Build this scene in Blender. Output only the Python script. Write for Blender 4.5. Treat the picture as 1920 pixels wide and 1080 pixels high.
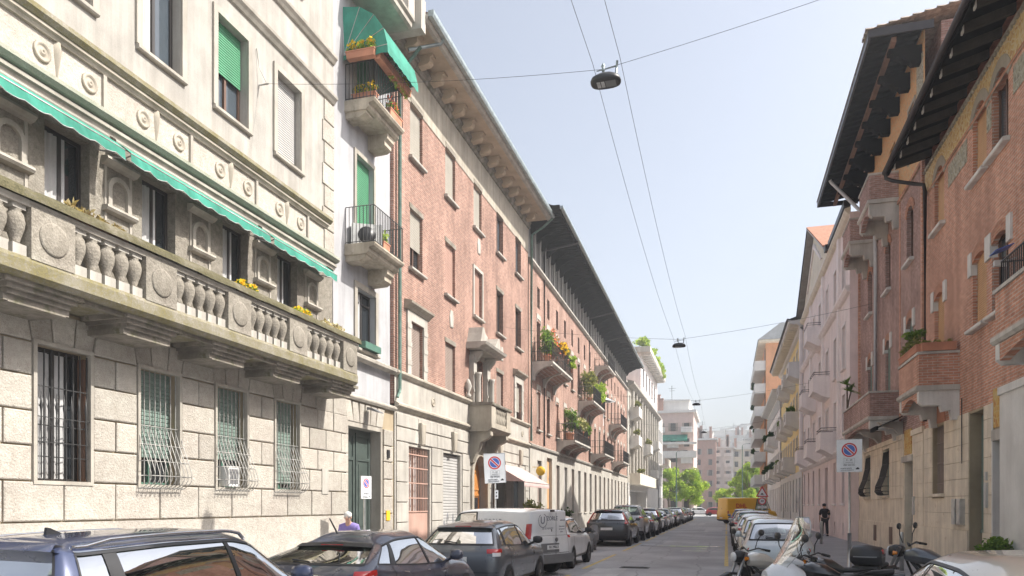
import bpy, math, random
import numpy as np
from mathutils import Vector, Matrix
R = math.radians
random.seed(7)
for o in list(bpy.data.objects):
    bpy.data.objects.remove(o)
SC = bpy.context.scene
COL = SC.collection

# ------------------------------------------------------------------ camera
cd = bpy.data.cameras.new('camera')
cam = bpy.data.objects.new('camera', cd)
COL.objects.link(cam)
cam.location = (0, 0, 1.8)
cam.rotation_euler = (R(90), 0, R(16.02))
cd.sensor_width = 36
cd.lens = 26.25
cd.shift_y = 0.2125
cd.clip_start = 0.05
cd.clip_end = 3000
SC.camera = cam

# ------------------------------------------------------------------ sky, sun, exposure
SUN = Vector((1.0, 0.22, 1.12)).normalized()
EL = math.asin(SUN.z)
AZ = math.atan2(SUN.x, SUN.y)          # clockwise from +Y
wd = bpy.data.worlds.new('World')
SC.world = wd
wd.use_nodes = True
nt = wd.node_tree
bg = nt.nodes['Background']
sky = nt.nodes.new('ShaderNodeTexSky')
sky.sky_type = 'NISHITA'
sky.sun_disc = False
sky.sun_elevation = EL
sky.sun_rotation = AZ
sky.altitude = 120
sky.air_density = 1.0
sky.dust_density = 4.5
sky.ozone_density = 1.0
hs = nt.nodes.new('ShaderNodeHueSaturation')
hs.inputs['Saturation'].default_value = 0.56
nt.links.new(sky.outputs[0], hs.inputs['Color'])
nt.links.new(hs.outputs[0], bg.inputs[0])
bg.inputs[1].default_value = 0.078
sl = bpy.data.lights.new('sun', 'SUN')
sl.energy = 2.6
sl.angle = R(0.5)
sl.color = (1.0, 0.955, 0.885)
so = bpy.data.objects.new('sun', sl)
COL.objects.link(so)
so.rotation_euler = SUN.to_track_quat('Z', 'Y').to_euler()
so.location = (40, 10, 60)
vs = SC.view_settings
vs.view_transform = 'Standard'
vs.look = 'None'
vs.exposure = 1.7
vs.gamma = 1.0
SC.cycles.diffuse_bounces = 8
SC.cycles.max_bounces = 14
try:
    vs.use_curve_mapping = False
except Exception:
    pass

# ------------------------------------------------------------------ mesh helpers
class MB:
    def __init__(s):
        s.v = []; s.f = []; s.m = []; s.sm = []
    def add(s, vs, fs, m=0, sm=False):
        n = len(s.v)
        s.v += [tuple(p) for p in vs]
        for f in fs:
            s.f.append(tuple(i + n for i in f)); s.m.append(m); s.sm.append(sm)
        return s
    def quad(s, a, b, c, d, m=0):
        return s.add([a, b, c, d], [(0, 1, 2, 3)], m)
    def box(s, x0, x1, y0, y1, z0, z1, m=0):
        v = [(x0,y0,z0),(x1,y0,z0),(x1,y1,z0),(x0,y1,z0),(x0,y0,z1),(x1,y0,z1),(x1,y1,z1),(x0,y1,z1)]
        return s.add(v, [(3,2,1,0),(4,5,6,7),(0,1,5,4),(1,2,6,5),(2,3,7,6),(3,0,4,7)], m)
    def fru(s, x0, x1, poly, e, m=0):
        """block standing on plane x0 with outline poly (y,z) ccw, front face at x1 shrunk by e"""
        n = len(poly)
        cy = sum(p[0] for p in poly)/n; cz = sum(p[1] for p in poly)/n
        def sh(p):
            return (p[0] - e*(1 if p[0] > cy else -1), p[1] - e*(1 if p[1] > cz else -1))
        v = [(x0, p[0], p[1]) for p in poly] + [(x1-e*.6, p[0], p[1]) for p in poly] + [(x1,)+sh(p) for p in poly]
        f = []
        for k in range(n):
            j = (k+1) % n
            f += [(k, j, n+j, n+k), (n+k, n+j, 2*n+j, 2*n+k)]
        f.append(tuple(range(2*n, 3*n)))
        return s.add(v, f, m)
    def ext(s, poly, x0, x1, m=0, axis=0):
        """polygon (a,b) extruded along axis: 0 -> (x,a,b), 1 -> (a,y,b), 2 -> (a,b,z)"""
        n = len(poly)
        def P(t, p):
            return (t, p[0], p[1]) if axis == 0 else (p[0], t, p[1]) if axis == 1 else (p[0], p[1], t)
        v = [P(x0, p) for p in poly] + [P(x1, p) for p in poly]
        f = [tuple(range(n))[::-1], tuple(range(n, 2*n))]
        for k in range(n):
            j = (k+1) % n
            f.append((k, j, n+j, n+k))
        return s.add(v, f, m)
    def mould(s, prof, y0, y1, m=0):
        return s.ext(prof, y0, y1, m, 1)
    def tube(s, pts, r, n=6, m=0, sm=True, cap=True):
        pts = [Vector(p) for p in pts]
        rs = r if isinstance(r, (list, tuple)) else [r]*len(pts)
        v = []; f = []
        up = Vector((0, 0, 1))
        for i, p in enumerate(pts):
            d = (pts[min(i+1, len(pts)-1)] - pts[max(i-1, 0)])
            d = d.normalized() if d.length > 1e-9 else up
            a = d.cross(up)
            if a.length < 1e-3: a = d.cross(Vector((1, 0, 0)))
            a.normalize(); b = d.cross(a)
            for k in range(n):
                t = 2*math.pi*k/n
                v.append(p + a*math.cos(t)*rs[i] + b*math.sin(t)*rs[i])
        for i in range(len(pts)-1):
            for k in range(n):
                j = (k+1) % n
                f.append((i*n+k, i*n+j, (i+1)*n+j, (i+1)*n+k))
        if cap:
            f.append(tuple(range(n))); f.append(tuple(range((len(pts)-1)*n, len(pts)*n))[::-1])
        return s.add(v, f, m, sm)
    def lathe(s, prof, c=(0, 0, 0), n=12, m=0, sm=True, axis=2):
        v = []; f = []
        for (r, z) in prof:
            for k in range(n):
                t = 2*math.pi*k/n
                a, b = r*math.cos(t), r*math.sin(t)
                p = (a, b, z) if axis == 2 else (z, a, b) if axis == 0 else (a, z, b)
                v.append((p[0]+c[0], p[1]+c[1], p[2]+c[2]))
        for i in range(len(prof)-1):
            for k in range(n):
                j = (k+1) % n
                f.append((i*n+k, i*n+j, (i+1)*n+j, (i+1)*n+k))
        f.append(tuple(range(n))[::-1]); f.append(tuple(range((len(prof)-1)*n, len(prof)*n)))
        return s.add(v, f, m, sm)
    def grid(s, P, m=0, sm=True, flip=False, skip=None):
        a, b = len(P), len(P[0])
        f = []
        for i in range(a-1):
            for j in range(b-1):
                if skip and skip(i, j): continue
                q = (i*b+j, (i+1)*b+j, (i+1)*b+j+1, i*b+j+1)
                f.append(q[::-1] if flip else q)
        return s.add([p for row in P for p in row], f, m, sm)
    def join(s, o, off=(0, 0, 0)):
        n = len(s.v)
        s.v += [(p[0]+off[0], p[1]+off[1], p[2]+off[2]) for p in o.v]
        s.f += [tuple(i+n for i in f) for f in o.f]; s.m += o.m; s.sm += o.sm
        return s
    def rot(s, mat):
        s.v = [tuple(mat @ Vector(p)) for p in s.v]
        return s
    def mesh(s, name, mats, mirror=False):
        me = bpy.data.meshes.new(name)
        if mirror:
            me.from_pydata([(-p[0], p[1], p[2]) for p in s.v], [], [f[::-1] for f in s.f])
        else:
            me.from_pydata(s.v, [], s.f)
        for m in (mats if isinstance(mats, (list, tuple)) else [mats]):
            me.materials.append(MT[m] if isinstance(m, str) else m)
        me.polygons.foreach_set('material_index', s.m)
        me.polygons.foreach_set('use_smooth', s.sm)
        me.update()
        return me

def obj(name, mesh, parent=None, loc=(0, 0, 0), rotz=0.0):
    o = bpy.data.objects.new(name, mesh)
    COL.objects.link(o)
    o.location = loc
    if rotz: o.rotation_euler = (0, 0, rotz)
    if parent is not None: o.parent = parent
    return o
def tag(o, label=None, cat=None, group=None, kind=None):
    if label: o['label'] = label
    if cat: o['category'] = cat
    if group: o['group'] = group
    if kind: o['kind'] = kind
    return o
def thing(name, label, cat, loc=(0, 0, 0), rotz=0.0, group=None):
    return tag(obj(name, None, None, loc, rotz), label, cat, group)
def one(name, mb, mats, label, cat, loc=(0, 0, 0), rotz=0.0, group=None):
    return tag(obj(name, mb.mesh(name, mats), None, loc, rotz), label, cat, group)
def copy_tree(o, parent=None):
    c = o.copy(); COL.objects.link(c); c.parent = parent
    for ch in list(o.children):
        copy_tree(ch, c)
    return c
def fmesh(txt, size, mat, thick=0.002, bold=0.0):
    cu = bpy.data.curves.new('lettering', 'FONT')
    cu.body = txt; cu.size = size; cu.extrude = thick; cu.align_x = 'CENTER'; cu.align_y = 'CENTER'; cu.offset = bold
    cu.resolution_u = 2
    t = bpy.data.objects.new('lettering', cu); COL.objects.link(t)
    me = bpy.data.meshes.new_from_object(t.evaluated_get(bpy.context.evaluated_depsgraph_get()))
    bpy.data.objects.remove(t)
    me.materials.clear(); me.materials.append(MT[mat])
    return me
def letter(parent, txt, size, mat, loc, rot, bold=0.0):
    o = obj('lettering', fmesh(txt, size, mat, bold=bold), parent, loc)
    o.rotation_euler = rot
    return o

# ------------------------------------------------------------------ materials
MT = {}
def nodes(name):
    m = bpy.data.materials.new(name); m.use_nodes = True
    t = m.node_tree
    return m, t, t.nodes, t.links, t.nodes['Principled BSDF']
def ramp(N, a, b, p0=.35, p1=.65):
    r = N.new('ShaderNodeValToRGB')
    r.color_ramp.elements[0].position = p0; r.color_ramp.elements[1].position = p1
    r.color_ramp.elements[0].color = (*a, 1); r.color_ramp.elements[1].color = (*b, 1)
    return r
def noise(N, L, co, sc, det=4, rough=.6):
    n = N.new('ShaderNodeTexNoise'); n.inputs['Scale'].default_value = sc
    n.inputs['Detail'].default_value = det; n.inputs['Roughness'].default_value = rough
    L.new(co, n.inputs['Vector']); return n
def mixc(N, L, fac, a, b, mode='MIX'):
    x = N.new('ShaderNodeMix'); x.data_type = 'RGBA'; x.blend_type = mode
    for sock, val in ((x.inputs[0], fac), (x.inputs[6], a), (x.inputs[7], b)):
        if isinstance(val, (int, float)): sock.default_value = val
        elif isinstance(val, tuple): sock.default_value = (*val, 1)
        else: L.new(val, sock)
    return x.outputs[2]
def sc3(c, k): return tuple(min(1, x*k) for x in c)
def streaks(N, L, co, sx=3.0, sz=.25):
    mp = N.new('ShaderNodeMapping'); mp.inputs['Scale'].default_value = (sx, sx, sz)
    L.new(co, mp.inputs['Vector'])
    return noise(N, L, mp.outputs[0], 1.0, 5, .65)
def surf(name, col, rough=.85, var=.14, scale=1.2, bump=.25, bscale=60, fine=.10, streak=.18, objvar=.0, spec=.3, stain=None, stain_amt=.0):
    """mineral surface: large blotches, vertical rain streaks, fine grain, relief"""
    m, t, N, L, P = nodes(name)
    tc = N.new('ShaderNodeTexCoord'); co = tc.outputs['Object']
    n1 = noise(N, L, co, scale, 5)
    r1 = ramp(N, sc3(col, 1-var), sc3(col, 1+var)); L.new(n1.outputs[0], r1.inputs[0])
    c = r1.outputs[0]
    n2 = noise(N, L, co, bscale, 3, .7)
    r2 = ramp(N, (1-fine,)*3, (1+fine*.6,)*3, .3, .7); L.new(n2.outputs[0], r2.inputs[0])
    c = mixc(N, L, 1.0, c, r2.outputs[0], 'MULTIPLY')
    if streak:
        s = streaks(N, L, co); r3 = ramp(N, (1-streak, 1-streak*1.05, 1-streak*1.1), (1, 1, 1), .35, .62); L.new(s.outputs[0], r3.inputs[0])
        c = mixc(N, L, 1.0, c, r3.outputs[0], 'MULTIPLY')
    if stain:
        n4 = noise(N, L, co, 3.5, 6, .7); r4 = ramp(N, (0, 0, 0), (1, 1, 1), .62-stain_amt*.3, .74-stain_amt*.3); L.new(n4.outputs[0], r4.inputs[0])
        c = mixc(N, L, r4.outputs[0], c, stain)
    if objvar:
        oi = N.new('ShaderNodeObjectInfo'); r5 = ramp(N, (1-objvar,)*3, (1+objvar*.5,)*3, 0, 1); L.new(oi.outputs['Random'], r5.inputs[0])
        c = mixc(N, L, 1.0, c, r5.outputs[0], 'MULTIPLY')
    L.new(c, P.inputs['Base Color'])
    P.inputs['Roughness'].default_value = rough; P.inputs['Specular IOR Level'].default_value = spec
    if bump:
        b = N.new('ShaderNodeBump'); b.inputs['Strength'].default_value = bump; b.inputs['Distance'].default_value = .02
        L.new(n2.outputs[0], b.inputs['Height']); L.new(b.outputs[0], P.inputs['Normal'])
    MT[name] = m
def ceppo(name, a, b, objvar=.08):
    """pebbly conglomerate stone"""
    m, t, N, L, P = nodes(name)
    co = N.new('ShaderNodeTexCoord').outputs['Object']
    v = N.new('ShaderNodeTexVoronoi'); v.inputs['Scale'].default_value = 26; L.new(co, v.inputs['Vector'])
    n = noise(N, L, co, 9, 5, .7); n3 = noise(N, L, co, 70, 3, .7); n0 = noise(N, L, co, .7, 3)
    r = ramp(N, a, b, .3, .68); L.new(n.outputs[0], r.inputs[0])
    r2 = ramp(N, (.55, .53, .5), (1.05, 1.05, 1.05), .28, .5); L.new(n3.outputs[0], r2.inputs[0])
    c = mixc(N, L, 1.0, r.outputs[0], r2.outputs[0], 'MULTIPLY')
    r3 = ramp(N, (.9, .86, .84), (1.06, 1.05, 1.02)); L.new(n0.outputs[0], r3.inputs[0])
    c = mixc(N, L, 1.0, c, r3.outputs[0], 'MULTIPLY')
    oi = N.new('ShaderNodeObjectInfo'); r5 = ramp(N, (1-objvar,)*3, (1+objvar*.5,)*3, 0, 1); L.new(oi.outputs['Random'], r5.inputs[0])
    c = mixc(N, L, 1.0, c, r5.outputs[0], 'MULTIPLY')
    L.new(c, P.inputs['Base Color']); P.inputs['Roughness'].default_value = .95; P.inputs['Specular IOR Level'].default_value = .15
    ad = N.new('ShaderNodeMath'); ad.operation = 'ADD'; L.new(v.outputs['Distance'], ad.inputs[0]); L.new(n3.outputs[0], ad.inputs[1])
    bm = N.new('ShaderNodeBump'); bm.inputs['Strength'].default_value = .42; bm.inputs['Distance'].default_value = .025
    L.new(ad.outputs[0], bm.inputs['Height']); L.new(bm.outputs[0], P.inputs['Normal'])
    MT[name] = m
def mossy(name, col, moss=(.11, .105, .045), amt=.5, moss2=(.2, .19, .08)):
    m, t, N, L, P = nodes(name)
    co = N.new('ShaderNodeTexCoord').outputs['Object']
    n1 = noise(N, L, co, 2.2, 6, .75); n2 = noise(N, L, co, 28, 4, .7); n3 = noise(N, L, co, 70, 3, .7)
    r = ramp(N, (0, 0, 0), (1, 1, 1), .5-amt*.3, .7-amt*.3); 
    ad = mixc(N, L, .45, n1.outputs[0], n2.outputs[0]); L.new(ad, r.inputs[0])
    rm = ramp(N, moss, moss2, .35, .65); L.new(n2.outputs[0], rm.inputs[0])
    rc = ramp(N, sc3(col, .75), sc3(col, 1.1), .3, .7); L.new(n3.outputs[0], rc.inputs[0])
    L.new(mixc(N, L, r.outputs[0], rc.outputs[0], rm.outputs[0]), P.inputs['Base Color'])
    P.inputs['Roughness'].default_value = .95; P.inputs['Specular IOR Level'].default_value = .1
    b = N.new('ShaderNodeBump'); b.inputs['Strength'].default_value = .6; b.inputs['Distance'].default_value = .03
    L.new(n3.outputs[0], b.inputs['Height']); L.new(b.outputs[0], P.inputs['Normal'])
    MT[name] = m
def brick(name, c1, c2, mortar, var=.2, bump=.35, blotch=(.76, 1.16), scale=1.0):
    m, t, N, L, P = nodes(name)
    co = N.new('ShaderNodeTexCoord').outputs['Object']
    sp = N.new('ShaderNodeSeparateXYZ'); L.new(co, sp.inputs[0])
    ad = N.new('ShaderNodeMath'); ad.operation = 'ADD'; L.new(sp.outputs[0], ad.inputs[0]); L.new(sp.outputs[1], ad.inputs[1])
    cb = N.new('ShaderNodeCombineXYZ'); L.new(ad.outputs[0], cb.inputs[0]); L.new(sp.outputs[2], cb.inputs[1])
    b = N.new('ShaderNodeTexBrick'); L.new(cb.outputs[0], b.inputs['Vector'])
    b.inputs['Color1'].default_value = (*c1, 1); b.inputs['Color2'].default_value = (*c2, 1); b.inputs['Mortar'].default_value = (*mortar, 1)
    b.inputs['Scale'].default_value = scale; b.inputs['Mortar Size'].default_value = .011; b.inputs['Mortar Smooth'].default_value = .2
    b.inputs['Brick Width'].default_value = .25; b.inputs['Row Height'].default_value = .072; b.inputs['Bias'].default_value = -.1
    n = noise(N, L, co, .55, 5, .65); r = ramp(N, (blotch[0], blotch[0]*.98, blotch[0]*.98), (blotch[1],)*3); L.new(n.outputs[0], r.inputs[0])
    c = mixc(N, L, 1.0, b.outputs[0], r.outputs[0], 'MULTIPLY')
    # single odd bricks: fine cell noise stretched along the courses
    mp = N.new('ShaderNodeMapping'); mp.inputs['Scale'].default_value = (4, 4, 14); L.new(co, mp.inputs['Vector'])
    n2 = noise(N, L, mp.outputs[0], 1.0, 2, .5); r2 = ramp(N, (1-var,)*3, (1+var*.8,)*3, .35, .65); L.new(n2.outputs[0], r2.inputs[0])
    c = mixc(N, L, 1.0, c, r2.outputs[0], 'MULTIPLY')
    s = streaks(N, L, co, 1.6, .12); r3 = ramp(N, (.74, .73, .72), (1, 1, 1), .34, .6); L.new(s.outputs[0], r3.inputs[0])
    c = mixc(N, L, 1.0, c, r3.outputs[0], 'MULTIPLY')
    L.new(c, P.inputs['Base Color']); P.inputs['Roughness'].default_value = .9; P.inputs['Specular IOR Level'].default_value = .2
    bm = N.new('ShaderNodeBump'); bm.inputs['Strength'].default_value = bump; bm.inputs['Distance'].default_value = .012; bm.invert = True
    L.new(b.outputs['Fac'], bm.inputs['Height']); L.new(bm.outputs[0], P.inputs['Normal'])
    MT[name] = m
def pbr(name, col, rough=.5, metal=0.0, coat=0.0, spec=.5, var=.06, emit=None):
    m, t, N, L, P = nodes(name)
    co = N.new('ShaderNodeTexCoord').outputs['Object']
    n = noise(N, L, co, 5, 4, .65); r = ramp(N, sc3(col, 1-var), sc3(col, 1+var)); L.new(n.outputs[0], r.inputs[0])
    L.new(r.outputs[0], P.inputs['Base Color'])
    rr = N.new('ShaderNodeMapRange'); rr.inputs['To Min'].default_value = max(.02, rough*.85); rr.inputs['To Max'].default_value = min(1, rough*1.2)
    L.new(n.outputs[0], rr.inputs['Value']); L.new(rr.outputs[0], P.inputs['Roughness'])
    P.inputs['Metallic'].default_value = metal; P.inputs['Specular IOR Level'].default_value = spec
    P.inputs['Coat Weight'].default_value = coat; P.inputs['Coat Roughness'].default_value = .04
    MT[name] = m
def glass_thin(name, tint=(.75, .82, .8), refl=.12, k=.9, ro=.015):
    """car glass: see-through, tinted, reflecting more at grazing angles"""
    m, t, N, L, P = nodes(name)
    tr = N.new('ShaderNodeBsdfTransparent'); tr.inputs[0].default_value = (*tint, 1)
    gl = N.new('ShaderNodeBsdfGlossy'); gl.inputs['Roughness'].default_value = ro
    fr = N.new('ShaderNodeFresnel'); fr.inputs['IOR'].default_value = 1.55
    mm = N.new('ShaderNodeMath'); mm.operation = 'MULTIPLY_ADD'; L.new(fr.outputs[0], mm.inputs[0]); mm.inputs[1].default_value = k; mm.inputs[2].default_value = refl
    mx = N.new('ShaderNodeMixShader'); L.new(mm.outputs[0], mx.inputs[0]); L.new(tr.outputs[0], mx.inputs[1]); L.new(gl.outputs[0], mx.inputs[2])
    L.new(mx.outputs[0], t.nodes['Material Output'].inputs[0]); MT[name] = m
def leafm(name, a, b):
    m, t, N, L, P = nodes(name)
    oi = N.new('ShaderNodeNewGeometry'); r = ramp(N, a, b, 0, 1); L.new(oi.outputs['Random Per Island'], r.inputs[0])
    d = N.new('ShaderNodeBsdfDiffuse'); tl = N.new('ShaderNodeBsdfTranslucent'); L.new(r.outputs[0], d.inputs[0])
    L.new(mixc(N, L, 1.0, r.outputs[0], (1.3, 1.25, .7), 'MULTIPLY'), tl.inputs[0])
    mx = N.new('ShaderNodeMixShader'); mx.inputs[0].default_value = .4; L.new(d.outputs[0], mx.inputs[1]); L.new(tl.outputs[0], mx.inputs[2])
    L.new(mx.outputs[0], t.nodes['Material Output'].inputs[0]); MT[name] = m
def frieze_mat(name, base, a, b):
    """painted arabesque bands: gold ground with rust and dark scrolls"""
    m, t, N, L, P = nodes(name)
    co = N.new('ShaderNodeTexCoord').outputs['Object']
    n = noise(N, L, co, 7, 3, .6); v = N.new('ShaderNodeTexVoronoi'); v.inputs['Scale'].default_value = 6; v.feature = 'DISTANCE_TO_EDGE'; L.new(co, v.inputs['Vector'])
    r = ramp(N, (1, 1, 1), (0, 0, 0), .04, .1); L.new(v.outputs[0], r.inputs[0])
    r2 = ramp(N, (0, 0, 0), (1, 1, 1), .5, .58); L.new(n.outputs[0], r2.inputs[0])
    c = mixc(N, L, r2.outputs[0], base, a); c = mixc(N, L, r.outputs[0], c, b)
    L.new(c, P.inputs['Base Color']); P.inputs['Roughness'].default_value = .8; MT[name] = m

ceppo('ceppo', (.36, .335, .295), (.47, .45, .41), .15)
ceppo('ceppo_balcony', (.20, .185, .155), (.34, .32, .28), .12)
surf('joint', (.37, .30, .205), streak=.1, bump=.1)
surf('plaster_pale', (.39, .37, .335), var=.13, streak=.24, bump=.18, bscale=45)
surf('stone_smooth', (.40, .37, .32), var=.15, streak=.25, bump=.12)
surf('stone_cream', (.41, .37, .305), var=.15, streak=.25, bump=.12)
surf('white_render', (.43, .43, .445), var=.09, streak=.2, bump=.1)
surf('stone_l2', (.45, .425, .38), var=.12, streak=.22, bump=.1)
surf('stone_dirty_shaded', (.25, .225, .19), var=.25, scale=2.5, streak=.3, bump=.3, stain=(.12, .115, .07), stain_amt=.35)  # dirty stone, its base colour also darkened for the shade beneath the balcony
surf('stone_wing', (.47, .415, .33), var=.2, scale=2.0, streak=.3, bump=.2, stain=(.22, .2, .15), stain_amt=.15)
surf('pilaster_grey', (.30, .285, .27), var=.1, streak=.2, bump=.1)
surf('soffit', (.46, .37, .27), var=.15, streak=0, bump=.1)
mossy('mossy_rail', (.30, .27, .22), amt=.65, moss=(.06, .055, .03), moss2=(.16, .145, .085))
mossy('mossy_light', (.34, .315, .27), amt=.4, moss=(.14, .125, .06), moss2=(.24, .21, .105))
mossy('mossy_green', (.42, .41, .35), amt=.4, moss=(.22, .235, .175), moss2=(.32, .335, .265))
brick('brick_l2', (.35, .195, .148), (.285, .15, .112), (.41, .325, .275), bump=.3)
brick('brick_l3', (.37, .215, .165), (.31, .17, .13), (.42, .335, .285))
brick('brick_r1', (.62, .305, .205), (.53, .245, .16), (.60, .47, .38), var=.16, blotch=(.84, 1.1))
brick('brick_r2', (.43, .265, .22), (.36, .21, .175), (.48, .39, .35), var=.22)
brick('brick_arch', (.54, .24, .145), (.45, .18, .11), (.50, .37, .28))
surf('stone_beige', (.80, .71, .57), var=.12, streak=.2, bump=.12, stain=(.58, .48, .36), stain_amt=.1)
surf('stone_grey', (.74, .725, .69), var=.08, streak=.12, bump=.15)
surf('concrete', (.55, .52, .47), var=.12, streak=.25, bump=.15)
surf('concrete_white', (.72, .70, .66), var=.1, streak=.2, bump=.1)
surf('pink_plaster', (.84, .72, .70), var=.07, streak=.12, bump=.08)
surf('pink_light', (.86, .76, .73), var=.06, streak=.1, bump=.08)
surf('pink_pale', (.86, .80, .78), var=.06, streak=.1, bump=.08)
surf('yellow_plaster', (.84, .66, .32), var=.07, streak=.1, bump=.05)
surf('cream_plaster', (.76, .70, .58), var=.07, streak=.12, bump=.05)
surf('grey_plaster', (.70, .68, .65), var=.07, streak=.12, bump=.05)
surf('orange_plaster', (.70, .38, .22), var=.08, streak=.12, bump=.05)
surf('far_pink', (.62, .49, .45), var=.06, streak=.08, bump=0)
surf('far_cream', (.58, .52, .44), var=.06, streak=.08, bump=0)
surf('far_grey', (.48, .47, .46), var=.06, streak=.08, bump=0)
surf('far_white', (.66, .65, .63), var=.05, streak=.08, bump=0)
surf('far_brick', (.42, .25, .2), var=.08, streak=.08, bump=0)
surf('roof_tile', (.40, .20, .13), var=.25, scale=5, streak=.1, bump=.3, objvar=.2)
surf('roof_tile_pale', (.42, .36, .30), var=.3, scale=6, streak=.1, bump=.3, objvar=.25)
surf('roof_slate', (.16, .17, .18), var=.15, streak=.1, bump=.1)
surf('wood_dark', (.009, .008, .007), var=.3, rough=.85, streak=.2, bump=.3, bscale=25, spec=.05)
surf('wood_rafter_lit', (.055, .046, .038), var=.3, rough=.85, streak=.2, bump=.3, bscale=25, spec=.05)  # lighter brown has the light caught on the rafter sides painted in
surf('wood_brown', (.20, .12, .08), var=.2, rough=.6, streak=.2, bump=.1)
surf('wood_orange', (.52, .22, .06), var=.15, rough=.5, streak=.1, bump=.1)
surf('wood_ochre', (.62, .38, .20), var=.12, rough=.6, streak=.15, bump=.1)
surf('terracotta', (.52, .24, .15), var=.15, streak=.1, bump=.1)
surf('asphalt', (.38, .38, .39), var=.2, scale=.35, bump=.5, bscale=140, fine=.25, streak=0, rough=.88, stain=(.30, .30, .305), stain_amt=.2)
surf('asphalt_walk', (.33, .33, .345), var=.14, scale=.5, bump=.35, bscale=130, fine=.2, streak=0, stain=(.33, .325, .32), stain_amt=.15)
surf('granite', (.42, .41, .40), var=.15, bump=.2, streak=0, objvar=.12)
surf('ground', (.26, .26, .25), var=.1, streak=0)
surf('paint_yellow', (.58, .44, .17), var=.15, scale=6, streak=0, stain=(.22, .2, .17), stain_amt=.3)
surf('paint_white', (.66, .66, .65), var=.12, scale=6, streak=0, stain=(.25, .25, .25), stain_amt=.25)
surf('shutter_green', (.09, .29, .16), var=.1, streak=.15, bump=0, rough=.55)
surf('shutter_pale', (.50, .54, .48), var=.08, streak=.15, bump=0, rough=.6)
surf('shutter_dark', (.20, .27, .235), var=.1, streak=.2, bump=0, rough=.6)
surf('shutter_white', (.45, .44, .425), var=.06, streak=.12, bump=0, rough=.6)
surf('shutter_brown', (.36, .29, .25), var=.1, streak=.15, bump=0, rough=.6)
surf('shutter_cream', (.43, .40, .345), var=.08, streak=.12, bump=0, rough=.6)
surf('shutter_rose', (.48, .31, .25), var=.08, streak=.12, bump=0, rough=.6)
surf('curtain', (.52, .52, .52), var=.08, scale=2, streak=.3, bump=0)
surf('awning_green', (.05, .265, .195), var=.2, scale=1.6, streak=.22, bump=.2, bscale=9, rough=.85)
surf('awning_pink', (.52, .38, .36), var=.08, scale=2, streak=.1, bump=.05)
surf('skin', (.55, .33, .24), var=.08, streak=0, bump=0, rough=.55)
surf('hair_white', (.72, .70, .66), var=.12, scale=12, streak=.2, bump=.4)
surf('shirt_purple', (.24, .19, .45), var=.12, scale=4, streak=.1, bump=.1)
surf('cloth_dark', (.03, .03, .035), var=.2, streak=.1, bump=.1)
surf('cloth_grey', (.22, .22, .24), var=.2, streak=.1, bump=.1)
pbr('frame_dark', (.035, .03, .028), .45)
pbr('frame_brown', (.13, .07, .045), .5)
pbr('frame_white', (.50, .49, .47), .5)
pbr('frame_green', (.07, .16, .12), .5)
pbr('iron', (.045, .045, .045), .55, .3, var=.3)
pbr('iron_light', (.36, .35, .33), .5, .4, var=.25)
pbr('steel', (.55, .55, .54), .38, .85, var=.15)
pbr('zinc', (.30, .35, .36), .45, .6, var=.2)
pbr('copper_green', (.12, .20, .165), .6, .3, var=.25)
pbr('gutter_dark', (.05, .045, .045), .4, .4)
pbr('pipe_ochre', (.40, .37, .24), .6, .0, var=.3)
pbr('door_green', (.055, .072, .064), .45, var=.2)
pbr('door_grey', (.17, .175, .18), .5, var=.2)
pbr('pane', (.02, .024, .028), .04, spec=.9)
pbr('pane_sky', (.06, .075, .09), .06, spec=1.0)
pbr('plastic_black', (.02, .02, .022), .45, var=.15)
pbr('plastic_grey', (.16, .16, .165), .5)
pbr('rubber', (.018, .018, .018), .8)
pbr('alloy', (.42, .42, .43), .3, .9)
pbr('chrome', (.75, .75, .75), .08, 1.0)
pbr('lamp_red', (.42, .012, .012), .12, coat=.6, var=.1)
pbr('lamp_clear', (.72, .72, .72), .1, coat=.5)
pbr('lamp_amber', (.75, .25, .02), .15, coat=.5)
pbr('plate', (.75, .75, .75), .4)
pbr('ink', (.03, .03, .04), .5)
pbr('ink_grey', (.16, .17, .20), .5)
pbr('ink_red', (.55, .02, .03), .4)
pbr('ink_blue', (.05, .12, .45), .4)
pbr('sign_white', (.74, .76, .78), .45)
pbr('sign_yellow', (.80, .47, .03), .4)
pbr('seat_fabric', (.03, .03, .034), .9)
pbr('seat_light', (.35, .34, .32), .85)
pbr('ac_white', (.68, .68, .66), .5)
pbr('saddle', (.02, .02, .02), .5)
for nm, c in dict(navy=(.055, .07, .135), midnight=(.036, .042, .07), graphite=(.10, .11, .125), white=(.72, .73, .74), volvo=(.05, .052, .058),
                  silver=(.42, .43, .44), steelblue=(.10, .14, .2), black=(.015, .015, .017), cream=(.62, .58, .50), ice=(.52, .56, .58), dhl=(.85, .47, .01),
                  red=(.35, .03, .03), beige=(.55, .50, .42), blue=(.09, .13, .30)).items():
    pbr('paint_'+nm, c, .28 if nm not in ('white', 'dhl') else .35, .35 if nm in ('silver', 'graphite', 'navy', 'ice', 'steelblue', 'beige', 'volvo') else 0, 1.0, var=.03)
glass_thin('car_glass', (.56, .64, .60), .05)
glass_thin('car_glass_dark', (.14, .16, .16), .08)
glass_thin('screen', (.88, .89, .88), .03, .6, .03)
leafm('leaf', (.07, .15, .03), (.22, .33, .08))
leafm('leaf_bright', (.18, .32, .04), (.44, .54, .12))
leafm('leaf_dark', (.02, .05, .015), (.06, .12, .03))
leafm('leaf_olive', (.10, .13, .05), (.30, .30, .12))
leafm('leaf_dry', (.22, .17, .09), (.42, .36, .20))
leafm('flower_yellow', (.70, .42, .02), (.85, .62, .06))
leafm('flower_pink', (.65, .12, .22), (.75, .35, .42))
leafm('flower_red', (.65, .06, .05), (.85, .28, .18))
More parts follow.
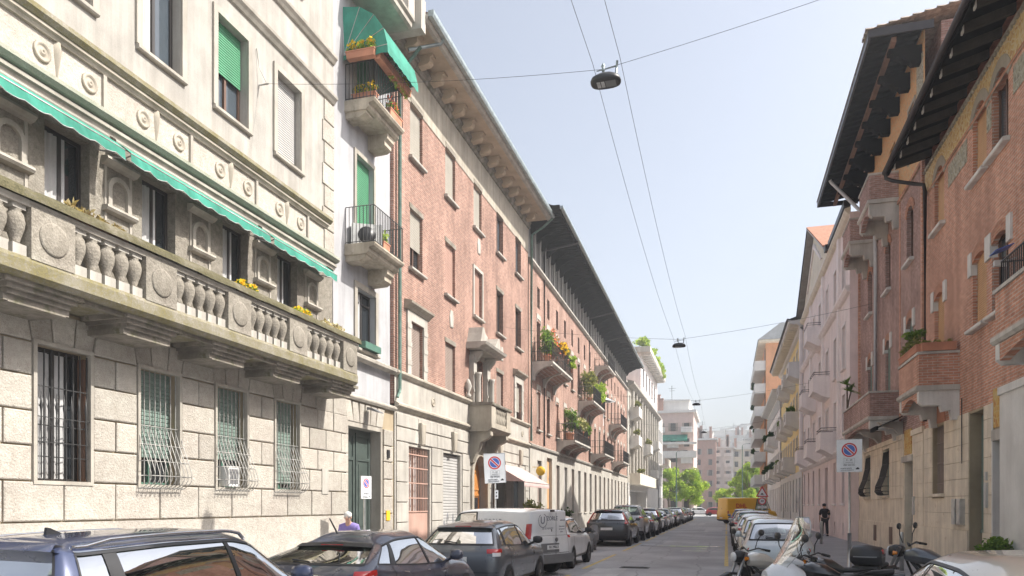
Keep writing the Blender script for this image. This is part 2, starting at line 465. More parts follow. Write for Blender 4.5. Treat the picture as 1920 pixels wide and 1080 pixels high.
leafm('flower_white', (.7, .66, .5), (.8, .78, .7))
surf('bark', (.16, .12, .085), var=.25, scale=6, bump=.6, bscale=30)
frieze_mat('frieze_gold', (.58, .42, .18), (.44, .24, .11), (.60, .50, .3))
frieze_mat('frieze_orange', (.62, .34, .15), (.52, .25, .11), (.50, .37, .2))
frieze_mat('tile_panel', (.34, .31, .22), (.20, .19, .15), (.42, .40, .32))
frieze_mat('mosaic', (.55, .33, .08), (.45, .20, .05), (.55, .42, .18))
# ------------------------------------------------------------------ building helpers
MC = {}
class B:
    """a building: Empty at its foot; parts authored in (w outward, Y along the street, z)"""
    def __init__(s, name, label, X, Y0, side, rotz=0.0, cat='building', group=None):
        s.o = thing(name, label, cat, (X, Y0, 0), rotz, group); s.Y0 = Y0; s.s = side
    def me(s, name, mb, mats, key=None):
        if key is not None:
            k = (key, s.s, str(mats))
            if k not in MC: MC[k] = (mb() if callable(mb) else mb).mesh(name, mats, s.s < 0)
            return MC[k]
        return (mb() if callable(mb) else mb).mesh(name, mats, s.s < 0)
    def p(s, name, mb, mats, at=None, par=None, key=None, label=None):
        me = s.me(name, mb, mats, key)
        if par is not None: loc = (0, 0, 0) if at is None else (s.s*at[0], at[1], at[2])
        else: loc = (0, -s.Y0, 0) if at is None else (s.s*at[0], at[1]-s.Y0, at[2])
        o = obj(name, me, par if par is not None else s.o, loc)
        if label: o['label'] = label
        return o

def holes_wall(mb, u0, u1, z0, z1, holes, w=0.0, depth=.25, m=0, mr=None):
    mr = m if mr is None else mr
    us = sorted({u0, u1, *[min(max(h[i], u0), u1) for h in holes for i in (0, 1)]})
    zs = sorted({z0, z1, *[min(max(h[i], z0), z1) for h in holes for i in (2, 3)]})
    def inside(a, b):
        return any(h[0] < a < h[1] and h[2] < b < h[3] for h in holes)
    for j in range(len(zs)-1):
        run = None
        for i in range(len(us)):
            ok = i < len(us)-1 and not inside((us[i]+us[i+1])/2, (zs[j]+zs[j+1])/2)
            if ok and run is None: run = us[i]
            if not ok and run is not None:
                mb.quad((w, run, zs[j]), (w, us[i], zs[j]), (w, us[i], zs[j+1]), (w, run, zs[j+1]), m); run = None
    for (a, b, c, d) in holes:
        if b <= u0 or a >= u1 or d <= z0 or c >= z1: continue
        c = max(c, z0); d = min(d, z1)
        mb.quad((w, a, c), (w, a, d), (w-depth, a, d), (w-depth, a, c), mr)
        mb.quad((w, b, c), (w-depth, b, c), (w-depth, b, d), (w, b, d), mr)
        mb.quad((w, a, d), (w, b, d), (w-depth, b, d), (w-depth, a, d), mr)
        if c > z0: mb.quad((w, a, c), (w-depth, a, c), (w-depth, b, c), (w, b, c), mr)
    return mb
def frame_mb(wd, ht, rec, t=.055, mull=1, tr=None, d=.06):
    m = MB(); h = wd/2
    m.box(-rec, -rec+d, -h, -h+t, 0, ht); m.box(-rec, -rec+d, h-t, h, 0, ht)
    m.box(-rec, -rec+d-.002, -h+t, h-t, ht-t, ht); m.box(-rec, -rec+d-.002, -h+t, h-t, 0, t)
    for k in range(mull):
        y = -h + wd*(k+1)/(mull+1); m.box(-rec+.003, -rec+d+.01, y-t*.6, y+t*.6, t, ht-t)
    if tr: m.box(-rec+.004, -rec+d-.004, -h+t, h-t, tr-t/2, tr+t/2)
    return m
def slats_mb(wd, ht, pitch=.055, amp=.014, base=0.0):
    m = MB(); n = max(2, int(round(ht/pitch))); p = ht/n; h = wd/2
    P = []
    for k in range(n):
        P += [(base, k*p), (base+amp, k*p+p*.18), (base+amp, k*p+p*.82)]
    P.append((base, ht))
    v = []
    for (w, z) in P: v += [(w, -h, z), (w, h, z)]
    return m.add(v, [(2*i, 2*i+1, 2*i+3, 2*i+2) for i in range(len(P)-1)])
def sill_mb(wd, d=.14, t=.10, over=.12):
    m = MB(); h = wd/2+over
    return m.ext([(-.2, -t), (d-.02, -t), (d, -t+.025), (d, -.02), (d-.03, 0), (-.2, .012)], -h, h, 0, 1)
def curtain_mb(wd, ht, n=14, amp=.02):
    m = MB(); v = []
    for k in range(n+1):
        y = -wd/2+wd*k/n; w = amp*math.sin(k*2.1)
        v += [(w, y, 0), (w, y, ht)]
    return m.add(v, [(2*k, 2*k+2, 2*k+3, 2*k+1) for k in range(n)], 0, True)
def win(b, u, z, wd, ht, rec=.2, frame='frame_dark', pane='pane', sh=None, drop=1.0, sill=None, curt=None, mull=1, tr=None, trim=None, tw=.12, td=.05, shade_strip=None, pitch=.055, sd=.14, t0=.001):
    r = lambda *a: tuple(round(x, 3) for x in a)
    o = b.p('window', lambda: frame_mb(wd, ht, rec, mull=mull, tr=tr), frame, (0, u, z), key=('fr',)+r(wd, ht, rec, mull, tr or 0))
    b.p('pane', lambda: MB().quad((-rec+.02, -wd/2+.04, .04), (-rec+.02, wd/2-.04, .04), (-rec+.02, wd/2-.04, ht-.04), (-rec+.02, -wd/2+.04, ht-.04)), pane, None, o, ('pa',)+r(wd, ht, rec))
    if curt: b.p('curtain', lambda: curtain_mb(wd*curt-.1, ht-.12), 'curtain', (-rec+.05 if pane == 'none' else -rec+.045, -(1-curt)*wd/2, .05), o, ('cu',)+r(wd, ht, curt))
    if sh:
        hh = ht*drop
        b.p('roller_shutter', lambda: slats_mb(wd-.06, hh, pitch), sh, (-rec+.09, 0, ht-hh), o, ('sh',)+r(wd, hh, pitch))
    if sill: b.p('sill', lambda: sill_mb(wd, sd), sill, None, o, ('si',)+r(wd, sd))
    if trim:
        def f():
            m = MB(); h = wd/2+.004
            for (a, c, e, g) in ((-h-tw, -h, -.0, ht+tw), (h, h+tw, 0, ht+tw), (-h, h, ht, ht+tw)):
                m.box(t0, td, a, c, e, g)
            return m
        b.p('surround', f, trim, None, o, ('tr',)+r(wd, ht, tw, td, t0))
    if shade_strip:
        b.p('window_shade_strip', lambda: MB().box(.001, .022, -wd/2-.06, wd/2+.06, ht+.003, ht+.16), shade_strip, None, o, ('li',)+r(wd, ht))  # dark strip stands in for the shadow above the window
    return o
def arch_poly(y0, y1, zs, rise, ztop, n=8):
    """spandrel filling a rectangular opening top: below edge is an arc"""
    c = (y0+y1)/2; h = (y1-y0)/2
    rad = (h*h+rise*rise)/(2*rise) if rise > 1e-6 else 1e6
    pts = []
    for k in range(n+1):
        t = -1+2*k/n; y = c+h*t
        pts.append((y, zs+rise-(rad-math.sqrt(max(rad*rad-(h*t)**2, 0)))))
    return pts, [(y1, ztop), (y0, ztop)]
def arch_ring(y0, y1, zs, rise, th, n=8):
    c = (y0+y1)/2; h = (y1-y0)/2; rad = (h*h+rise*rise)/(2*rise); zc = zs+rise-rad; a = math.asin(min(1, h/rad))
    inn = [(c+rad*math.sin(-a+2*a*k/n), zc+rad*math.cos(-a+2*a*k/n)) for k in range(n+1)]
    out = [(c+(rad+th)*math.sin(-a+2*a*k/n), zc+(rad+th)*math.cos(-a+2*a*k/n)) for k in range(n+1)]
    return inn, out
def strip_ext(mb, inn, out, x0, x1, m=0):
    for k in range(len(inn)-1):
        mb.ext([inn[k], inn[k+1], out[k+1], out[k]], x0, x1, m)
    return mb
def rails(mb, pts, z0, z1, step=.11, r=.008, rr=.014, mid=None):
    """iron railing along a polyline of (x,y)"""
    for k in range(len(pts)-1):
        a, c = Vector(pts[k]), Vector(pts[k+1]); n = max(1, int((c-a).length/step))
        for i in range(n+1):
            q = a.lerp(c, i/n); mb.box(q.x-r, q.x+r, q.y-r, q.y+r, z0, z1)
    for z in [z0+.05, z1]+([mid] if mid else []):
        mb.tube([(p[0], p[1], z) for p in pts], rr, 5)
    return mb
_lr = np.random.RandomState(3)
def leaves(mb, c, rad, n, size, m=0, shell=.55, mats=1, drop=0.0, thin=.45):
    """n leaf-sized faces spread through an ellipsoid"""
    d = _lr.normal(size=(n, 3)); d /= np.linalg.norm(d, axis=1)[:, None]
    rr = (shell+(1-shell)*_lr.rand(n))[:, None]*np.where(_lr.rand(n)[:, None] < .8, 1, .6)
    p = np.array(c)+d*rr*np.array(rad)
    if drop: p[:, 2] -= drop*_lr.rand(n)
    a = _lr.normal(size=(n, 3)); a /= np.linalg.norm(a, axis=1)[:, None]
    bb = np.cross(a, _lr.normal(size=(n, 3))); bb /= np.linalg.norm(bb, axis=1)[:, None]
    s = size*(.6+.8*_lr.rand(n))[:, None]
    q = np.stack([p-a*s, p+bb*s*thin, p+a*s, p-bb*s*thin], 1).reshape(-1, 3)
    k = len(mb.v); mb.v += [tuple(x) for x in q.tolist()]
    mb.f += [(k+4*i, k+4*i+1, k+4*i+2, k+4*i+3) for i in range(n)]
    mb.m += [m+int(x) for x in _lr.randint(0, mats, n)]; mb.sm += [False]*n
    return mb
def planter(name, label, loc, ln, rotz=0, h=.2, d=.22, box='terracotta', leaf='leaf', flower=None, n=120, lh=.2, size=.06, group=None, trail=0.0):
    t = thing(name, label, 'planter', loc, rotz, group)
    m = MB(); l = ln/2
    m.add([(-d*.42, -l*.96, 0), (d*.42, -l*.96, 0), (d*.42, l*.96, 0), (-d*.42, l*.96, 0), (-d/2, -l, h), (d/2, -l, h), (d/2, l, h), (-d/2, l, h)],
          [(3, 2, 1, 0), (0, 1, 5, 4), (1, 2, 6, 5), (2, 3, 7, 6), (3, 0, 4, 7)])
    m.box(-d/2-.012, d/2+.012, -l-.012, l+.012, h-.035, h-.004)
    obj('box', m.mesh('box', box), t)
    g = MB()
    k = max(1, int(ln/.25))
    for i in range(k):
        y = -l+ln*(i+.5)/k
        leaves(g, (0, y, h+lh*.45*random.uniform(.7, 1.2)), (d*.6, ln/k*.62, lh*random.uniform(.6, 1.1)), n//k, size, 0, .2, drop=trail)
    if flower:
        for i in range(k):
            y = -l+ln*(i+.5)/k
            leaves(g, (0, y, h+lh*.7), (d*.6, ln/k*.55, lh*.6), n//k//3+3, size*.8, 1, .5, thin=.9)
    f = obj('foliage', g.mesh('foliage', [leaf]+([flower] if flower else [])), t); f['kind'] = 'stuff'
    return t

# ------------------------------------------------------------------ ground, road, pavements
def sheet(name, x0, x1, y0, y1, z, mat, par=None):
    o = obj(name, MB().quad((x0, y0, 0), (x1, y0, 0), (x1, y1, 0), (x0, y1, 0)).mesh(name, mat), par, (0, 0, z))
    if par is None: o['kind'] = 'structure'
    return o
sheet('ground', -900, 900, -300, 2500, -.012, 'ground')
road = sheet('road', -6.0, 2.35, -25, 131, 0, 'asphalt')
cross = sheet('cross_street', -200, 200, 131.2, 152, -.004, 'asphalt')
def pavement(name, x0, x1, y0, y1, side, kx):
    m = MB(); m.box(x0, x1, y0, y1, -.3, .12)
    o = obj(name, m.mesh(name, 'asphalt_walk')); o['kind'] = 'structure'
    ks = MB().box(-.15, .15, .004, .996, -.3, .126).mesh('kerb_stone', 'granite')
    y = y0
    while y < min(y1, 62):
        k = obj('kerb_stone', ks, o, (kx, y, 0)); y += 1.0
    if y < y1:
        obj('kerb_stone', MB().box(-.15, .15, y, y1, -.3, .126).mesh('kerb_run', 'granite'), o, (kx, 0, 0))
    return o
pavement('pavement_left', -16, -6.15, -6, 128, 1, -6.0)
pavement('pavement_right', 2.5, 9, -6, 128, -1, 2.35)
def mark(x0, x1, y0, y1, mat):
    obj('road_stripe', MB().quad((x0, y0, 0), (x1, y0, 0), (x1, y1, 0), (x0, y1, 0)).mesh('road_stripe', mat), road, (0, 0, .004))
for k in range(12):
    mark(-.06, .06, 6+k*8.5, 6+k*8.5+(8.5 if k in (2, 3) else 6.5), 'paint_yellow')
    mark(-3.98, -3.86, 4+k*8.5, 4+k*8.5+6.5, 'paint_yellow')
mark(-3.7, -.2, 33.6, 34.0, 'paint_white'); mark(-1.2, -.2, 31.9, 32.1, 'paint_white'); mark(-1.7, -.3, 30.3, 30.5, 'paint_white')  # pale band across the lane and two shorter ones
for k in range(3): mark(-3.5+k*1.2, -2.9+k*1.2, 124, 128, 'paint_white')
mh = MB(); mh.box(-.42, .42, -.28, .28, 0, .006)
for k in range(6): mh.box(-.36, .36, -.22+k*.085, -.19+k*.085, .006, .011)
obj('manhole_cover', mh.mesh('manhole_cover', 'iron'), road, (-2.55, 21.8, .003))
for (x, y, w_, l_) in ((-2.0, 27.0, 1.4, 3.8), (-1.2, 45, 1.0, 9)):
    obj('asphalt_patch', MB().quad((x, y, 0), (x+w_, y, 0), (x+w_, y+l_, 0), (x, y+l_, 0)).mesh('asphalt_patch', 'asphalt_walk'), road, (0, 0, .003))

rr_ = random.Random(11)
def crack(x, y, n, dy, wdt=.025):
    L_ = []; px_, py_ = x, y
    for k in range(n): L_.append((px_, py_)); px_ += rr_.uniform(-.10, .10); py_ += dy*rr_.uniform(.6, 1.3)
    g = MB(); v = []
    for k, (a, b_) in enumerate(L_): w_ = wdt*rr_.uniform(.5, 1.4); v += [(a-w_, b_, 0), (a+w_, b_, 0)]
    g.add(v, [(2*k, 2*k+1, 2*k+3, 2*k+2) for k in range(n-1)])
    obj('tar_seam', g.mesh('tar_seam', 'tar'), road, (0, 0, .0035+rr_.random()*.001))
surf('tar', (.29, .29, .295), var=.3, scale=3, streak=0, bump=.2)
surf('asphalt_old', (.44, .44, .44), var=.18, scale=.8, bump=.5, bscale=130, fine=.25, streak=0)
for (x, y, n, dy) in ((-2.2, 14, 40, .5), (-.9, 18, 30, .6), (-3.1, 24, 34, .7), (-1.7, 40, 40, .8), (-.6, 30, 18, .5), (-2.6, 60, 30, 1.0)): crack(x, y, n, dy)
for (x, y, w_, l_) in ((-3.6, 16.2, .9, 5.2), (-2.9, 36, 1.6, 3.2), (-1.5, 52, 1.2, 12), (-3.4, 70, 1.4, 9)):
    obj('asphalt_patch', MB().quad((x, y, 0), (x+w_, y, 0), (x+w_, y+l_, 0), (x, y+l_, 0)).mesh('asphalt_patch', 'asphalt_old'), road, (0, 0, .0025))
# ------------------------------------------------------------------ LEFT 1: rusticated stone house with balustraded balcony
A = B('stone_house', 'pale rusticated stone house with long balustraded balcony and green awnings', -10, 12, 1)
Wc = [5.17, 7.23, 9.29, 11.35, 13.42, 15.48]           # window axes
Y0, Y1, YE = 3.0, 17.7, 21.4
PORT = (18.42, 20.42, .12, 4.1)
h = [(c-.5, c+.5, 2.17, 4.25) for c in Wc]+[(18.39, 20.45, .1, 4.13)]
m = MB(); holes_wall(m, Y0, YE, 0, 4.82, h, 0, .32)
A.p('ground_floor_wall', m, 'joint')
# stone blocks of the ground floor
G = .014
def block(y0, y1, z0, z1, poly=None):
    q = poly or [(y0+G, z0+G), (y1-G, z0+G), (y1-G, z1-G), (y0+G, z1-G)]
    A.p('stone_block', MB().fru(-.01, .055+random.uniform(-.006, .008), q, .018), 'ceppo')
zc = [1.55, 2.17, 2.7, 3.22, 3.75, 4.25]
piers = []
ed = [Y0]+[e for c in Wc for e in (c-.555, c+.555)]+[PORT[0]]
for i in range(0, len(ed), 2): piers.append((ed[i], ed[i+1]))
y = Y0
cuts = [Y0]+sorted([c for c in Wc]+[(Wc[i]+Wc[i+1])/2 for i in range(5)])+[16.55, 17.5, 18.42]
for a, b_ in zip(cuts[:-1], cuts[1:]):
    block(a, b_, 1.55, 2.17)
for (a, b_) in piers:
    wide = b_-a > 1.4
    for k in range(1, 5):
        if wide:
            n = 3; off = (b_-a)/6*(k % 2)
            es = [a]+[a+(b_-a)*(j)/n+off for j in range(1 if off == 0 else 0, n) if a+(b_-a)*j/n+off < b_-.2]+[b_]
        elif k % 2 == 0: es = [a, (a+b_)/2, b_]
        else: es = [a, b_]
        for p, q in zip(es[:-1], es[1:]): block(p, q, zc[k], zc[k+1])
ZT = 4.76
for i, c in enumerate(Wc):                                # three splayed voussoirs and a wedge over each pier
    l, r_ = c-.555, c+.555
    xs0 = [l, c-.19, c+.19, r_]; xs1 = [l-.10, c-.24, c+.24, r_+.10]
    for k in range(3):
        block(0, 0, 0, 0, [(xs0[k]+G, 4.25+G), (xs0[k+1]-G, 4.25+G), (xs1[k+1]-G, ZT), (xs1[k]+G, ZT)])
    nx = Wc[i+1]-.555 if i < 5 else 16.75
    e1 = nx-.10 if i < 5 else 16.75
    block(0, 0, 0, 0, [(r_+G, 4.25+G), (nx-G, 4.25+G), (e1-G, ZT), (r_+.10+G, ZT)])
for a, b_ in ((16.75, 17.6), (17.6, 18.30)): block(a, b_, 4.22, 4.74)
pv = [18.30, 18.72, 19.1, 19.42, 19.74, 20.1, 20.54]
for k in range(6):
    sk = (k-2.5)*.05
    block(0, 0, 0, 0, [(pv[k]+G, 4.12+G), (pv[k+1]-G, 4.12+G), (pv[k+1]-G+sk*1.2, 4.70), (pv[k]+G+sk*.9, 4.70)])
for k, (z0, z1) in enumerate([(.5, 1.02), (1.02, 1.55), (1.55, 2.08), (2.08, 2.6), (2.6, 3.13), (3.13, 3.62), (3.62, 4.12)]):
    block(20.62, 21.28, z0, z1)
m = MB(); m.box(0, .075, Y0, 18.40, 0, 1.54); A.p('plinth', m, 'ceppo')
m = MB(); m.box(0, .08, 20.58, 21.3, 0, .5); A.p('plinth', m, 'ceppo')
# window borders, grilles, shutters
def grille_straight():
    g = MB()
    for k in range(8):
        y = -.46+k*.92/7
        g.box(.005, .022, y-.009, y+.009, .02, 2.03)
    for z in (.38, .86, 1.45):
        g.box(0, .012, -.5, .5, z-.008, z+.008)
    for k in range(7):                                     # spear bars in front
        y = -.41+k*.82/6
        g.lathe([(.010, .05), (.010, .85), (.016, .9), (.010, 1.0), (.014, 1.08), (.024, 1.14), (.016, 1.2), (.003, 1.36)], (.05, y, 0), 6)
    for z in (.6, .98): g.box(.045, .056, -.5, .5, z-.006, z+.006)
    return g
def grille_belly():
    g = MB()
    prof = [(.02, 1.06), (.03, 1.0), (.12, .72), (.24, .42), (.31, .22), (.31, .10), (.25, .01), (.14, -.05), (.03, -.08)]
    for k in range(11):
        y = -.52+k*1.04/10
        g.tube([(w, y, z) for (w, z) in prof], .0085, 4)
        g.lathe([(.002, -.16), (.016, -.10), (.006, -.06)], (.03, y, 0), 5)
    for (w, z) in ((.02, 1.06), (.12, .72), (.24, .42), (.31, .16), (.14, -.05)):
        g.tube([(0, -.54, z), (w, -.53, z), (w, .53, z), (0, .54, z)], .008, 4)
    for k in range(8):
        y = -.46+k*.92/7
        g.box(-.02, -.004, y-.008, y+.008, .02, 2.06)
    return g
def border():
    g = MB()
    for (a, b_, c, d) in ((-.55, -.49, -.05, 2.13), (.49, .55, -.05, 2.13), (-.49, .49, 2.07, 2.128), (-.49, .49, -.048, .01)):
        g.box(-.03, .07, a, b_, c, d)
    return g
for i, c in enumerate(Wc):
    first = i == 2
    o = win(A, c, 2.17, 1.0, 2.08, .26, 'frame_dark' if first else 'frame_green', 'pane', sh=None if first else ('shutter_dark'), drop=1 if i < 2 else {3: .76, 4: .72, 5: .93}.get(i, 1), curt=.8 if first else None, pitch=.075)
    A.p('surround', border, 'stone_smooth', None, o, 'l1border')
    A.p('window_grille', grille_straight if first else grille_belly, 'iron' if first else 'iron_light', None, o, 'gr_s' if first else 'gr_b')
    if first: A.p('open_shutter', lambda: MB().box(-.22, -.14, -.42, -.36, .1, 1.95).box(-.16, -.02, .44, .48, .02, 2.0), 'frame_brown', None, o, 'opsh')
ac = one('window_air_conditioner', MB().box(-.3, .3, -.25, .25, 0, .42).box(.3, .31, -.2, .2, .05, .36, 1), ['ac_white', 'plastic_grey'], 'boxy white air conditioner behind belly grille of a ground floor window', 'air conditioner', (-9.98, 13.35, 2.2))
ac.scale = (.4, .7, 1)
# portal
m = MB(); m.box(-.34, .045, 18.30, 18.42, .12, 4.12).box(-.34, .045, 20.42, 20.54, .12, 4.12).box(-.34, .043, 18.42, 20.42, 4.0, 4.12)
A.p('portal_frame', m, 'stone_smooth')
m = MB()
m.box(-.33, -.30, 18.42, 20.42, .12, 4.0)
d = A.p('door', m, 'door_green')
m = MB()
for (a, b_) in ((18.5, 19.38), (19.46, 20.34)):
    m.box(-.30, -.27, a, a+.1, .2, 3.9).box(-.30, -.27, b_-.1, b_, .2, 3.9)
    for z in (.2, 1.0, 3.1, 3.8): m.box(-.30, -.271, a+.1, b_-.1, z, z+.1)
    m.box(-.30, -.285, a+.2, b_-.2, 1.2, 3.0).box(-.30, -.285, a+.2, b_-.2, .4, .95)
A.p('door_panelling', m, 'door_green', None, d)
m = MB().lathe([(.01, 0), (.035, .02), (.035, .05), (.01, .07)], (-.27, 19.52, 1.15), 10, axis=0)
A.p('door_knob', m, 'chrome', None, d)
A.p('threshold', MB().box(-.9, .25, 18.32, 20.52, .12, .2), 'granite')
m = MB().tube([(0, 19.5, 4.52), (.12, 19.5, 4.58), (.2, 19.5, 4.56)], .018, 6); m.ext([(.12, 4.56), (.5, 4.44), (.5, 4.47), (.3, 4.58), (.14, 4.62)], 19.35, 19.65, 0, 1)
A.p('wall_lamp', m, 'plastic_grey')
A.p('intercom', MB().box(.055, .1, 20.8, 20.95, 3.25, 3.5), 'plastic_black')
A.p('intercom', MB().box(.055, .08, 20.75, 21.0, 1.35, 1.65), 'sign_yellow', label='brass doorbell panel')
A.p('wall_plaque', MB().box(.055, .075, 17.0, 17.32, 2.1, 2.75), 'stone_l2')
# moulding under the first floor, wing string courses
m = MB().mould([(0, 4.74), (.1, 4.74), (.14, 4.8), (.14, 4.84), (.06, 4.9), (0, 4.9)], 17.0, YE, 0)
A.p('string_course', m, 'stone_smooth')
m = MB().mould([(0, 5.88), (.06, 5.9), (.14, 5.96), (.15, 6.04), (.05, 6.1), (0, 6.1)], Y1, YE, 0)
A.p('string_course', m, 'stone_smooth')
# ---- balcony with balusters
BW = 1.06
m = MB(); m.mould([(0, 4.84), (BW-.06, 4.84), (BW, 4.9), (BW, 5.06), (BW-.03, 5.12), (0, 5.12)], Y0, 17.05)
bal = A.p('balcony', m, 'mossy_light')
m = MB().mould([(.84, 5.8), (1.04, 5.8), (1.04, 5.84), (1.06, 5.88), (.82, 5.88), (.84, 5.84)], Y0, 17.1)
A.p('handrail_moulding', m, 'stone_smooth', None, bal)
n = 10; prof = [(.94+.175*math.cos(math.pi*k/n), 5.885+.19*math.sin(math.pi*k/n)) for k in range(n+1)]
m = MB()
yy = [Y0+k*.35 for k in range(41)]+[17.14]
m.grid([[(p[0]+random.uniform(-.006, .006), y_, p[1]+random.uniform(-.008, .008)) for p in prof] for y_ in yy], flip=True)
m.ext(prof, 17.12, 17.14, 0, 1)
A.p('handrail', m, 'mossy_rail', None, bal)
ped = [(3.72, 4.42), (5.78, 6.48), (7.84, 8.54), (9.90, 10.60), (11.96, 12.66), (14.0, 14.7), (16.30, 17.05)]
def med():
    g = MB().box(-.13, .13, -.35, .35, 0, .70)
    g.lathe([(.235, .128), (.232, .142), (.20, .152), (.01, .158)], (0, 0, .36), 24, axis=0)
    return g
for (a, b_) in ped:
    A.p('pedestal', med, 'ceppo_balcony', (1.0, (a+b_)/2-A.Y0*0, 5.11), None, 'ped') if False else None
for (a, b_) in ped:
    o = A.p('pedestal', med, 'ceppo_balcony', (.92, (a+b_)/2, 5.11), None, 'ped'); o.parent = bal; o.location = (.92, (a+b_)/2, 5.11)
def balu():
    g = MB(); g.box(-.085, .085, -.105, .105, 0, .16, 1)
    g.lathe([(.075, .16), (.06, .2), (.08, .26), (.118, .38), (.128, .46), (.11, .55), (.075, .6), (.085, .62), (.085, .63)], (0, 0, 0), 12)
    g.box(-.08, .08, -.1, .1, .63, .70, 1)
    return g
for i in range(6):
    a, b_ = ped[i][1], ped[i+1][0]
    if b_-a > 1.45: b_ = b_
    for k in range(5):
        o = A.p('baluster', balu, ['ceppo_balcony', 'stone_l2'], (.92, a+(b_-a)*(k+.5)/5, 5.11), None, 'balu'); o.parent = bal; o.location = (.92, a+(b_-a)*(k+.5)/5, 5.11); o.scale = (1, random.uniform(.95, 1.04), 1)
# consoles and coffered soffit
def console():
    g = MB()
    for k, (dz, e) in enumerate(((.08, 0), (.15, .06), (.22, .12))):
        g.box(0, .94-e*1.1, -.62+e, .62-e, -dz, -dz+.07+.001*k)
    g.box(0, .76, -.52, .52, -.31, -.22)
    g.box(.70, .768, -.46, .46, -.325, -.3)
    return g
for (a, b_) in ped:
    o = A.p('console', console, 'stone_dirty_shaded', (0, (a+b_)/2, 4.86), None, 'cons'); o.parent = bal; o.location = (0, (a+b_)/2, 4.86)
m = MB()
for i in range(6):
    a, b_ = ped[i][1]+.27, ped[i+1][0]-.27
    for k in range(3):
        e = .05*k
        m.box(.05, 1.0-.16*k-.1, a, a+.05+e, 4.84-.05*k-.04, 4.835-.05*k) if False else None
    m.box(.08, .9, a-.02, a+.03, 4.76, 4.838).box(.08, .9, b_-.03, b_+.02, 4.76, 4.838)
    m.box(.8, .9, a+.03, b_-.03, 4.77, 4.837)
A.p('soffit_moulding', m, 'stone_dirty_shaded', None, bal)
# ---- first floor behind the balcony
doors = [5.36, 7.4, 9.42, 11.40, 13.62, 15.57]
h = [(c-.42, c+.42, 5.12, 7.72) for c in doors]
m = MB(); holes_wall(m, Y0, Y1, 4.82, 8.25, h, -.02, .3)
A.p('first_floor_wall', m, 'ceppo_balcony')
for i, c in enumerate(doors):
    win(A, c, 5.12, .84, 2.6, .26, 'frame_dark', 'pane', curt=.72, mull=1)
def niche():
    g = MB()
    for z0 in (.0, .88):
        inn = [(-.17, z0+.1), (-.17, z0+.42)]+[(-.17*math.cos(math.pi*k/8), z0+.42+.17*math.sin(math.pi*k/8)) for k in range(1, 8)]+[(.17, z0+.42), (.17, z0+.1)]
        out = [(-.25, z0+.1), (-.25, z0+.42)]+[(-.25*math.cos(math.pi*k/8), z0+.42+.25*math.sin(math.pi*k/8)) for k in range(1, 8)]+[(.25, z0+.42), (.25, z0+.1)]
        strip_ext(g, inn, out, -.02, .055)
        g.mould([(0, z0), (.10, z0+.02), (.13, z0+.06), (.12, z0+.1), (0, z0+.1)], -.34, .34)
    g.mould([(0, 1.66), (.08, 1.68), (.15, 1.74), (.14, 1.78), (0, 1.8)], -.36, .36)
    g.box(-.02, .02, -.3, -.25, .1, 1.66).box(-.02, .02, .25, .3, .1, 1.66)
    return g
for c in (6.38, 8.40, 10.43, 12.50, 14.58, 16.63):
    A.p('niche', niche, 'stone_smooth', (-.02, c, 5.85), None, 'niche')
# awnings are things hung on the facade
def awning(y0, y1, label):
    t = thing('window_awning', label, 'awning', (-10, (y0+y1)/2, 7.5), 0, 'green awnings over the balcony doors')
    L = y1-y0; nseg = max(2, int(L/.1)); g = MB(); rows = [[], [], [], []]
    for k in range(nseg+1):
        y_ = -L/2+L*k/nseg; sc = .045*abs(math.sin(math.pi*k/4))
        sag = 0
        rows[0].append((.16, y_, .40)); rows[1].append((.33+sag, y_, .29)); rows[2].append((.47+sag, y_, .17)); rows[3].append((.48+random.uniform(-.014, .014), y_, .0+.03-sc*random.uniform(.75, 1.15)))
    g.grid(rows, 0, False)
    obj('fabric', g.mesh('fabric', 'awning_green'), t)
    obj('edge_piping', MB().tube([(p[0]+.003, p[1], p[2]) for p in rows[3]], .008, 4).mesh('edge_piping', 'curtain'), t)
    obj('roller', MB().tube([(.13, -L/2, .42), (.13, L/2, .42)], .04, 8).mesh('roller', 'stone_smooth'), t)
    obj('front_bar', MB().tube([(.465, -L/2, .165), (.465, L/2, .165)], .014, 6).mesh('front_bar', 'iron_light'), t)
    a = MB()
    for s_ in (-L/2+.05, L/2-.05): a.tube([(0, s_, .2), (.28, s_, .12), (.46, s_, .16)], .014, 5)
    obj('folding_arm', a.mesh('folding_arm', 'iron_light'), t)
awning(4.6, 10.07, 'nearest green scalloped awning, cut off at the left edge of the photo')
awning(10.2, 14.15, 'middle and longest visible green scalloped awning over the balcony')
awning(14.3, 17.05, 'farthest and shortest green scalloped awning beside the white wing')
# ---- frieze with medallions and drops
m = MB().mould([(-.02, 8.02), (.04, 8.02), (.06, 8.08), (.10, 8.1), (.10, 8.16), (-.02, 8.18)], Y0, Y1); A.p('moulding', m, 'stone_smooth')
m = MB().mould([(-.02, 8.18), (.14, 8.2), (.20, 8.26), (.19, 8.33), (.1, 8.38), (-.02, 8.4)], Y0, Y1); A.p('mossy_ledge', m, 'mossy_green')
m = MB().quad((0, Y0, 8.38), (0, Y1, 8.38), (0, Y1, 9.05), (0, Y0, 9.05)); A.p('frieze_wall', m, 'ceppo')
m = MB().mould([(-.02, 8.98), (.05, 8.98), (.07, 9.03), (.11, 9.05), (.11, 9.1), (-.02, 9.1)], Y0, 17.3); A.p('moulding', m, 'stone_cream')
m = MB().mould([(-.02, 9.1), (.13, 9.1), (.19, 9.17), (.17, 9.26), (.06, 9.32), (-.02, 9.34)], Y0, 17.35); A.p('cornice', m, 'mossy_light')
def roundel(): return MB().lathe([(.155, 0), (.15, .03), (.125, .045), (.105, .02), (.06, .015), (.045, .04), (.02, .045), (.012, .03)], (0, 0, 0), 20, axis=0)
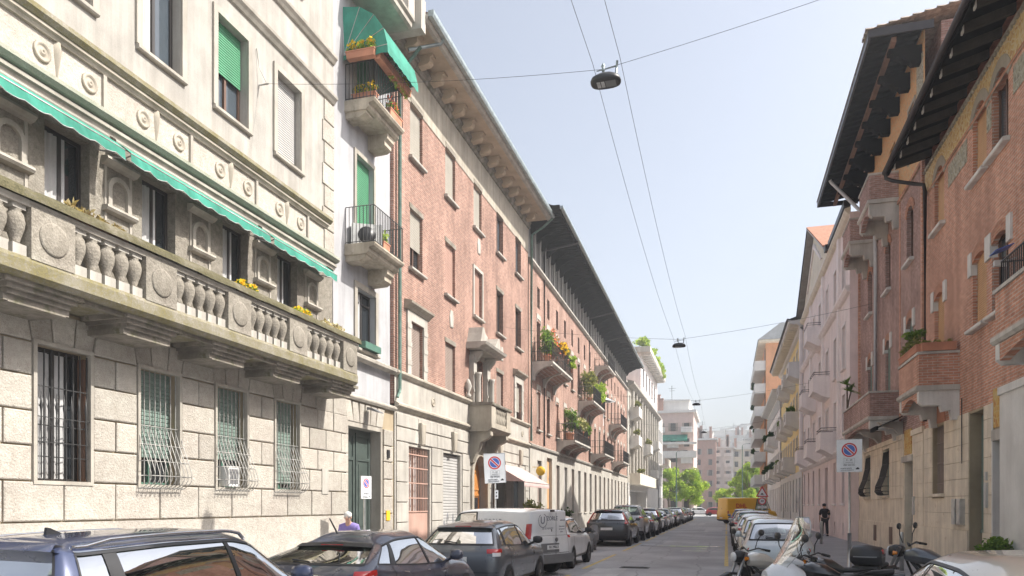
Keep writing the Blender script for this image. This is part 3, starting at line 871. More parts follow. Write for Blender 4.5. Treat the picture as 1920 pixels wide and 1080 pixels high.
def drop():
    g = MB(); P = [(0, .06, .32), (.05, .07, .30), (.075, .06, .15), (.06, .045, 0), (.03, .02, -.2), (.005, .004, -.34)]
    rows = []
    for (w, hh, z) in P: rows.append([(0, -hh, z), (w, -hh*.3, z), (w, hh*.3, z), (0, hh, z)])
    return g.grid(rows, 0, True, True)
for i, c in enumerate([6.83, 7.72, 8.93, 9.81, 10.98, 11.88, 13.08, 14.0, 15.2, 16.1]):
    A.p('medallion', roundel, 'stone_cream', (0, c, 8.69), None, 'roundel')
for c in (7.1, 9.2, 11.3, 13.42, 15.5): A.p('drop_ornament', drop, 'stone_cream', (0, c, 8.7), None, 'drop')
m = MB()
for c in (7.95, 10.1, 12.2, 14.3, 16.4):
    m.box(0, .045, c-.035, c+.035, 8.38, 9.0)
A.p('frieze_strip', m, 'stone_smooth')
# ---- upper floors
U = [6.85, 8.9+.03, 11.0, 13.05, 15.1+.4]
U = [7.3, 9.34, 11.43, 13.48, 15.58]
h = [(c-.5, c+.5, 9.95, 11.87) for c in U]+[(c-.5, c+.5, 14.3, 16.2) for c in U]
m = MB(); holes_wall(m, Y0, Y1, 9.3, 18.5, h, 0, .3); A.p('upper_wall', m, 'plaster_pale')
A.p('wall_return', MB().box(-.3, -.001, Y1-.02, Y1, 4.9, 18.5), 'white_render')
kinds = [dict(), dict(frame='frame_brown', pane='pane_sky'), dict(frame='frame_dark', pane='pane_sky', curt=.5), dict(sh='shutter_green', drop=.56, frame='frame_brown', pane='pane_sky'), dict(sh='shutter_white', drop=1)]
for c, k in zip(U, kinds):
    win(A, c, 9.95, 1.0, 1.92, .24, trim='stone_smooth', tw=.13, td=.05, sill='stone_smooth', sd=.08, **k)
    win(A, c, 14.3, 1.0, 1.9, .24, trim='stone_smooth', tw=.13, td=.05, sill='stone_smooth', sd=.08, sh='shutter_green')
for z in (12.36, 13.42):
    m = MB().mould([(0, z), (.05, z+.02), (.09, z+.08), (.14, z+.14), (.15, z+.2), (.05, z+.26), (0, z+.28)], Y0, 17.68); A.p('moulding', m, 'stone_smooth')
m = MB()
k = 0
z = 8.42
while z < 12.2:
    A.p('quoin', MB().fru(-.01, .035, [(17.12 if k % 2 else 17.2, z+.015), (17.69, z+.015), (17.69, z+.54), (17.12 if k % 2 else 17.2, z+.54)], .015), 'ceppo')
    z += .56; k += 1
# hook with the span wire
A.p('wire_anchor', MB().tube([(.0, 14.42, 11.16), (.25, 14.42, 11.15)], .018, 6).tube([(.02, 14.3, 11.9), (.05, 14.36, 11.5), (.2, 14.42, 11.16)], .008, 5), 'iron_light')
# ---- white wing
WW = -.12
h = [(19.2, 20.35, 6.3, 8.02), (19.15, 20.22, 9.0, 11.8), (19.15, 20.22, 12.95, 15.3)]
m = MB(); holes_wall(m, Y1, YE+.02, 4.88, 18.5, h, WW, .25); A.p('wing_wall', m, 'white_render')
o = win(A, 19.775, 6.3, 1.15, 1.72, .22-WW, 'frame_dark', 'pane', curt=.5, tr=1.4, trim='stone_smooth', tw=.16, td=-.07, t0=-.119, sill='stone_smooth', sd=.02)
for (z, ht) in ((9.0, 2.8), (12.95, 2.35)):
    win(A, 19.685, z, 1.07, ht, .22-WW, 'frame_green', 'pane', sh='shutter_green', drop=.86, trim='stone_smooth', tw=.12, td=-.07, t0=-.119)
A.p('flower_box', MB().box(-.1, .12, 19.3, 20.3, 6.31, 6.5), 'frame_green')
def wing_balcony(zt):
    g = MB()
    g.mould([(WW, zt-.30), (.55, zt-.30), (.62, zt-.24), (.62, zt-.14), (.76, zt-.1), (.8, zt-.04), (.8, zt), (WW, zt)], 18.5, 20.45)
    g.mould([(WW, zt-.72), (.3, zt-.70), (.42, zt-.62), (.42, zt-.5), (.5, zt-.44), (.52, zt-.30), (WW, zt-.30)], 19.9, 20.35)
    g.mould([(WW, zt-.46), (.3, zt-.46), (.5, zt-.36), (.5, zt-.3), (WW, zt-.3)], 18.56, 19.0)
    o = A.p('wing_balcony', g, 'stone_wing')
    r_ = MB(); rails(r_, [(WW+.02, 18.54), (.76, 18.54), (.76, 20.41), (WW+.02, 20.41)], zt, zt+1.02, .1)
    A.p('railing', r_, 'iron', None, o)
wing_balcony(9.0); wing_balcony(12.95)
m = MB().mould([(WW, 16.0), (.9, 16.0), (.98, 16.06), (.98, 16.2), (1.05, 16.26), (1.05, 16.34), (WW, 16.34)], 18.4, 20.6); A.p('top_balcony_slab', m, 'stone_smooth')
A.p('roof_block', MB().box(-9, -.35, Y0, YE-.02, 0, 18.4), 'plaster_pale')
# drain pipe between the stone house and the brick house
one('drainpipe', MB().tube([(-9.9, 21.62, 5.35), (-9.88, 21.62, 5.5), (-9.88, 21.62, 15.4), (-9.3, 21.9, 16.3)], .06, 8).tube([(-9.9, 21.62, 5.4), (-9.9, 21.5, 5.2)], .05, 6), 'copper_green', 'verdigris drainpipe between white wing and brick house', 'drainpipe')
# things on the wing balconies
cu = one('outdoor_air_conditioner', MB().box(-.16, .16, -.42, .42, 0, .62).lathe([(.24, .165), (.24, .172), (.02, .175)], (0, 0, .31), 18, 1, axis=0).box(-.42, .42, -.425, -.421, .0, .0, 1), ['ac_white', 'plastic_black'], 'white air conditioning unit on the lower wing balcony', 'air conditioner', (-9.7, 19.0, 9.02), R(-60))
planter('flower_planter', 'terracotta box with bright green herb on left end of awninged balcony', (-9.55, 18.42, 13.98), .85, R(90), leaf='leaf_bright', flower='flower_yellow', n=220, lh=.24)
planter('flower_planter', 'terracotta box with pink geraniums on awninged balcony front', (-9.12, 18.85, 13.95), .75, 0, leaf='leaf', flower='flower_pink', n=200, lh=.3)
planter('flower_planter', 'long terracotta box with pale trailing flowers on awninged balcony front', (-9.12, 19.62, 13.95), .75, 0, leaf='leaf_bright', flower='flower_white', n=200, lh=.25, trail=.3)
planter('flower_planter', 'last terracotta box with trailing yellow green leaves near brick wall', (-9.12, 20.28, 13.95), .5, 0, leaf='leaf_bright', flower='flower_yellow', n=150, lh=.2, trail=.3)
planter('flower_planter', 'orange marigold box on the floor of the awninged balcony', (-9.6, 18.72, 12.97), .7, R(90), leaf='leaf', flower='flower_yellow', n=150, lh=.25)
planter('flower_planter', 'red flower box low behind railing of the awninged balcony', (-9.3, 19.9, 12.97), .8, 0, leaf='leaf', flower='flower_red', n=150, lh=.3)
planter('flower_planter', 'small green pot plant on the lower wing balcony corner', (-9.32, 19.3, 9.02), .4, 0, leaf='leaf_bright', n=110, lh=.25)
# folding dome awning over the upper wing balcony
t = thing('dome_awning', 'large green dome awning over the upper white wing balcony', 'awning', (-10.1, 19.5, 14.15))
g = MB(); rib = MB(); ya, yb = -1.08, 1.0; rad = 1.32
angs = [R(92), R(68), R(46), R(24), R(4)]
top = [(rad*math.cos(a), rad*math.sin(a)*1.02) for a in angs]
for yv in (ya, yb):
    for k in range(4):
        g.add([(0.02, yv, 0), (top[k][0], yv, top[k][1]), (top[k+1][0], yv, top[k+1][1])], [(0, 1, 2)], 0)
    for k in range(5): rib.tube([(.02, yv-.006*(1 if yv < 0 else -1), 0), (top[k][0]*.995, yv-.006*(1 if yv < 0 else -1), top[k][1]*.995)], .013, 4)
for k in range(4): g.quad((top[k][0], ya, top[k][1]), (top[k][0], yb, top[k][1]), (top[k+1][0], yb, top[k+1][1]), (top[k+1][0], ya, top[k+1][1]))
rows = [[], []]
for k in range(29):
    y_ = ya+(yb-ya)*k/28
    rows[0].append((top[4][0], y_, top[4][1])); rows[1].append((top[4][0]+.01, y_, top[4][1]-.2-.03*abs(math.sin(math.pi*k/4))))
g.grid(rows)
rows = [[], []]
for k in range(17):
    x_ = top[4][0]*k/16
    rows[0].append((x_, ya, .0+.09*k/16)); rows[1].append((x_, ya, -.14+.03*abs(math.sin(math.pi*k/4))))
g.grid(rows)
obj('fabric', g.mesh('fabric', 'awning_green'), t); obj('rib', rib.mesh('rib', 'curtain'), t)
# planters on the balustrade
for (lab, yy_, ln, fl, lf) in (('long terracotta box with dry stalks on balustrade beside first balcony door', 9.2, 1.15, None, 'leaf_dry'), ('box of yellow flowers on the balustrade below the awning gap', 12.95, .7, 'flower_yellow', 'leaf'),
                       ('small terracotta box with sprouting green plant near balustrade end', 15.0, .65, 'flower_yellow', 'leaf_bright'), ('box of pale dry flowers at the far end of the balustrade', 16.4, .95, 'flower_white', 'leaf_dry')):
    planter('flower_planter', lab, (-9.28, yy_, 5.86), ln, 0, h=.22, leaf=lf, flower=fl, n=260, lh=.17, size=.05)
for k, yy_ in enumerate((10.9, 12.0, 13.9)):
    one('planter_trough', MB().box(-.13, .13, -.48, .48, 0, .26).box(-.145, .145, -.5, .5, .22, .25), 'stone_grey', ['empty grey trough behind balustrade, nearest of three', 'empty grey trough behind balustrade, middle of three', 'empty grey trough behind balustrade, farthest of three'][k], 'planter', (-9.3, yy_, 5.82), 0, 'grey troughs behind the balustrade')

# ------------------------------------------------------------------ LEFT 2: brick house with stone base and bracketed cornice
C = B('brick_house', 'pink brick house with pale stone base, stone balcony and bracketed cornice', -10, 30, 1)
Y0, Y1 = 21.42, 37.85
WX = [23.2, 26.4, 29.62, 32.8, 35.95]
WD = 1.05
h = [(c-WD/2, c+WD/2, z0, z1) for c in WX for (z0, z1) in ((13.3, 15.12), (9.65, 11.6))]+[(c-WD/2, c+WD/2, 6.05, 7.88) for c in WX if c != 29.62]+[(29.1, 30.2, 5.1, 7.9)]
m = MB(); holes_wall(m, Y0, Y1, 6.02, 15.05, [x for x in h], 0, .28); A2 = C.p('brick_wall', m, 'brick_l2')
m = MB(); holes_wall(m, Y0, Y1, 15.05, 16.5, [x for x in h], .02, .3); C.p('frieze_wall', m, 'stone_cream')
shs = ['shutter_cream', 'shutter_cream', 'shutter_cream', None, None]
for i, c in enumerate(WX):
    win(C, c, 13.3, WD, 1.82, .2, 'frame_brown', 'pane_sky', sh=shs[i], sill='stone_l2', shade_strip='stone_dirty_shaded' if i < 3 else None)
    win(C, c, 9.65, WD, 1.95, .2, 'frame_brown', 'pane', sh={0: 'shutter_cream', 1: 'shutter_rose', 2: 'shutter_rose'}.get(i), drop={0: .62}.get(i, 1), sill='stone_l2', trim='stone_l2' if i == 2 else None, shade_strip=None if i == 2 else 'stone_dirty_shaded')
    if i != 2:
        win(C, c, 6.05, WD, 1.83, .2, 'frame_brown', 'pane', sh={0: 'shutter_brown', 1: 'shutter_brown', 3: 'shutter_brown', 4: 'shutter_cream'}[i], drop={3: .85, 4: .75}.get(i, 1), trim='stone_l2' if i in (0, 4) else None, tw=.3, td=.06, shade_strip=None if i in (0, 4) else 'stone_dirty_shaded')
for c in (WX[0], WX[4]):
    m = MB().mould([(0, 8.18), (.08, 8.2), (.14, 8.28), (.26, 8.36), (.28, 8.42), (.1, 8.48), (0, 8.5)], c-.98, c+.98); C.p('window_cornice', m, 'stone_cream')
    g = MB()
    for s_ in (-1, 1):
        for z_ in (6.4, 7.0, 7.6): g.box(.0, .075, c+s_*.68-.17, c+s_*.68+.17, z_, z_+.16)
    C.p('keystone_blocks', g, 'stone_l2')
for (y_, z_) in ((26.5, 8.82), (29.75, 12.65), (33.1, 8.8)):
    C.p('shield_ornament', lambda: MB().fru(0, .05, [(-.14, -.3), (.14, -.3), (.2, .1), (.12, .34), (-.12, .34), (-.2, .1)], .04), 'stone_l2', (0, y_, z_), None, 'shield')
# stone band and base
h0 = [(22.5, 24.3, .35, 3.75), (25.6, 27.45, .12, 3.75), (28.75, 30.75, .12, 3.9), (31.69, 33.41, .1, 3.31), (34.99, 37.01, .1, 3.31)]
m = MB(); holes_wall(m, Y0, Y1, 0, 6.02, h0+[(29.1, 30.2, 5.1, 7.9)], .03, .4); C.p('base_wall', m, 'stone_l2')
for (z0, z1, w_) in ((5.86, 6.1, .16), (4.82, 5.08, .18)):
    m = MB()
    for (a, b_) in ((Y0, 28.5), (31.0, Y1)):
        m.mould([(.03, z0), (w_*.6, z0+.04), (w_, z0+.12), (w_, z0+.18), (.06, z1), (.03, z1)], a, b_)
    C.p('string_course', m, 'stone_cream')
for (y0, y1) in ((21.5, 28.4), (31.1, 37.8)):
    for (z0, z1) in ((3.85, 4.3), (4.32, 4.74)):
        n = int((y1-y0)/1.7)
        for k in range(n):
            C.p('stone_block', MB().fru(.02, .075, [(y0+(y1-y0)*k/n+.012, z0+.012), (y0+(y1-y0)*(k+1)/n-.012, z0+.012), (y0+(y1-y0)*(k+1)/n-.012, z1-.012), (y0+(y1-y0)*k/n+.012, z1-.012)], .012), 'stone_l2')
for (y0, y1) in ((21.5, 22.38), (24.42, 25.48), (27.57, 28.45), (30.95, 31.58), (33.52, 34.88), (37.1, 37.8)):
    z = .62
    while z < 3.8:
        C.p('stone_block', MB().fru(.02, .075, [(y0+.01, z+.012), (y1-.01, z+.012), (y1-.01, min(z+.64, 3.85)-.012), (y0+.01, min(z+.64, 3.85)-.012)], .012), 'stone_l2'); z += .645
    C.p('plinth', MB().box(.02, .1, y0, y1, 0, .6), 'stone_grey')
def keyst(): return MB().fru(.02, .2, [(-.12, 0), (.12, 0), (.2, .75), (-.2, .75)], .05)
for c in (23.4, 26.5, 32.5, 36.0): C.p('keystone', keyst, 'stone_cream', (.02, c, 3.82), None, 'keyst')
for (y_, z_) in ((24.6, 5.45), (36.6, 5.45)): C.p('medallion', roundel, 'stone_cream', (.03, y_, z_), None, 'roundel')
# grated window, roller door, shop
o = win(C, 23.4, 1.55, 1.7, 2.2, .3, 'frame_brown', 'pane', curt=.8)
def grate():
    g = MB()
    for k in range(12): g.box(-.06, -.035, -.8+k*.145-.012, -.8+k*.145+.012, 0, 2.2)
    for z_ in (.05, .5, 1.0, 1.5, 1.95): g.box(-.034, -.02, -.85, .85, z_-.02, z_+.02)
    return g
C.p('window_grille', grate, 'shutter_rose', None, o, 'l2grate')
C.p('panel', MB().box(-.3, -.05, 22.52, 24.28, .35, 1.55), 'shutter_rose')
d = C.p('roller_door', slats_mb(1.82, 3.6, .11, .025), 'shutter_white', (-.12, 26.52, .12))
gr = MB(); rr = random.Random(5)
for k in range(9):
    pts = [(.03, -.75+k*.17, .35+rr.random()*.2)]
    for j in range(5): pts.append((.03, pts[-1][1]+rr.uniform(-.06, .1), pts[-1][2]+rr.uniform(.1, .32)*(1 if j < 3 else -1)))
    gr.tube(pts, .011, 3)
C.p('graffiti', gr, 'ink_grey', None, d)
# portal with orange door under the stone balcony
inn, out = arch_ring(28.85, 30.65, 3.0, .88, .26, 12)
g = MB(); strip_ext(g, inn, out, .02, .12); g.box(.02, .12, 28.6, 28.85, .12, 3.0).box(.02, .12, 30.65, 30.9, .12, 3.0)
C.p('portal_arch', g, 'stone_cream')
a_, b_ = arch_poly(28.75, 30.75, 3.0, .9, 3.95, 12); C.p('portal_spandrel', MB().ext(a_+b_, -.3, .025), 'stone_cream')
g = MB().box(-.38, -.3, 28.75, 30.75, .12, 3.95); d = C.p('door', g, 'wood_orange')
g = MB()
for (ya, yb) in ((28.85, 29.7), (29.8, 30.65)):
    for (z0, z1) in ((.3, 1.0), (1.15, 2.3), (2.45, 3.3)):
        g.box(-.3, -.27, ya, ya+.09, z0, z1).box(-.3, -.27, yb-.09, yb, z0, z1).box(-.3, -.271, ya+.09, yb-.09, z0, z0+.09).box(-.3, -.271, ya+.09, yb-.09, z1-.09, z1)
C.p('door_panelling', g, 'wood_orange', None, d)
C.p('door_window', MB().box(-.3, -.285, 29.95, 30.5, 1.35, 2.15), 'pane', None, d)
# balcony on scroll brackets
g = MB().mould([(0, 4.78), (.85, 4.78), (.95, 4.86), (1.02, 4.92), (1.02, 5.06), (0, 5.06)], 28.35, 31.15)
sb = C.p('stone_balcony', g, 'stone_cream')
g = MB().box(.02, 1.0, 28.4, 28.62, 5.06, 5.82).box(.02, 1.0, 30.88, 31.1, 5.06, 5.82).box(.78, 1.0, 28.62, 28.95, 5.06, 5.82).box(.78, 1.0, 30.55, 30.88, 5.06, 5.82).box(.82, .96, 28.95, 30.55, 5.06, 5.16)
C.p('parapet', g, 'stone_cream', None, sb)
def balu2(): return MB().lathe([(.06, 0), (.05, .06), (.09, .25), (.05, .38), (.05, .42), (.09, .55), (.05, .66)], (0, 0, 0), 10)
for k in range(7):
    o = C.p('baluster', balu2, 'stone_cream', (.89, 29.07+k*.228, 5.16), None, 'balu2'); o.parent = sb; o.location = (.89, 29.07+k*.228, 5.16)
g = MB().mould([(.0, 5.82), (1.04, 5.82), (1.06, 5.86), (1.06, 5.93), (.74, 5.93), (.74, 5.95), (0, 5.95)], 28.34, 31.16); C.p('handrail', g, 'stone_dirty_shaded', None, sb)
for y_ in (28.5, 30.72):
    C.p('bracket', MB().mould([(.02, 3.5), (.16, 3.55), (.3, 3.9), (.42, 4.1), (.5, 4.36), (.8, 4.5), (.92, 4.62), (.92, 4.775), (.02, 4.775)], y_, y_+.34), 'stone_cream', None, sb)
# aedicule above the balcony
g = MB()
for (ya, yb) in ((28.55, 28.95), (30.35, 30.75)):
    g.box(0, .2, ya, yb, 5.06, 7.9)
    for z_ in (5.7, 6.4, 7.1): g.box(.2, .23, ya-.03, yb+.03, z_, z_+.1)
    g.lathe([(.13, 0), (.11, .1), (.1, 1.9), (.12, 2.0), (.15, 2.1)], (.33, (ya+yb)/2, 5.1), 10)
    g.mould([(0, 7.6), (.25, 7.65), (.45, 7.9), (.5, 8.05), (0, 8.05)], ya+.08, yb-.08)
g.box(0, .1, 28.95, 30.35, 7.9, 8.1)
C.p('door_surround', g, 'stone_l2')
g = MB().mould([(0, 8.1), (.55, 8.1), (.62, 8.18), (.8, 8.24), (.85, 8.34), (0, 8.36)], 28.2, 31.1)
g.ext([(28.25, 8.36), (29.35, 8.36), (29.0, 8.62), (28.7, 8.95), (28.5, 8.98), (28.42, 8.75)], 0, .6)
g.ext([(31.05, 8.36), (29.95, 8.36), (30.3, 8.62), (30.6, 8.95), (30.8, 8.98), (30.88, 8.75)], 0, .6)
g.lathe([(.1, 8.36), (.16, 8.5), (.1, 8.7), (.14, 8.8), (.02, 9.0)], (.3, 29.65, 0), 8)
C.p('broken_pediment', g, 'stone_l2')
win(C, 29.65, 5.1, 1.1, 2.8, .22, 'frame_brown', 'pane', mull=1)
for y_ in (28.2, ):
    C.p('finial', MB().lathe([(.12, 0), (.12, .1), (.05, .2), (.16, .45), (.1, .62), (.03, .75)], (.12, 28.1, 6.1), 10), 'stone_l2')
# cornice
g = MB().quad((0.0, Y0, 16.78), (1.05, Y0, 16.78), (1.05, Y1+.3, 16.78), (0, Y1+.3, 16.78)); C.p('eaves_soffit', g, 'soffit')
g = MB().mould([(.98, 16.74), (1.1, 16.74), (1.16, 16.82), (1.18, 16.95), (.2, 17.0), (.98, 16.8)], Y0-.05, Y1+.3); C.p('cornice', g, 'stone_l2')
g = MB().mould([(.02, 16.3), (.08, 16.32), (.14, 16.42), (.14, 16.5), (.2, 16.56), (.2, 16.62), (.02, 16.78)], Y0, Y1); C.p('bed_moulding', g, 'stone_dirty_shaded')
g = MB().mould([(1.17, 16.86), (1.32, 16.84), (1.36, 16.92), (1.36, 17.04), (1.17, 17.04)], Y0-.05, Y1+.35); C.p('gutter', g, 'zinc')
def modil():
    return MB().mould([(0, -.36), (.12, -.35), (.34, -.31), (.42, -.24), (.43, -.1), (.52, -.08), (.52, 0), (0, 0)], -.15, .15)
y_ = 22.1
while y_ < Y1:
    C.p('modillion', modil, 'soffit', (.14, y_, 16.775), None, 'modil'); y_ += 1.07
C.p('roof', MB().add([(1.2, Y0, 17.0), (1.2, Y1+.3, 17.0), (-6, Y1+.3, 19.8), (-6, Y0, 19.8)], [(0, 1, 2, 3)]), 'roof_tile')
C.p('roof_block', MB().box(-9, -.45, Y0, Y1, 0, 16.9), 'stone_cream')
C.p('wall_return', MB().box(-.44, -.002, Y0, Y0+.2, 5, 16.5), 'brick_l2')
C.p('cornice_end', MB().box(0, 1.1, Y0-.4, Y0-.06, 16.3, 17.3).box(-.2, .9, Y0-.9, Y0-.4, 16.5, 17.6), 'stone_l2')
# drainpipes
one('drainpipe', MB().tube([(-8.7, 37.95, 16.75), (-9.2, 37.95, 16.35), (-9.82, 37.95, 16.0), (-9.84, 37.95, 12), (-9.84, 37.95, 5.2)], .065, 8), 'copper_green', 'verdigris drainpipe at joint of the two brick houses', 'drainpipe')
one('drainpipe', MB().tube([(-8.75, 22.6, 16.9), (-8.9, 22.6, 16.75), (-9.75, 22.0, 16.35)], .06, 8), 'zinc', 'short zinc pipe elbow under the bracketed cornice', 'drainpipe')
# shop under the house: pink awning, dark shop front
C.p('shop_front', MB().box(-.35, -.3, 31.7, 33.4, .12, 3.3), 'pane')
C.p('shop_front', MB().box(-.35, -.3, 35.0, 37.0, .12, 3.3), 'pane')
C.p('shop_mullion', MB().box(-.3, -.2, 32.3, 32.9, .12, 3.3), 'wood_brown')
t = thing('shop_awning', 'faded pink sloping shop awning with scalloped edge on brick house', 'awning', (-9.95, 34.3, 3.1))
g = MB(); rows = [[], [], []]
for k in range(41):
    y_ = -2.9+4.7*k/40
    rows[0].append((0, y_, .62)); rows[1].append((1.5, y_, -.25)); rows[2].append((1.51, y_, -.45-.03*abs(math.sin(math.pi*k/3))))
g.grid(rows); g.add([(0, -2.9, .62), (1.5, -2.9, -.25), (0, -2.9, -.2)], [(0, 1, 2)])
obj('fabric', g.mesh('fabric', 'awning_pink'), t)
obj('bar', MB().tube([(1.5, -2.9, -.26), (1.5, 1.8, -.26)], .02, 5).mesh('bar', 'iron_light'), t)
one('hanging_sign', MB().lathe([(.02, -.03), (.25, -.03), (.25, .03), (.02, .03)], (0, 0, 0), 20, axis=1).box(-.45, .0, -.012, .012, .2, .23), 'sign_yellow', 'round yellow sign hung out from the brick house base', 'sign', (-9.5, 38.6, 3.64))
# ------------------------------------------------------------------ LEFT 3: brick house with dark timber eaves and planted balconies
D = B('brick_house', 'long brick house with dark overhanging timber eaves and planted balconies', -10, 37.9, 1, R(.9))
Y0, Y1 = 38.0, 84.0
cols = [40.3+2.55*k for k in range(17)]
h = []
for k, c in enumerate(cols):
    h += [(c-.42, c+.42, 6.0, 8.1), (c-.42, c+.42, 9.75, 12.0), (c-.32, c+.32, 12.75, 13.9)]
m = MB(); holes_wall(m, Y0, Y1, 5.0, 14.75, h, 0, .26); D.p('brick_wall', m, 'brick_l3')
def white_cap():
    return MB().ext([(-.55, 0), (-.42, 0), (-.42, .22), (.42, .22), (.42, 0), (.55, 0), (.45, .5), (-.45, .5)], -.01, .03)
for k, c in enumerate(cols):
    s1 = ['shutter_brown', None, 'shutter_rose', None, 'shutter_dark'][k % 5]
    win(D, c, 6.0, .84, 2.1, .2, 'frame_brown', 'pane', sh=s1, drop=.9, sill='stone_l2')
    win(D, c, 9.75, .84, 2.25, .2, 'frame_brown', 'pane', sh=[None, 'shutter_brown', None][k % 3], drop=.7, sill='stone_l2')
    win(D, c, 12.75, .64, 1.15, .2, 'frame_dark', 'pane')
    D.p('window_cap', white_cap, 'stone_l2', (0, c, 11.9), None, 'wcap'); D.p('window_cap', white_cap, 'stone_l2', (0, c, 8.0), None, 'wcap')
# base
hb = [(c-.5, c+.5, 1.3, 4.3) for c in cols if abs(c-42.85) > .1]+[(42.2, 43.6, .12, 4.6)]
m = MB(); holes_wall(m, Y0, Y1, 0, 5.0, hb, .06, .3); D.p('base_wall', m, 'stone_l2')
D.p('string_course', MB().mould([(.06, 4.92), (.16, 4.95), (.2, 5.05), (.06, 5.12), (0, 5.12)], Y0, Y1), 'stone_l2')
for k, c in enumerate(cols):
    if abs(c-42.85) > .1: win(D, c, 1.3, 1.0, 3.0, .2, 'frame_brown', 'pane', sh=['shutter_brown', 'shutter_white', 'shutter_brown', 'shutter_white'][k % 4], drop=.95, sill='stone_l2')
D.p('door', MB().box(-.2, -.14, 42.2, 43.6, .12, 4.6), 'wood_ochre')
m = MB()
for (a, b_) in ((42.28, 42.85), (42.95, 43.52)):
    for (z0, z1) in ((.3, 1.5), (1.65, 3.3), (3.45, 4.4)): m.box(-.14, -.11, a, b_, z0, z1)
D.p('door_panelling', m, 'wood_ochre')
# glazed top storey
hw = []
top = [38.7+1.28*k for k in range(35)]
hw = [(c-.3, c+.3, 15.1, 16.75) for c in top]
m = MB(); holes_wall(m, Y0, Y1, 14.75, 17.1, hw, -.05, .2); D.p('top_storey_wall', m, 'pilaster_grey')
for k, c in enumerate(top[:28]): win(D, c, 15.1, .6, 1.65, .17, 'frame_white', 'pane_sky', mull=0, curt=[None, .6, None, None][k % 4])
m = MB()
for c in top: m.box(-.05, .05, c+.44, c+.84, 14.85, 17.1)
D.p('pilasters', m, 'pilaster_grey')
D.p('string_course', MB().mould([(-.05, 14.62), (.1, 14.66), (.2, 14.76), (.2, 14.86), (-.05, 14.92)], Y0, Y1), 'stone_l2')
# eaves
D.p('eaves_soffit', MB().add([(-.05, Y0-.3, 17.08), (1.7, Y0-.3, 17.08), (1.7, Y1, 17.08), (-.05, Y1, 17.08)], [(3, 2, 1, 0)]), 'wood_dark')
D.p('roof', MB().add([(1.75, Y0-.35, 17.2), (1.75, Y1, 17.2), (-5, Y1, 19.6), (-5, Y0-.35, 19.6)], [(0, 1, 2, 3)]), 'roof_slate')
D.p('fascia', MB().box(1.68, 1.74, Y0-.35, Y1, 17.02, 17.26).box(-.1, 1.74, Y0-.4, Y0-.35, 17.02, 17.3), 'wood_dark')
D.p('gutter', MB().mould([(1.75, 17.1), (1.86, 17.08), (1.92, 17.14), (1.92, 17.24), (1.75, 17.24)], Y0-.4, Y1), 'zinc')
def eave_br(): return MB().mould([(-.05, -.8), (.14, -.76), (.3, -.48), (.6, -.36), (.7, -.26), (.95, -.2), (1.05, -.1), (1.5, -.07), (1.5, 0), (-.05, 0)], -.07, .07)
y_ = 38.7
while y_ < Y1: D.p('eaves_bracket', eave_br, 'wood_dark', (0, y_, 17.06), None, 'eavebr'); y_ += 1.28
def raft(): return MB().box(.1, 1.66, -.05, .05, -.09, -.002)
y_ = 38.2
while y_ < 66: D.p('rafter', raft, 'wood_dark', (0, y_, 17.07), None, 'raft'); y_ += .42
for (y_, lab) in ((42.5, 'first'), (58.5, 'second'), (67, 'third')):
    D.p('downpipe', MB().tube([(1.8, y_, 17.08), (1.78, y_, 16.95), (.1, y_-1.0, 16.35), (.07, y_-1.0, 16.0), (.07, y_-1.0, 5.2)], .055, 6), 'gutter_dark')
def brick_balcony(b, y0, y1, zt, w=1.15, solid=False):
    g = MB().mould([(0, zt-.16), (w-.06, zt-.16), (w, zt-.1), (w, zt), (0, zt)], y0, y1)
    o = b.p('balcony', g, 'concrete')
    c = MB(); n = 12
    for (ya, yb) in ((y0+.02, y0+.3), (y1-.3, y1-.02), ((y0+y1)/2-.14, (y0+y1)/2+.14)):
        pr = [(0, zt-1.0), (.12, zt-.98)]+[(.12+(w-.22)*(1-math.cos(math.pi/2*k/6)), zt-.98+.74*math.sin(math.pi/2*k/6)) for k in range(1, 7)]+[(w-.1, zt-.161), (0, zt-.161)]
        c.mould(pr, ya, yb)
    b.p('corbel', c, 'concrete', None, o)
    b.p('corbel_vault', MB().add([(0, y0+.3, zt-.5), (w-.2, y0+.3, zt-.17), (w-.2, y1-.3, zt-.17), (0, y1-.3, zt-.5)], [(0, 1, 2, 3)]), 'brick_l3', None, o)
    r_ = MB(); rails(r_, [(0, y0+.05), (w-.05, y0+.05), (w-.05, y1-.05), (0, y1-.05)], zt, zt+1.05, .13, .009, .016, zt+.55)
    b.p('railing', r_, 'iron', None, o)
    return o
bl = [(38.7, 44.4, 9.5), (45.3, 51.3, 5.85), (52.8, 58.8, 9.3), (58.5, 64.2, 5.9), (60.5, 65, 13.2), (69, 74, 9.3), (71, 76, 6.0)]
for (a, b_, z) in bl: brick_balcony(D, a, b_, z)
def dpl(u, w, z):      # point of the rotated house in the world
    return (-10+w*math.cos(R(.9))-(u-37.9)*math.sin(R(.9)), 37.9+w*math.sin(R(.9))+(u-37.9)*math.cos(R(.9)), z)
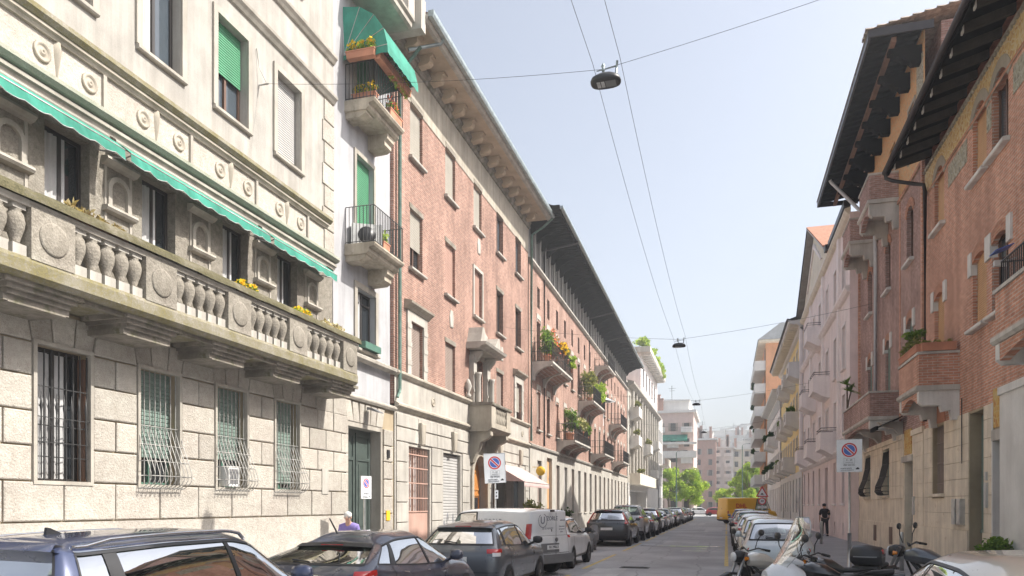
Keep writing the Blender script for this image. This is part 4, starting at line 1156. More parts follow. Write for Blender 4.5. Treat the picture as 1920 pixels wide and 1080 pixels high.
def shrub(name, label, loc, rad, n, size, leaf, flower=None, nf=0, pot=.3, cat='plant', group=None, stem=True):
    t = thing(name, label, cat, loc, 0, group)
    if pot: obj('pot', MB().lathe([(pot*.36, 0), (pot*.5, pot*.85), (pot*.56, pot*.86), (pot*.56, pot), (pot*.48, pot)], (0, 0, 0), 10).mesh('pot', 'terracotta'), t)
    g = MB()
    k = max(3, n//60)
    for i in range(k):
        a = random.uniform(0, 6.28); q = random.uniform(.1, .62)
        c = (rad[0]*q*math.cos(a), rad[1]*q*math.sin(a), pot+rad[2]*random.uniform(.35, 1.55))
        leaves(g, c, (rad[0]*.5, rad[1]*.5, rad[2]*.45), n//k, size, 0, .15)
        if flower: leaves(g, c, (rad[0]*.52, rad[1]*.52, rad[2]*.5), max(2, nf//k), size*.9, 1, .6, thin=.8)
    f = obj('foliage', g.mesh('foliage', [leaf]+([flower] if flower else [])), t); f['kind'] = 'stuff'
    if stem:
        s_ = MB()
        for i in range(5): s_.tube([(random.uniform(-.04, .04), random.uniform(-.04, .04), pot*.8), (random.uniform(-.4, .4)*rad[0], random.uniform(-.4, .4)*rad[1], pot+rad[2]*1.3)], .012, 4)
        obj('stem', s_.mesh('stem', 'bark'), t)
    return t
P3 = [('tall green climber in terracotta tub on highest planted balcony', 39.3, .7, 9.5, (.5, .6, .75), 420, 'leaf', None, 0, .4),
      ('wispy pale climber with red blossom beside the tall green climber', 41.0, .55, 9.5, (.5, .6, .9), 260, 'leaf_dry', 'flower_red', 90, .4),
      ('rounded bush of yellow flowers on the highest planted balcony rail', 41.9, 1.05, 10.2, (.35, .55, .35), 260, 'leaf_olive', 'flower_yellow', 160, .25),
      ('olive green bush beyond the yellow flowers on the balcony rail', 43.2, 1.05, 10.15, (.35, .5, .35), 240, 'leaf_olive', None, 0, .25),
      ('trailing yellow green plant at far corner of highest planted balcony', 44.2, 1.1, 9.8, (.35, .4, .4), 240, 'leaf_bright', None, 0, .2),
      ('very tall dense shrub filling near end of middle planted balcony', 54.0, .65, 9.3, (.6, 1.0, .95), 900, 'leaf_olive', None, 0, .4),
      ('sprawling yellow green vine on the middle planted balcony rail', 57.0, .95, 9.3, (.5, 1.2, .75), 600, 'leaf_bright', None, 0, .35),
      ('leafy shrub in dark tub on lowest planted balcony near end', 46.0, .7, 5.85, (.55, .6, .75), 420, 'leaf', None, 0, .5),
      ('grey green spiky shrub along the rail of lowest planted balcony', 48.5, 1.0, 6.3, (.4, 1.1, .45), 520, 'leaf_olive', 'flower_white', 60, .35),
      ('small green shrub at far end of lowest planted balcony', 50.6, 1.0, 6.2, (.35, .5, .4), 260, 'leaf', None, 0, .3)]
for (lab, u, w, z, rad, n, lf, fl, nf, pot) in P3:
    shrub('balcony_shrub', lab, dpl(u, w, z), tuple(q*1.15 for q in rad), n*2, .095, lf, fl, nf*2, pot)
D.p('roof_block', MB().box(-9, -.4, Y0, Y1, 0, 17.05), 'grey_plaster')
one('parasol', MB().lathe([(.95, 0), (.5, .18), (.05, .42), (.02, .5)], (0, 0, 1.0), 12).tube([(0, 0, -.9), (0, 0, 1.4)], .02, 5), 'sign_white', 'pale folded back parasol on middle planted balcony', 'parasol', dpl(58.6, 1.0, 9.0))

# ------------------------------------------------------------------ LEFT 4: pale house with pilasters, roof garden; grey blue house behind
F = B('pale_house', 'pale grey house with tall pilasters, stone balconies and roof garden', -10.7, 84.2, 1)
Y0, Y1 = 84.4, 122.0
cols = [86.5+3.2*k for k in range(11)]
h = [(c-.55, c+.55, z, z+2.1) for c in cols for z in (5.6, 9.0, 12.4)]
m = MB(); holes_wall(m, Y0, Y1, 4.4, 15.6, h, 0, .3); F.p('wall', m, 'stone_l2')
for i, c in enumerate(cols):
    for z in (5.6, 9.0, 12.4): win(F, c, z, 1.1, 2.1, .22, 'frame_white', 'pane', sh=['shutter_white', None, 'shutter_cream'][(i+int(z)) % 3], drop=.8, sill='stone_l2')
m = MB()
for c in cols: m.box(0, .3, c+1.2, c+2.0, 4.8, 15.3)
F.p('pilasters', m, 'stone_l2')
m = MB(); holes_wall(m, Y0, Y1, 0, 4.4, [(86, 104, .12, 3.6)], .1, 2.5); F.p('base_wall', m, 'grey_plaster')
F.p('garage_shutter', MB().box(-1.3, -1.2, 86, 104, .12, 3.6), 'shutter_white')
F.p('cornice', MB().mould([(0, 15.2), (.3, 15.3), (.7, 15.6), (.75, 15.8), (0, 16.0)], Y0, Y1), 'stone_l2')
F.p('long_balcony', MB().box(.1, 1.3, 85.5, 106, 4.2, 4.5).box(1.15, 1.3, 85.5, 106, 4.5, 5.5).box(.1, 1.15, 85.5, 85.65, 4.5, 5.5), 'cream_plaster')
for (a, z) in ((86.2, 8.9), (86.2, 12.2), (100, 8.9), (110, 6.0), (112, 10.4)):
    F.p('balcony', MB().mould([(0, z-.6), (.5, z-.4), (1.1, z-.15), (1.1, z), (0, z)], a, a+3.2).box(.95, 1.08, a, a+3.2, z, z+.95).box(0, .95, a, a+.12, z, z+.95), 'concrete_white')
m = MB(); holes_wall(m, 98, 122, 16, 21.6, [(100+4*k, 102.4+4*k, 17.6, 20.2) for k in range(5)], .0, .3); F.p('penthouse_wall', m, 'pink_pale')
F.p('penthouse_side', MB().box(-8, -.01, 97.98, 98.2, 16, 21.6), 'pink_pale')
for k in range(5): win(F, 101.2+4*k, 17.6, 2.4, 2.6, .22, 'frame_white', 'pane_sky', mull=2)
F.p('roof_slab', MB().box(-8, 1.3, 97, 122, 21.6, 22.3), 'concrete')
F.p('roof_beams', (lambda g: [g.box(.0, 1.25, 98+k*1.6, 98.4+k*1.6, 21.3, 21.6) for k in range(15)] and g)(MB()), 'concrete_white')
F.p('terrace', MB().box(-8, -.2, Y0, 98, 15.9, 16.05), 'concrete')
F.p('roof_block', MB().box(-10, -1.4, Y0, 122, 0, 16).box(-8, -.4, 98.3, 122, 16, 21.5), 'grey_plaster')
F.p('tile_roof', MB().add([(-2, 93, 20.0), (-2, 97.9, 20.0), (-6, 97.9, 22.0), (-6, 95, 22.0)], [(0, 1, 2, 3)]).box(-8, -2.2, 92.8, 97.9, 16, 20), 'roof_tile')
for k, (u, w, z, rr_) in enumerate(((98, .2, 22.5, (1.2, 2.2, .7)), (103, .9, 22.3, (.9, 3, .7)), (109, 1.0, 22.1, (.9, 3.4, .8)), (116, 1.2, 21.7, (.8, 3.4, 1.0)))):
    shrub('roof_hedge', ['bright hedge at near end of the roof garden', 'bright hedge second along the roof garden edge', 'bright hedge third along the roof garden edge', 'bright hedge trailing at far end of the roof garden'][k], (-10.7+w, u, z-.3), rr_, 700, .22, 'leaf_bright', pot=0, stem=False, cat='hedge', group='roof garden hedges')
for k, (u, w, z) in enumerate(((85.8, .9, 13.0), (86.5, .9, 9.6), (88, 1.2, 5.4), (101, .8, 9.8))):
    shrub('balcony_shrub', ['small shrub on uppermost balcony of pale pilastered house', 'drooping shrub on middle balcony of pale pilastered house', 'small shrub on long low balcony of pale pilastered house', 'yellow green shrub on balcony between the pilasters'][k], (-10.7+w, u, z), (.5, .9, .5), 240, .16, 'leaf_olive', pot=0, stem=False)
K = B('grey_blue_house', 'grey blue corner house at far end of the left row', -10.5, 122.2, 1)
m = MB(); holes_wall(m, 122.2, 130, 0, 16.5, [(123+2.3*k, 124.2+2.3*k, z, z+1.9) for k in range(3) for z in (1.2, 5, 8.6, 12.2)], 0, .25); K.p('wall', m, 'far_grey')
for k in range(3):
    for z in (1.2, 5, 8.6, 12.2): win(K, 123.6+2.3*k, z, 1.2, 1.9, .2, 'frame_white', 'pane')
K.p('balcony', MB().box(0, 1.4, 124, 129.5, 8.2, 8.4).box(1.25, 1.4, 124, 129.5, 8.4, 9.4), 'cream_plaster')
K.p('roof_block', MB().box(-10, -.3, 122.2, 130, 0, 16.6), 'far_grey')

# ------------------------------------------------------------------ RIGHT 1: near brick house with gold frieze and deep eaves
def arched(b, u, z, wd, ht, sh, imp=True, deep=.2, pane='pane', rise=.16, ring='brick_arch', sill='concrete_white', frame='frame_brown', brickm='brick_r1', drop=1.0):
    o = win(b, u, z, wd, ht, deep, frame, pane, sh=sh, sill=sill, mull=1, sd=.16, drop=drop)
    def sp():
        a_, c_ = arch_poly(-wd/2, wd/2, ht-rise, rise-.01, ht, 8); return MB().ext(a_+c_, -deep+.1, .002)
    b.p('spandrel', sp, brickm, None, o, ('asp', wd, ht, brickm, rise))
    def rg():
        i_, o_ = arch_ring(-wd/2, wd/2, ht-rise, rise-.01, .26, 9); return strip_ext(MB(), i_, o_, -.02, .022)
    b.p('arch_ring', rg, ring, None, o, ('arg', wd, ht, rise))
    if imp:
        def im():
            g = MB()
            for s_ in (-1, 1): g.box(-.12, .05, s_*(wd/2+.13)-.135, s_*(wd/2+.13)+.135, ht-.42, ht+.16)
            return g
        b.p('impost_stone', im, 'concrete_white', None, o, ('imp', wd, ht))
    return o
E1 = B('brick_house', 'near red brick house with gold painted frieze and deep black eaves', 6.0, 18, -1)
Y0, Y1 = 7.0, 26.1
UX = [9.2, 12.6, 16.0, 19.45, 20.88, 24.5]
wd = 1.05
h = [(c-wd/2, c+wd/2, 9.95, 11.75) for c in UX]+[(c-wd/2, c+wd/2, 6.25, 8.05) for c in UX if c > 17]+[(13.4, 14.6, 5.1, 8.0), (15.2, 16.2, 6.2, 8.05)]
m = MB(); holes_wall(m, Y0, Y1, 4.2, 11.5, h, 0, .35); E1.p('brick_wall', m, 'brick_r1')
m = MB(); holes_wall(m, Y0, Y1, 11.5, 12.3, h, .012, .35); E1.p('frieze_wall', m, 'frieze_gold')
m = MB()
y_ = Y0
while y_ < Y1: m.box(0, .06, y_, y_+.1, 12.18, 12.26); y_ += .2
m.box(0, .035, Y0, Y1, 12.26, 12.34)
E1.p('dentils', m, 'stone_cream')
E1.p('string_course', MB().box(0, .03, Y0, Y1, 11.44, 11.52), 'brick_arch')
for i, c in enumerate(UX):
    arched(E1, c, 9.95, wd, 1.80, ['wood_ochre', 'wood_ochre', 'wood_ochre', None, 'wood_ochre', 'wood_ochre'][i], imp=False, pane='pane_sky', ring='stone_cream', rise=.4)
for c in (17.75, 22.7, 14.3):
    g = MB().box(0, .015, c-.85, c+.85, 10.72, 11.32); E1.p('tile_panel', g, 'tile_panel')
for c in (20.16,): E1.p('tile_panel', MB().box(0, .015, c-.15, c+.15, 10.7, 11.3), 'tile_panel')
for i, c in enumerate(UX):
    if c > 17: arched(E1, c, 6.25, wd, 1.8, ['', '', '', None, 'wood_ochre', 'wood_ochre'][i] or None, pane='pane_sky')
arched(E1, 15.7, 6.2, 1.0, 1.85, 'wood_ochre')
# ground floor: cut stone
hg = [(18.97, 19.81, .1, 3.32), (20.46, 21.60, .1, 4.14), (23.9, 25.1, 2.15, 4.12)]
m = MB(); holes_wall(m, 18.75, Y1, 0, 4.2, hg, .02, .35); E1.p('base_wall', m, 'joint')
def ashlar(b, y0, y1, zs, n=2, st=0, mat='stone_beige', holes=()):
    for k in range(len(zs)-1):
        L_ = (y1-y0)/n; off = L_/2*((k+st) % 2)
        es = [y0]+[y0+off+L_*j for j in range(n+1) if y0+.15 < y0+off+L_*j < y1-.15]+[y1]
        for p, q in zip(es[:-1], es[1:]):
            b.p('stone_block', MB().fru(.015, .045, [(p+.005, zs[k]+.005), (q-.005, zs[k]+.005), (q-.005, zs[k+1]-.005), (p+.005, zs[k+1]-.005)], .006), mat)
zb = [1.15, 1.6, 2.05, 2.5, 2.95, 3.4, 3.85, 4.2]
ashlar(E1, 21.62, 23.85, zb, 2); ashlar(E1, 25.15, 26.08, zb, 1); ashlar(E1, 19.85, 20.44, zb, 1); ashlar(E1, 23.85, 25.15, [1.15, 1.6, 2.02], 1)
for (a, b_) in ((21.62, 26.08), (19.85, 20.44)): E1.p('plinth', MB().box(.015, .07, a, b_, 0, 1.15), 'stone_beige')
E1.p('rendered_bay', MB().box(-.3, .16, Y0, 18.95, 0, 4.25), 'stone_grey')
E1.p('rendered_bay_cap', MB().box(-.3, .2, Y0, 18.97, 4.25, 4.42), 'stone_grey')
E1.p('rendered_bay', MB().box(-.3, .05, 18.95, 19.0, .12, 4.2), 'stone_grey'); E1.p('door_jamb', MB().box(-.3, .05, 19.78, 19.85, .12, 4.2), 'stone_grey')
d = E1.p('door', MB().box(-.33, -.27, 19.0, 19.78, .12, 2.5), 'wood_brown')
g = MB()
for (z0, z1) in ((.3, 1.0), (1.2, 2.4)):
    g.box(-.27, -.25, 19.08, 19.36, z0, z1).box(-.27, -.25, 19.42, 19.7, z0, z1)
E1.p('door_panelling', g, 'wood_brown', None, d)
E1.p('door_handle', MB().box(-.25, -.2, 19.37, 19.41, 1.05, 1.25), 'chrome', None, d)
E1.p('transom_grille', MB().box(-.33, -.3, 19.0, 19.78, 2.5, 3.3), 'pane')
E1.p('transom_bars', (lambda g: [g.tube([(-.27, 19.05+.12*k, 2.55), (-.27, 19.12+.1*k, 2.9), (-.27, 19.05+.12*k, 3.25)], .012, 4) for k in range(6)] and g)(MB()), 'iron')
E1.p('lintel_stone', MB().box(-.3, .06, 18.97, 19.85, 3.3, 3.55), 'concrete')
E1.p('mosaic_panel', MB().box(0, .035, 19.02, 19.8, 3.6, 4.5), 'mosaic')
E1.p('number_plate', MB().box(.06, .08, 18.97, 19.17, 3.33, 3.52), 'door_grey')
d = E1.p('slatted_door', MB().box(-.3, -.26, 20.48, 21.58, .12, 4.12), 'door_grey')
g = MB()
for k in range(14): g.box(-.26, -.235, 20.52+k*.076, 20.56+k*.076, 1.2, 4.08)
g.box(-.26, -.22, 20.48, 21.58, 1.1, 1.2)
E1.p('slat', g, 'shutter_dark', None, d)
for y_ in (22.05, 22.5):
    E1.p('meter_box', MB().box(.045, .16, y_-.17, y_+.17, 1.3, 1.98).box(.16, .17, y_-.13, y_+.13, 1.36, 1.92), 'steel')
E1.p('intercom', MB().box(.045, .1, 20.1, 20.25, 1.75, 2.35).box(.045, .09, 20.13, 20.22, 2.4, 2.6), 'frame_white')
o = win(E1, 24.5, 2.15, 1.2, 1.97, .25, 'frame_brown', 'pane', sh='shutter_brown', sill='stone_beige')
E1.p('window_mesh', lambda: (lambda g: [g.box(-.1, -.085, -.58+k*.1, -.565+k*.1, 0, 1.97) for k in range(12)] and [g.box(-.085, -.075, -.6, .6, z_-.008, z_+.008) for z_ in (.3, .9, 1.5)] and g)(MB()), 'shutter_brown', None, o, 'r1mesh')
E1.p('brick_lunette', MB().ext([(23.8, 4.22), (25.2, 4.22), (25.1, 4.5), (24.9, 4.66), (24.5, 4.72), (24.1, 4.66), (23.9, 4.5)], 0, .03), 'terracotta')
E1.p('panel_line', MB().box(.045, .055, 22.5, 23.6, .55, 1.05), 'stone_beige')
E1.p('pipe', MB().tube([(.1, 21.95, 2.9), (.1, 21.95, 4.6)], .015, 5), 'iron')
# deep eaves
WE, ZE, ZW = 1.06, 12.22, 12.55
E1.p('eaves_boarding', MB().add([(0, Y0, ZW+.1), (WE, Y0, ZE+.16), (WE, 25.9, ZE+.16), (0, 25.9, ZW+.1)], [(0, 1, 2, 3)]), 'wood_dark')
def raf():
    a = math.atan2(ZW-ZE, WE)
    return MB().mould([(0, ZW-.12), (WE-.05, ZE-.06), (WE-.02, ZE+.0), (WE-.02, ZE+.13), (0, ZW+.09)], -.055, .055)
y_ = 7.3
while y_ < 25.9:
    r_ = E1.p('rafter', raf, 'wood_rafter_lit', (0, y_, 0), None, 'r1raf')
    E1.p('rafter_tip', lambda: MB().box(WE-.055, WE-.022, -.06, .06, ZE-.075, ZE+.1), 'concrete', None, r_, 'r1tip'); y_ += .86
E1.p('fascia', MB().box(WE-.0, WE+.05, Y0, 25.95, ZE+.0, ZE+.24), 'wood_dark')
E1.p('gutter', MB().tube([(WE+.12, Y0, ZE+.16), (WE+.12, 26.0, ZE+.12)], .085, 8), 'gutter_dark')
E1.p('roof', MB().add([(WE+.1, Y0, ZE+.28), (WE+.1, 26.0, ZE+.28), (-6, 26.0, 14.2), (-6, Y0, 14.2)], [(0, 1, 2, 3)]), 'roof_tile')
E1.p('roof_block', MB().box(-10, -.45, Y0, Y1, 0, 12.4), 'brick_r1')
E1.p('downpipe', MB().tube([(WE+.12, 25.9, ZE+.1), (WE+.1, 25.9, ZE-.1), (WE-.1, 25.9, ZE-.2), (.4, 25.75, ZE-.42), (.14, 25.7, ZE-.5), (.1, 25.7, ZE-.7), (.1, 25.7, 4.4)], .06, 8), 'gutter_dark')
# brick balconies
def solid_balcony(b, y0, y1, zt, hp=.95, w=1.0, brickm='brick_r2', cap='concrete', corb='concrete_white', drop_=.8, steps=3):
    g = MB().mould([(0, zt-.14), (w, zt-.14), (w+.05, zt-.08), (w+.05, zt), (0, zt)], y0-.05, y1+.05); o = b.p('balcony', g, cap)
    g = MB().box(w-.16, w-.02, y0+.02, y1-.02, zt, zt+hp)
    for s_ in (y0+.02, y1-.16): g.box(0, w-.16, s_, s_+.14, zt, zt+hp)
    b.p('parapet', g, brickm, None, o)
    g = MB().box(w-.2, w+.02, y0-.02, y1+.02, zt+hp, zt+hp+.07).box(0, w-.2, y0-.02, y0+.18, zt+hp, zt+hp+.068).box(0, w-.2, y1-.18, y1+.02, zt+hp, zt+hp+.068); b.p('coping', g, cap, None, o)
    g = MB()
    for k in range(steps):
        pass
    pr = [(0, zt-.14-drop_), (.18, zt-.14-drop_), (.22, zt-.1-drop_*.72), (.42, zt-.14-drop_*.72), (.46, zt-.14-drop_*.5), (w-.12, zt-.14-drop_*.5), (w-.02, zt-.14-drop_*.38), (w-.02, zt-.141), (0, zt-.141)]
    for (ya, yb) in ((y0+.02, y0+.24), (y1-.24, y1-.02)): g.mould(pr, ya, yb)
    b.p('corbel', g, corb, None, o)
    n = 10; L_ = y1-y0-.48
    pts = [(y0+.24+L_*k/n, zt-.14-drop_*.42+.3*drop_*math.sin(math.pi*k/n)) for k in range(n+1)]
    b.p('front_arch', MB().ext(pts+[(y1-.24, zt-.142), (y0+.24, zt-.142)], w-.2, w-.03), brickm, None, o)
    return o
solid_balcony(E1, 22.5, 24.9, 5.05, .85, 1.0, 'brick_r1')
solid_balcony(E1, 12.0, 16.55, 5.05, .85, 1.0, 'brick_r1')
r_ = MB(); rails(r_, [(.02, 16.45), (.9, 16.45), (.9, 12.1)], 6.0, 6.5, .1, .009, .018); E1.p('iron_railing', r_, 'iron')
planter('balcony_planter', 'terracotta trough with low green plants on near brick balcony front', (5.08, 23.7, 6.0), 2.2, 0, h=.2, leaf='leaf_olive', flower=None, n=260, lh=.28, size=.07)
planter('balcony_planter', 'long terracotta trough with sparse moss across side of near brick balcony', (5.5, 22.55, 5.98), .85, R(90), h=.22, leaf='leaf_olive', n=70, lh=.07, size=.05)
shrub('balcony_shrub', 'round green bush on corner of the near brick balcony', (5.3, 23.9, 6.15), (.36, .36, .32), 420, .07, 'leaf', pot=.22)
one('security_camera', MB().tube([(0, 0, .1), (-.22, 0, .02)], .018, 5).box(-.42, -.16, -.06, .06, -.06, .06).ext([(-.45, .22), (-.1, .34), (-.1, .36), (-.45, .24)], -.2, .2, 1, 1), ['frame_white', 'ink_blue'], 'white camera with small blue solar panel on near brick house', 'camera', (5.95, 18.3, 7.0), 0)

# ------------------------------------------------------------------ RIGHT 2: taller brick house, wide eaves, terracotta balconies
H = B('tall_brick_house', 'taller brown brick house with orange painted top and wide black eaves', 6.0, 32, -1)
Y0, Y1 = 26.1, 38.1
RX = [28.15, 31.75, 35.5]
wd = .95
h = [(c-wd/2, c+wd/2, z0, z1) for c in RX for (z0, z1) in ((10.1, 12.0), (6.1, 8.2))]
m = MB(); holes_wall(m, Y0, Y1, 4.2, 12.75, h, 0, .35); H.p('brick_wall', m, 'brick_r2')
ht_ = [(c-.5, c+.5, 13.0, 15.3) for c in (30.9, 35.2)]+[(27.4, 28.2, 13.4, 15.2)]
m = MB(); holes_wall(m, Y0, Y1, 12.75, 16.9, ht_, .01, .35); H.p('painted_top_wall', m, 'frieze_orange')
H.p('string_course', MB().box(0, .06, Y0, Y1, 12.68, 12.8), 'brick_arch')
H.p('tile_panel', MB().box(.01, .03, 26.3, 27.1, 13.6, 16.2), 'tile_panel')
for c in RX:
    arched(H, c, 10.1, wd, 1.9, None, imp=False, ring='brick_arch', brickm='brick_r2', rise=.3)
    arched(H, c, 6.1, wd, 2.1, 'shutter_dark', ring='brick_arch', brickm='brick_r2', rise=.3)
for c in (30.9, 35.2): win(H, c, 13.0, 1.0, 2.3, .3, 'frame_brown', 'pane', curt=.5)
win(H, 27.8, 13.4, .8, 1.8, .3, 'frame_brown', 'pane_sky', trim='stone_cream')
m = MB()
for y_ in (26.2, 37.9): m.box(0, .08, y_, y_+.16, 4.3, 12.7)
for y_ in (29.55,): m.box(0, .03, y_, y_+.12, 4.3, 12.7)
H.p('brick_strip', m, 'brick_r1')
hg = [(27.65, 28.85, .12, 3.3), (31.35, 32.6, 2.2, 4.0), (35.2, 36.5, 2.2, 4.0)]
m = MB(); holes_wall(m, Y0, Y1, 0, 4.2, hg, .02, .35); H.p('base_wall', m, 'stone_beige')
for (y0, y1) in ((28.95, 31.3), (32.65, 35.15), (36.55, 38.05)): ashlar(H, y0, y1, [2.05, 2.5, 2.95, 3.4, 3.85, 4.2], 2)
ashlar(H, 26.15, 27.55, [1.15, 1.6, 2.05, 2.5, 2.95, 3.4, 3.85, 4.2], 1)
H.p('base_moulding', MB().box(.02, .1, Y0, 27.6, 4.12, 4.3).box(.02, .1, 28.9, Y1, 4.12, 4.3), 'stone_beige')
H.p('plinth', MB().box(.02, .06, 28.95, Y1, 0, 1.15).box(.02, .06, Y0, 27.55, 0, 1.15), 'stone_beige')
H.p('door', MB().box(-.3, -.24, 27.65, 28.85, .12, 3.3).box(-.24, -.2, 27.7, 28.2, .2, 3.2).box(-.24, -.2, 28.3, 28.8, .2, 3.2), 'door_grey')
H.p('door_lintel', MB().box(.02, .1, 27.5, 29.0, 3.3, 3.5), 'concrete'); H.p('mosaic_panel', MB().box(.02, .05, 27.75, 28.75, 3.55, 4.4), 'mosaic')
H.p('intercom', MB().box(.02, .1, 27.25, 27.4, 1.5, 2.1), 'frame_white')
def belly(): 
    g = MB(); pr = [(0, 1.7), (.05, 1.2), (.16, .7), (.30, .35), (.32, .15), (.22, .02), (.04, 0)]
    for k in range(15): g.tube([(w_, -.62+k*1.24/14, z_) for (w_, z_) in pr], .012, 4)
    for (w_, z_) in pr[1:-1]: g.tube([(0, -.64, z_), (w_, -.62, z_), (w_, .62, z_), (0, .64, z_)], .012, 4)
    return g
for c in (31.97, 35.85):
    o = win(H, c, 2.2, 1.25, 1.8, .25, 'frame_dark', 'pane', sill='stone_beige', sh='shutter_dark', drop=1)
    H.p('belly_grille', belly, 'iron', None, o, 'r2belly')
for c in (30.9, 34.0): H.p('cellar_vent', MB().box(.055, .075, c-.28, c+.28, .35, 1.0), 'frame_brown')
m = MB()
for c in (29.2, 33.0, 36.9):
    m.mould([(0, 4.3), (.1, 4.3), (.25, 4.5), (.6, 4.62), (.8, 4.78), (0, 4.78)], c, c+.3)
solid_balcony(H, 29.75, 36.0, 5.05, .85, 1.0, 'brick_r2', drop_=.75)
H.p('corbel_stone', m, 'concrete')
solid_balcony(H, 29.8, 31.95, 12.95, .9, 1.0, 'brick_r2', drop_=.95, corb='concrete')
solid_balcony(H, 34.2, 36.3, 12.95, .9, 1.0, 'brick_r2', drop_=.95, corb='concrete')
H.p('canopy', MB().add([(.05, 28.6, 4.95), (.95, 28.6, 4.55), (.95, 29.65, 4.5), (.05, 29.65, 4.9)], [(0, 1, 2, 3)]).box(.9, .98, 28.6, 29.65, 4.45, 4.58), 'wood_dark')
H.p('downpipe', MB().tube([(1.5, 36.4, 16.5), (1.45, 36.4, 16.4), (.25, 34.6, 14.0), (.12, 33.75, 13.6), (.1, 33.7, 12.0), (.1, 33.7, 6.0)], .075, 8), 'frame_white')
# eaves with carved brackets
WE = 1.6; ZE = 16.62
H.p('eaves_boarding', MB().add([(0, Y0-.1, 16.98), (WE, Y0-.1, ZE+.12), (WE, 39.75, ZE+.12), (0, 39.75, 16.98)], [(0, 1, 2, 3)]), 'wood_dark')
H.p('fascia', MB().box(WE, WE+.07, Y0-.15, 39.8, ZE-.02, ZE+.2).box(-.2, WE+.07, Y0-.2, Y0-.15, ZE+.04, ZE+.3).box(-.2, WE+.07, 39.8, 39.85, ZE-.02, ZE+.2), 'gutter_dark')
H.p('wall_plate', MB().box(.82, .96, Y0, 39.6, 16.5, 16.66), 'wood_brown')
def cbr(): return MB().mould([(0, -.62), (.3, -.62), (.36, -.52), (.56, -.48), (.62, -.36), (.78, -.32), (.84, -.22), (.98, -.18), (.98, -.05), (0, -.05)], -.14, .14)
for k in range(8): H.p('eaves_bracket', cbr, 'wood_dark', (0, 26.6+k*1.58, 16.55), None, 'r2cbr')
def rf2(): return MB().mould([(.1, 16.82), (1.58, 16.58), (1.58, 16.7), (.1, 16.93)], -.05, .05)
y_ = 26.3
while y_ < 39.7: H.p('rafter', rf2, 'wood_dark', (0, y_, 0), None, 'r2rf'); y_ += .42
H.p('roof', MB().add([(WE+.1, Y0-.25, ZE+.26), (WE+.1, 39.9, ZE+.26), (-6, 39.9, 18.2), (-6, Y0-.25, 18.2)], [(0, 1, 2, 3)]), 'roof_tile_pale')
def tile(): return MB().add([(-.2, -.11, 0), (-.2, -.05, .06), (-.2, .05, .06), (-.2, .11, 0), (.2, -.12, 0), (.2, -.06, .07), (.2, .06, .07), (.2, .12, 0)], [(0, 1, 5, 4), (1, 2, 6, 5), (2, 3, 7, 6), (4, 5, 6, 7)])
for i in range(15):
    for j in range(3):
        H.p('roof_tile', tile, 'roof_tile_pale', (WE-.05-.34*i, Y0-.12+.26*j, ZE+.29+.34*i*.172+.005*j), None, 'tile')
H.p('roof_block', MB().box(-10, -.45, Y0, Y1, 0, 16.95), 'brick_r2')
shrub('balcony_palm', 'spiky yucca palm on far corner of the dark brick balcony', (5.1, 35.6, 5.95), (.05, .05, .05), 6, .05, 'leaf', pot=.0, stem=False)
yu = [o for o in COL.objects if o.name.startswith('balcony_palm')][0]
g = MB(); tk = MB()
for (dx, dy, hh) in ((0, 0, 1.15), (.1, -.35, .8)):
    tk.tube([(0, 0, 0), (dx*.4, dy*.5, hh*.55), (dx, dy, hh)], .035, 6)
    for k in range(60):
        a = k*2.4; el = R(-20+100*((k*37) % 60)/60); ln = .55
        d_ = Vector((math.cos(a)*math.cos(el), math.sin(a)*math.cos(el), math.sin(el))); s_ = d_.cross(Vector((0, 0, 1))).normalized()*.022
        p = Vector((dx, dy, hh)); q = p+d_*ln*.6; e = p+d_*ln-Vector((0, 0, .1))
        g.add([p-s_, p+s_, q+s_, q-s_, e], [(0, 1, 2, 3), (3, 2, 4)], 0)
obj('fronds', g.mesh('fronds', 'leaf'), yu); obj('trunk', tk.mesh('trunk', 'bark'), yu)
# ------------------------------------------------------------------ RIGHT 3-6 and the houses beyond the crossing
def box_balcony(b, y0, y1, z, w=.9, mat='pink_pale', rail=True, hp=.75, slots=False):
    o = b.p('balcony', MB().mould([(0, z-.5), (.35, z-.42), (w-.15, z-.18), (w, z-.14), (w, z), (0, z)], y0, y1), mat)
    g = MB().box(w-.14, w-.02, y0+.02, y1-.02, z, z+hp)
    for s_ in (y0+.02, y1-.14): g.box(0, w-.14, s_, s_+.12, z, z+hp)
    if slots:
        for k in range(3): g.box(w-.02, w-.012, (y0+y1)/2-.3+k*.25, (y0+y1)/2-.2+k*.25, z+.2, z+.6, 1)
    b.p('parapet', g, [mat, 'frame_brown'], None, o)
    if rail: b.p('rail', MB().tube([(0, y0+.05, z+hp+.22), (w-.06, y0+.05, z+hp+.22), (w-.06, y1-.05, z+hp+.22), (0, y1-.05, z+hp+.22)], .02, 5).tube([(0, y0+.05, z+hp+.1), (w-.06, y0+.05, z+hp+.1), (w-.06, y1-.05, z+hp+.1), (0, y1-.05, z+hp+.1)], .016, 5), 'iron', None, o)
    return o
Q = B('pink_house', 'pink plastered house with street gable and red tiled roof', 5.62, 48, -1)
Y0, Y1 = 38.12, 60.6
cols = [40.2, 43.2, 46.6, 50.0, 53.3, 56.4, 59.3]
rows_ = (5.2, 8.6, 12.2)
h = [(c-.5, c+.5, z, z+2.1) for c in cols for z in rows_]
m = MB(); holes_wall(m, Y0, Y1, 4.4, 15.6, h, 0, .28); Q.p('wall', m, 'pink_light')
hb = [(c-.45, c+.45, 1.9, 4.1) for c in cols if abs(c-46.6) > .1]+[(46.0, 47.3, .12, 4.0)]+[(c-.2, c+.2, .3, .95) for c in cols if abs(c-46.6) > .1]
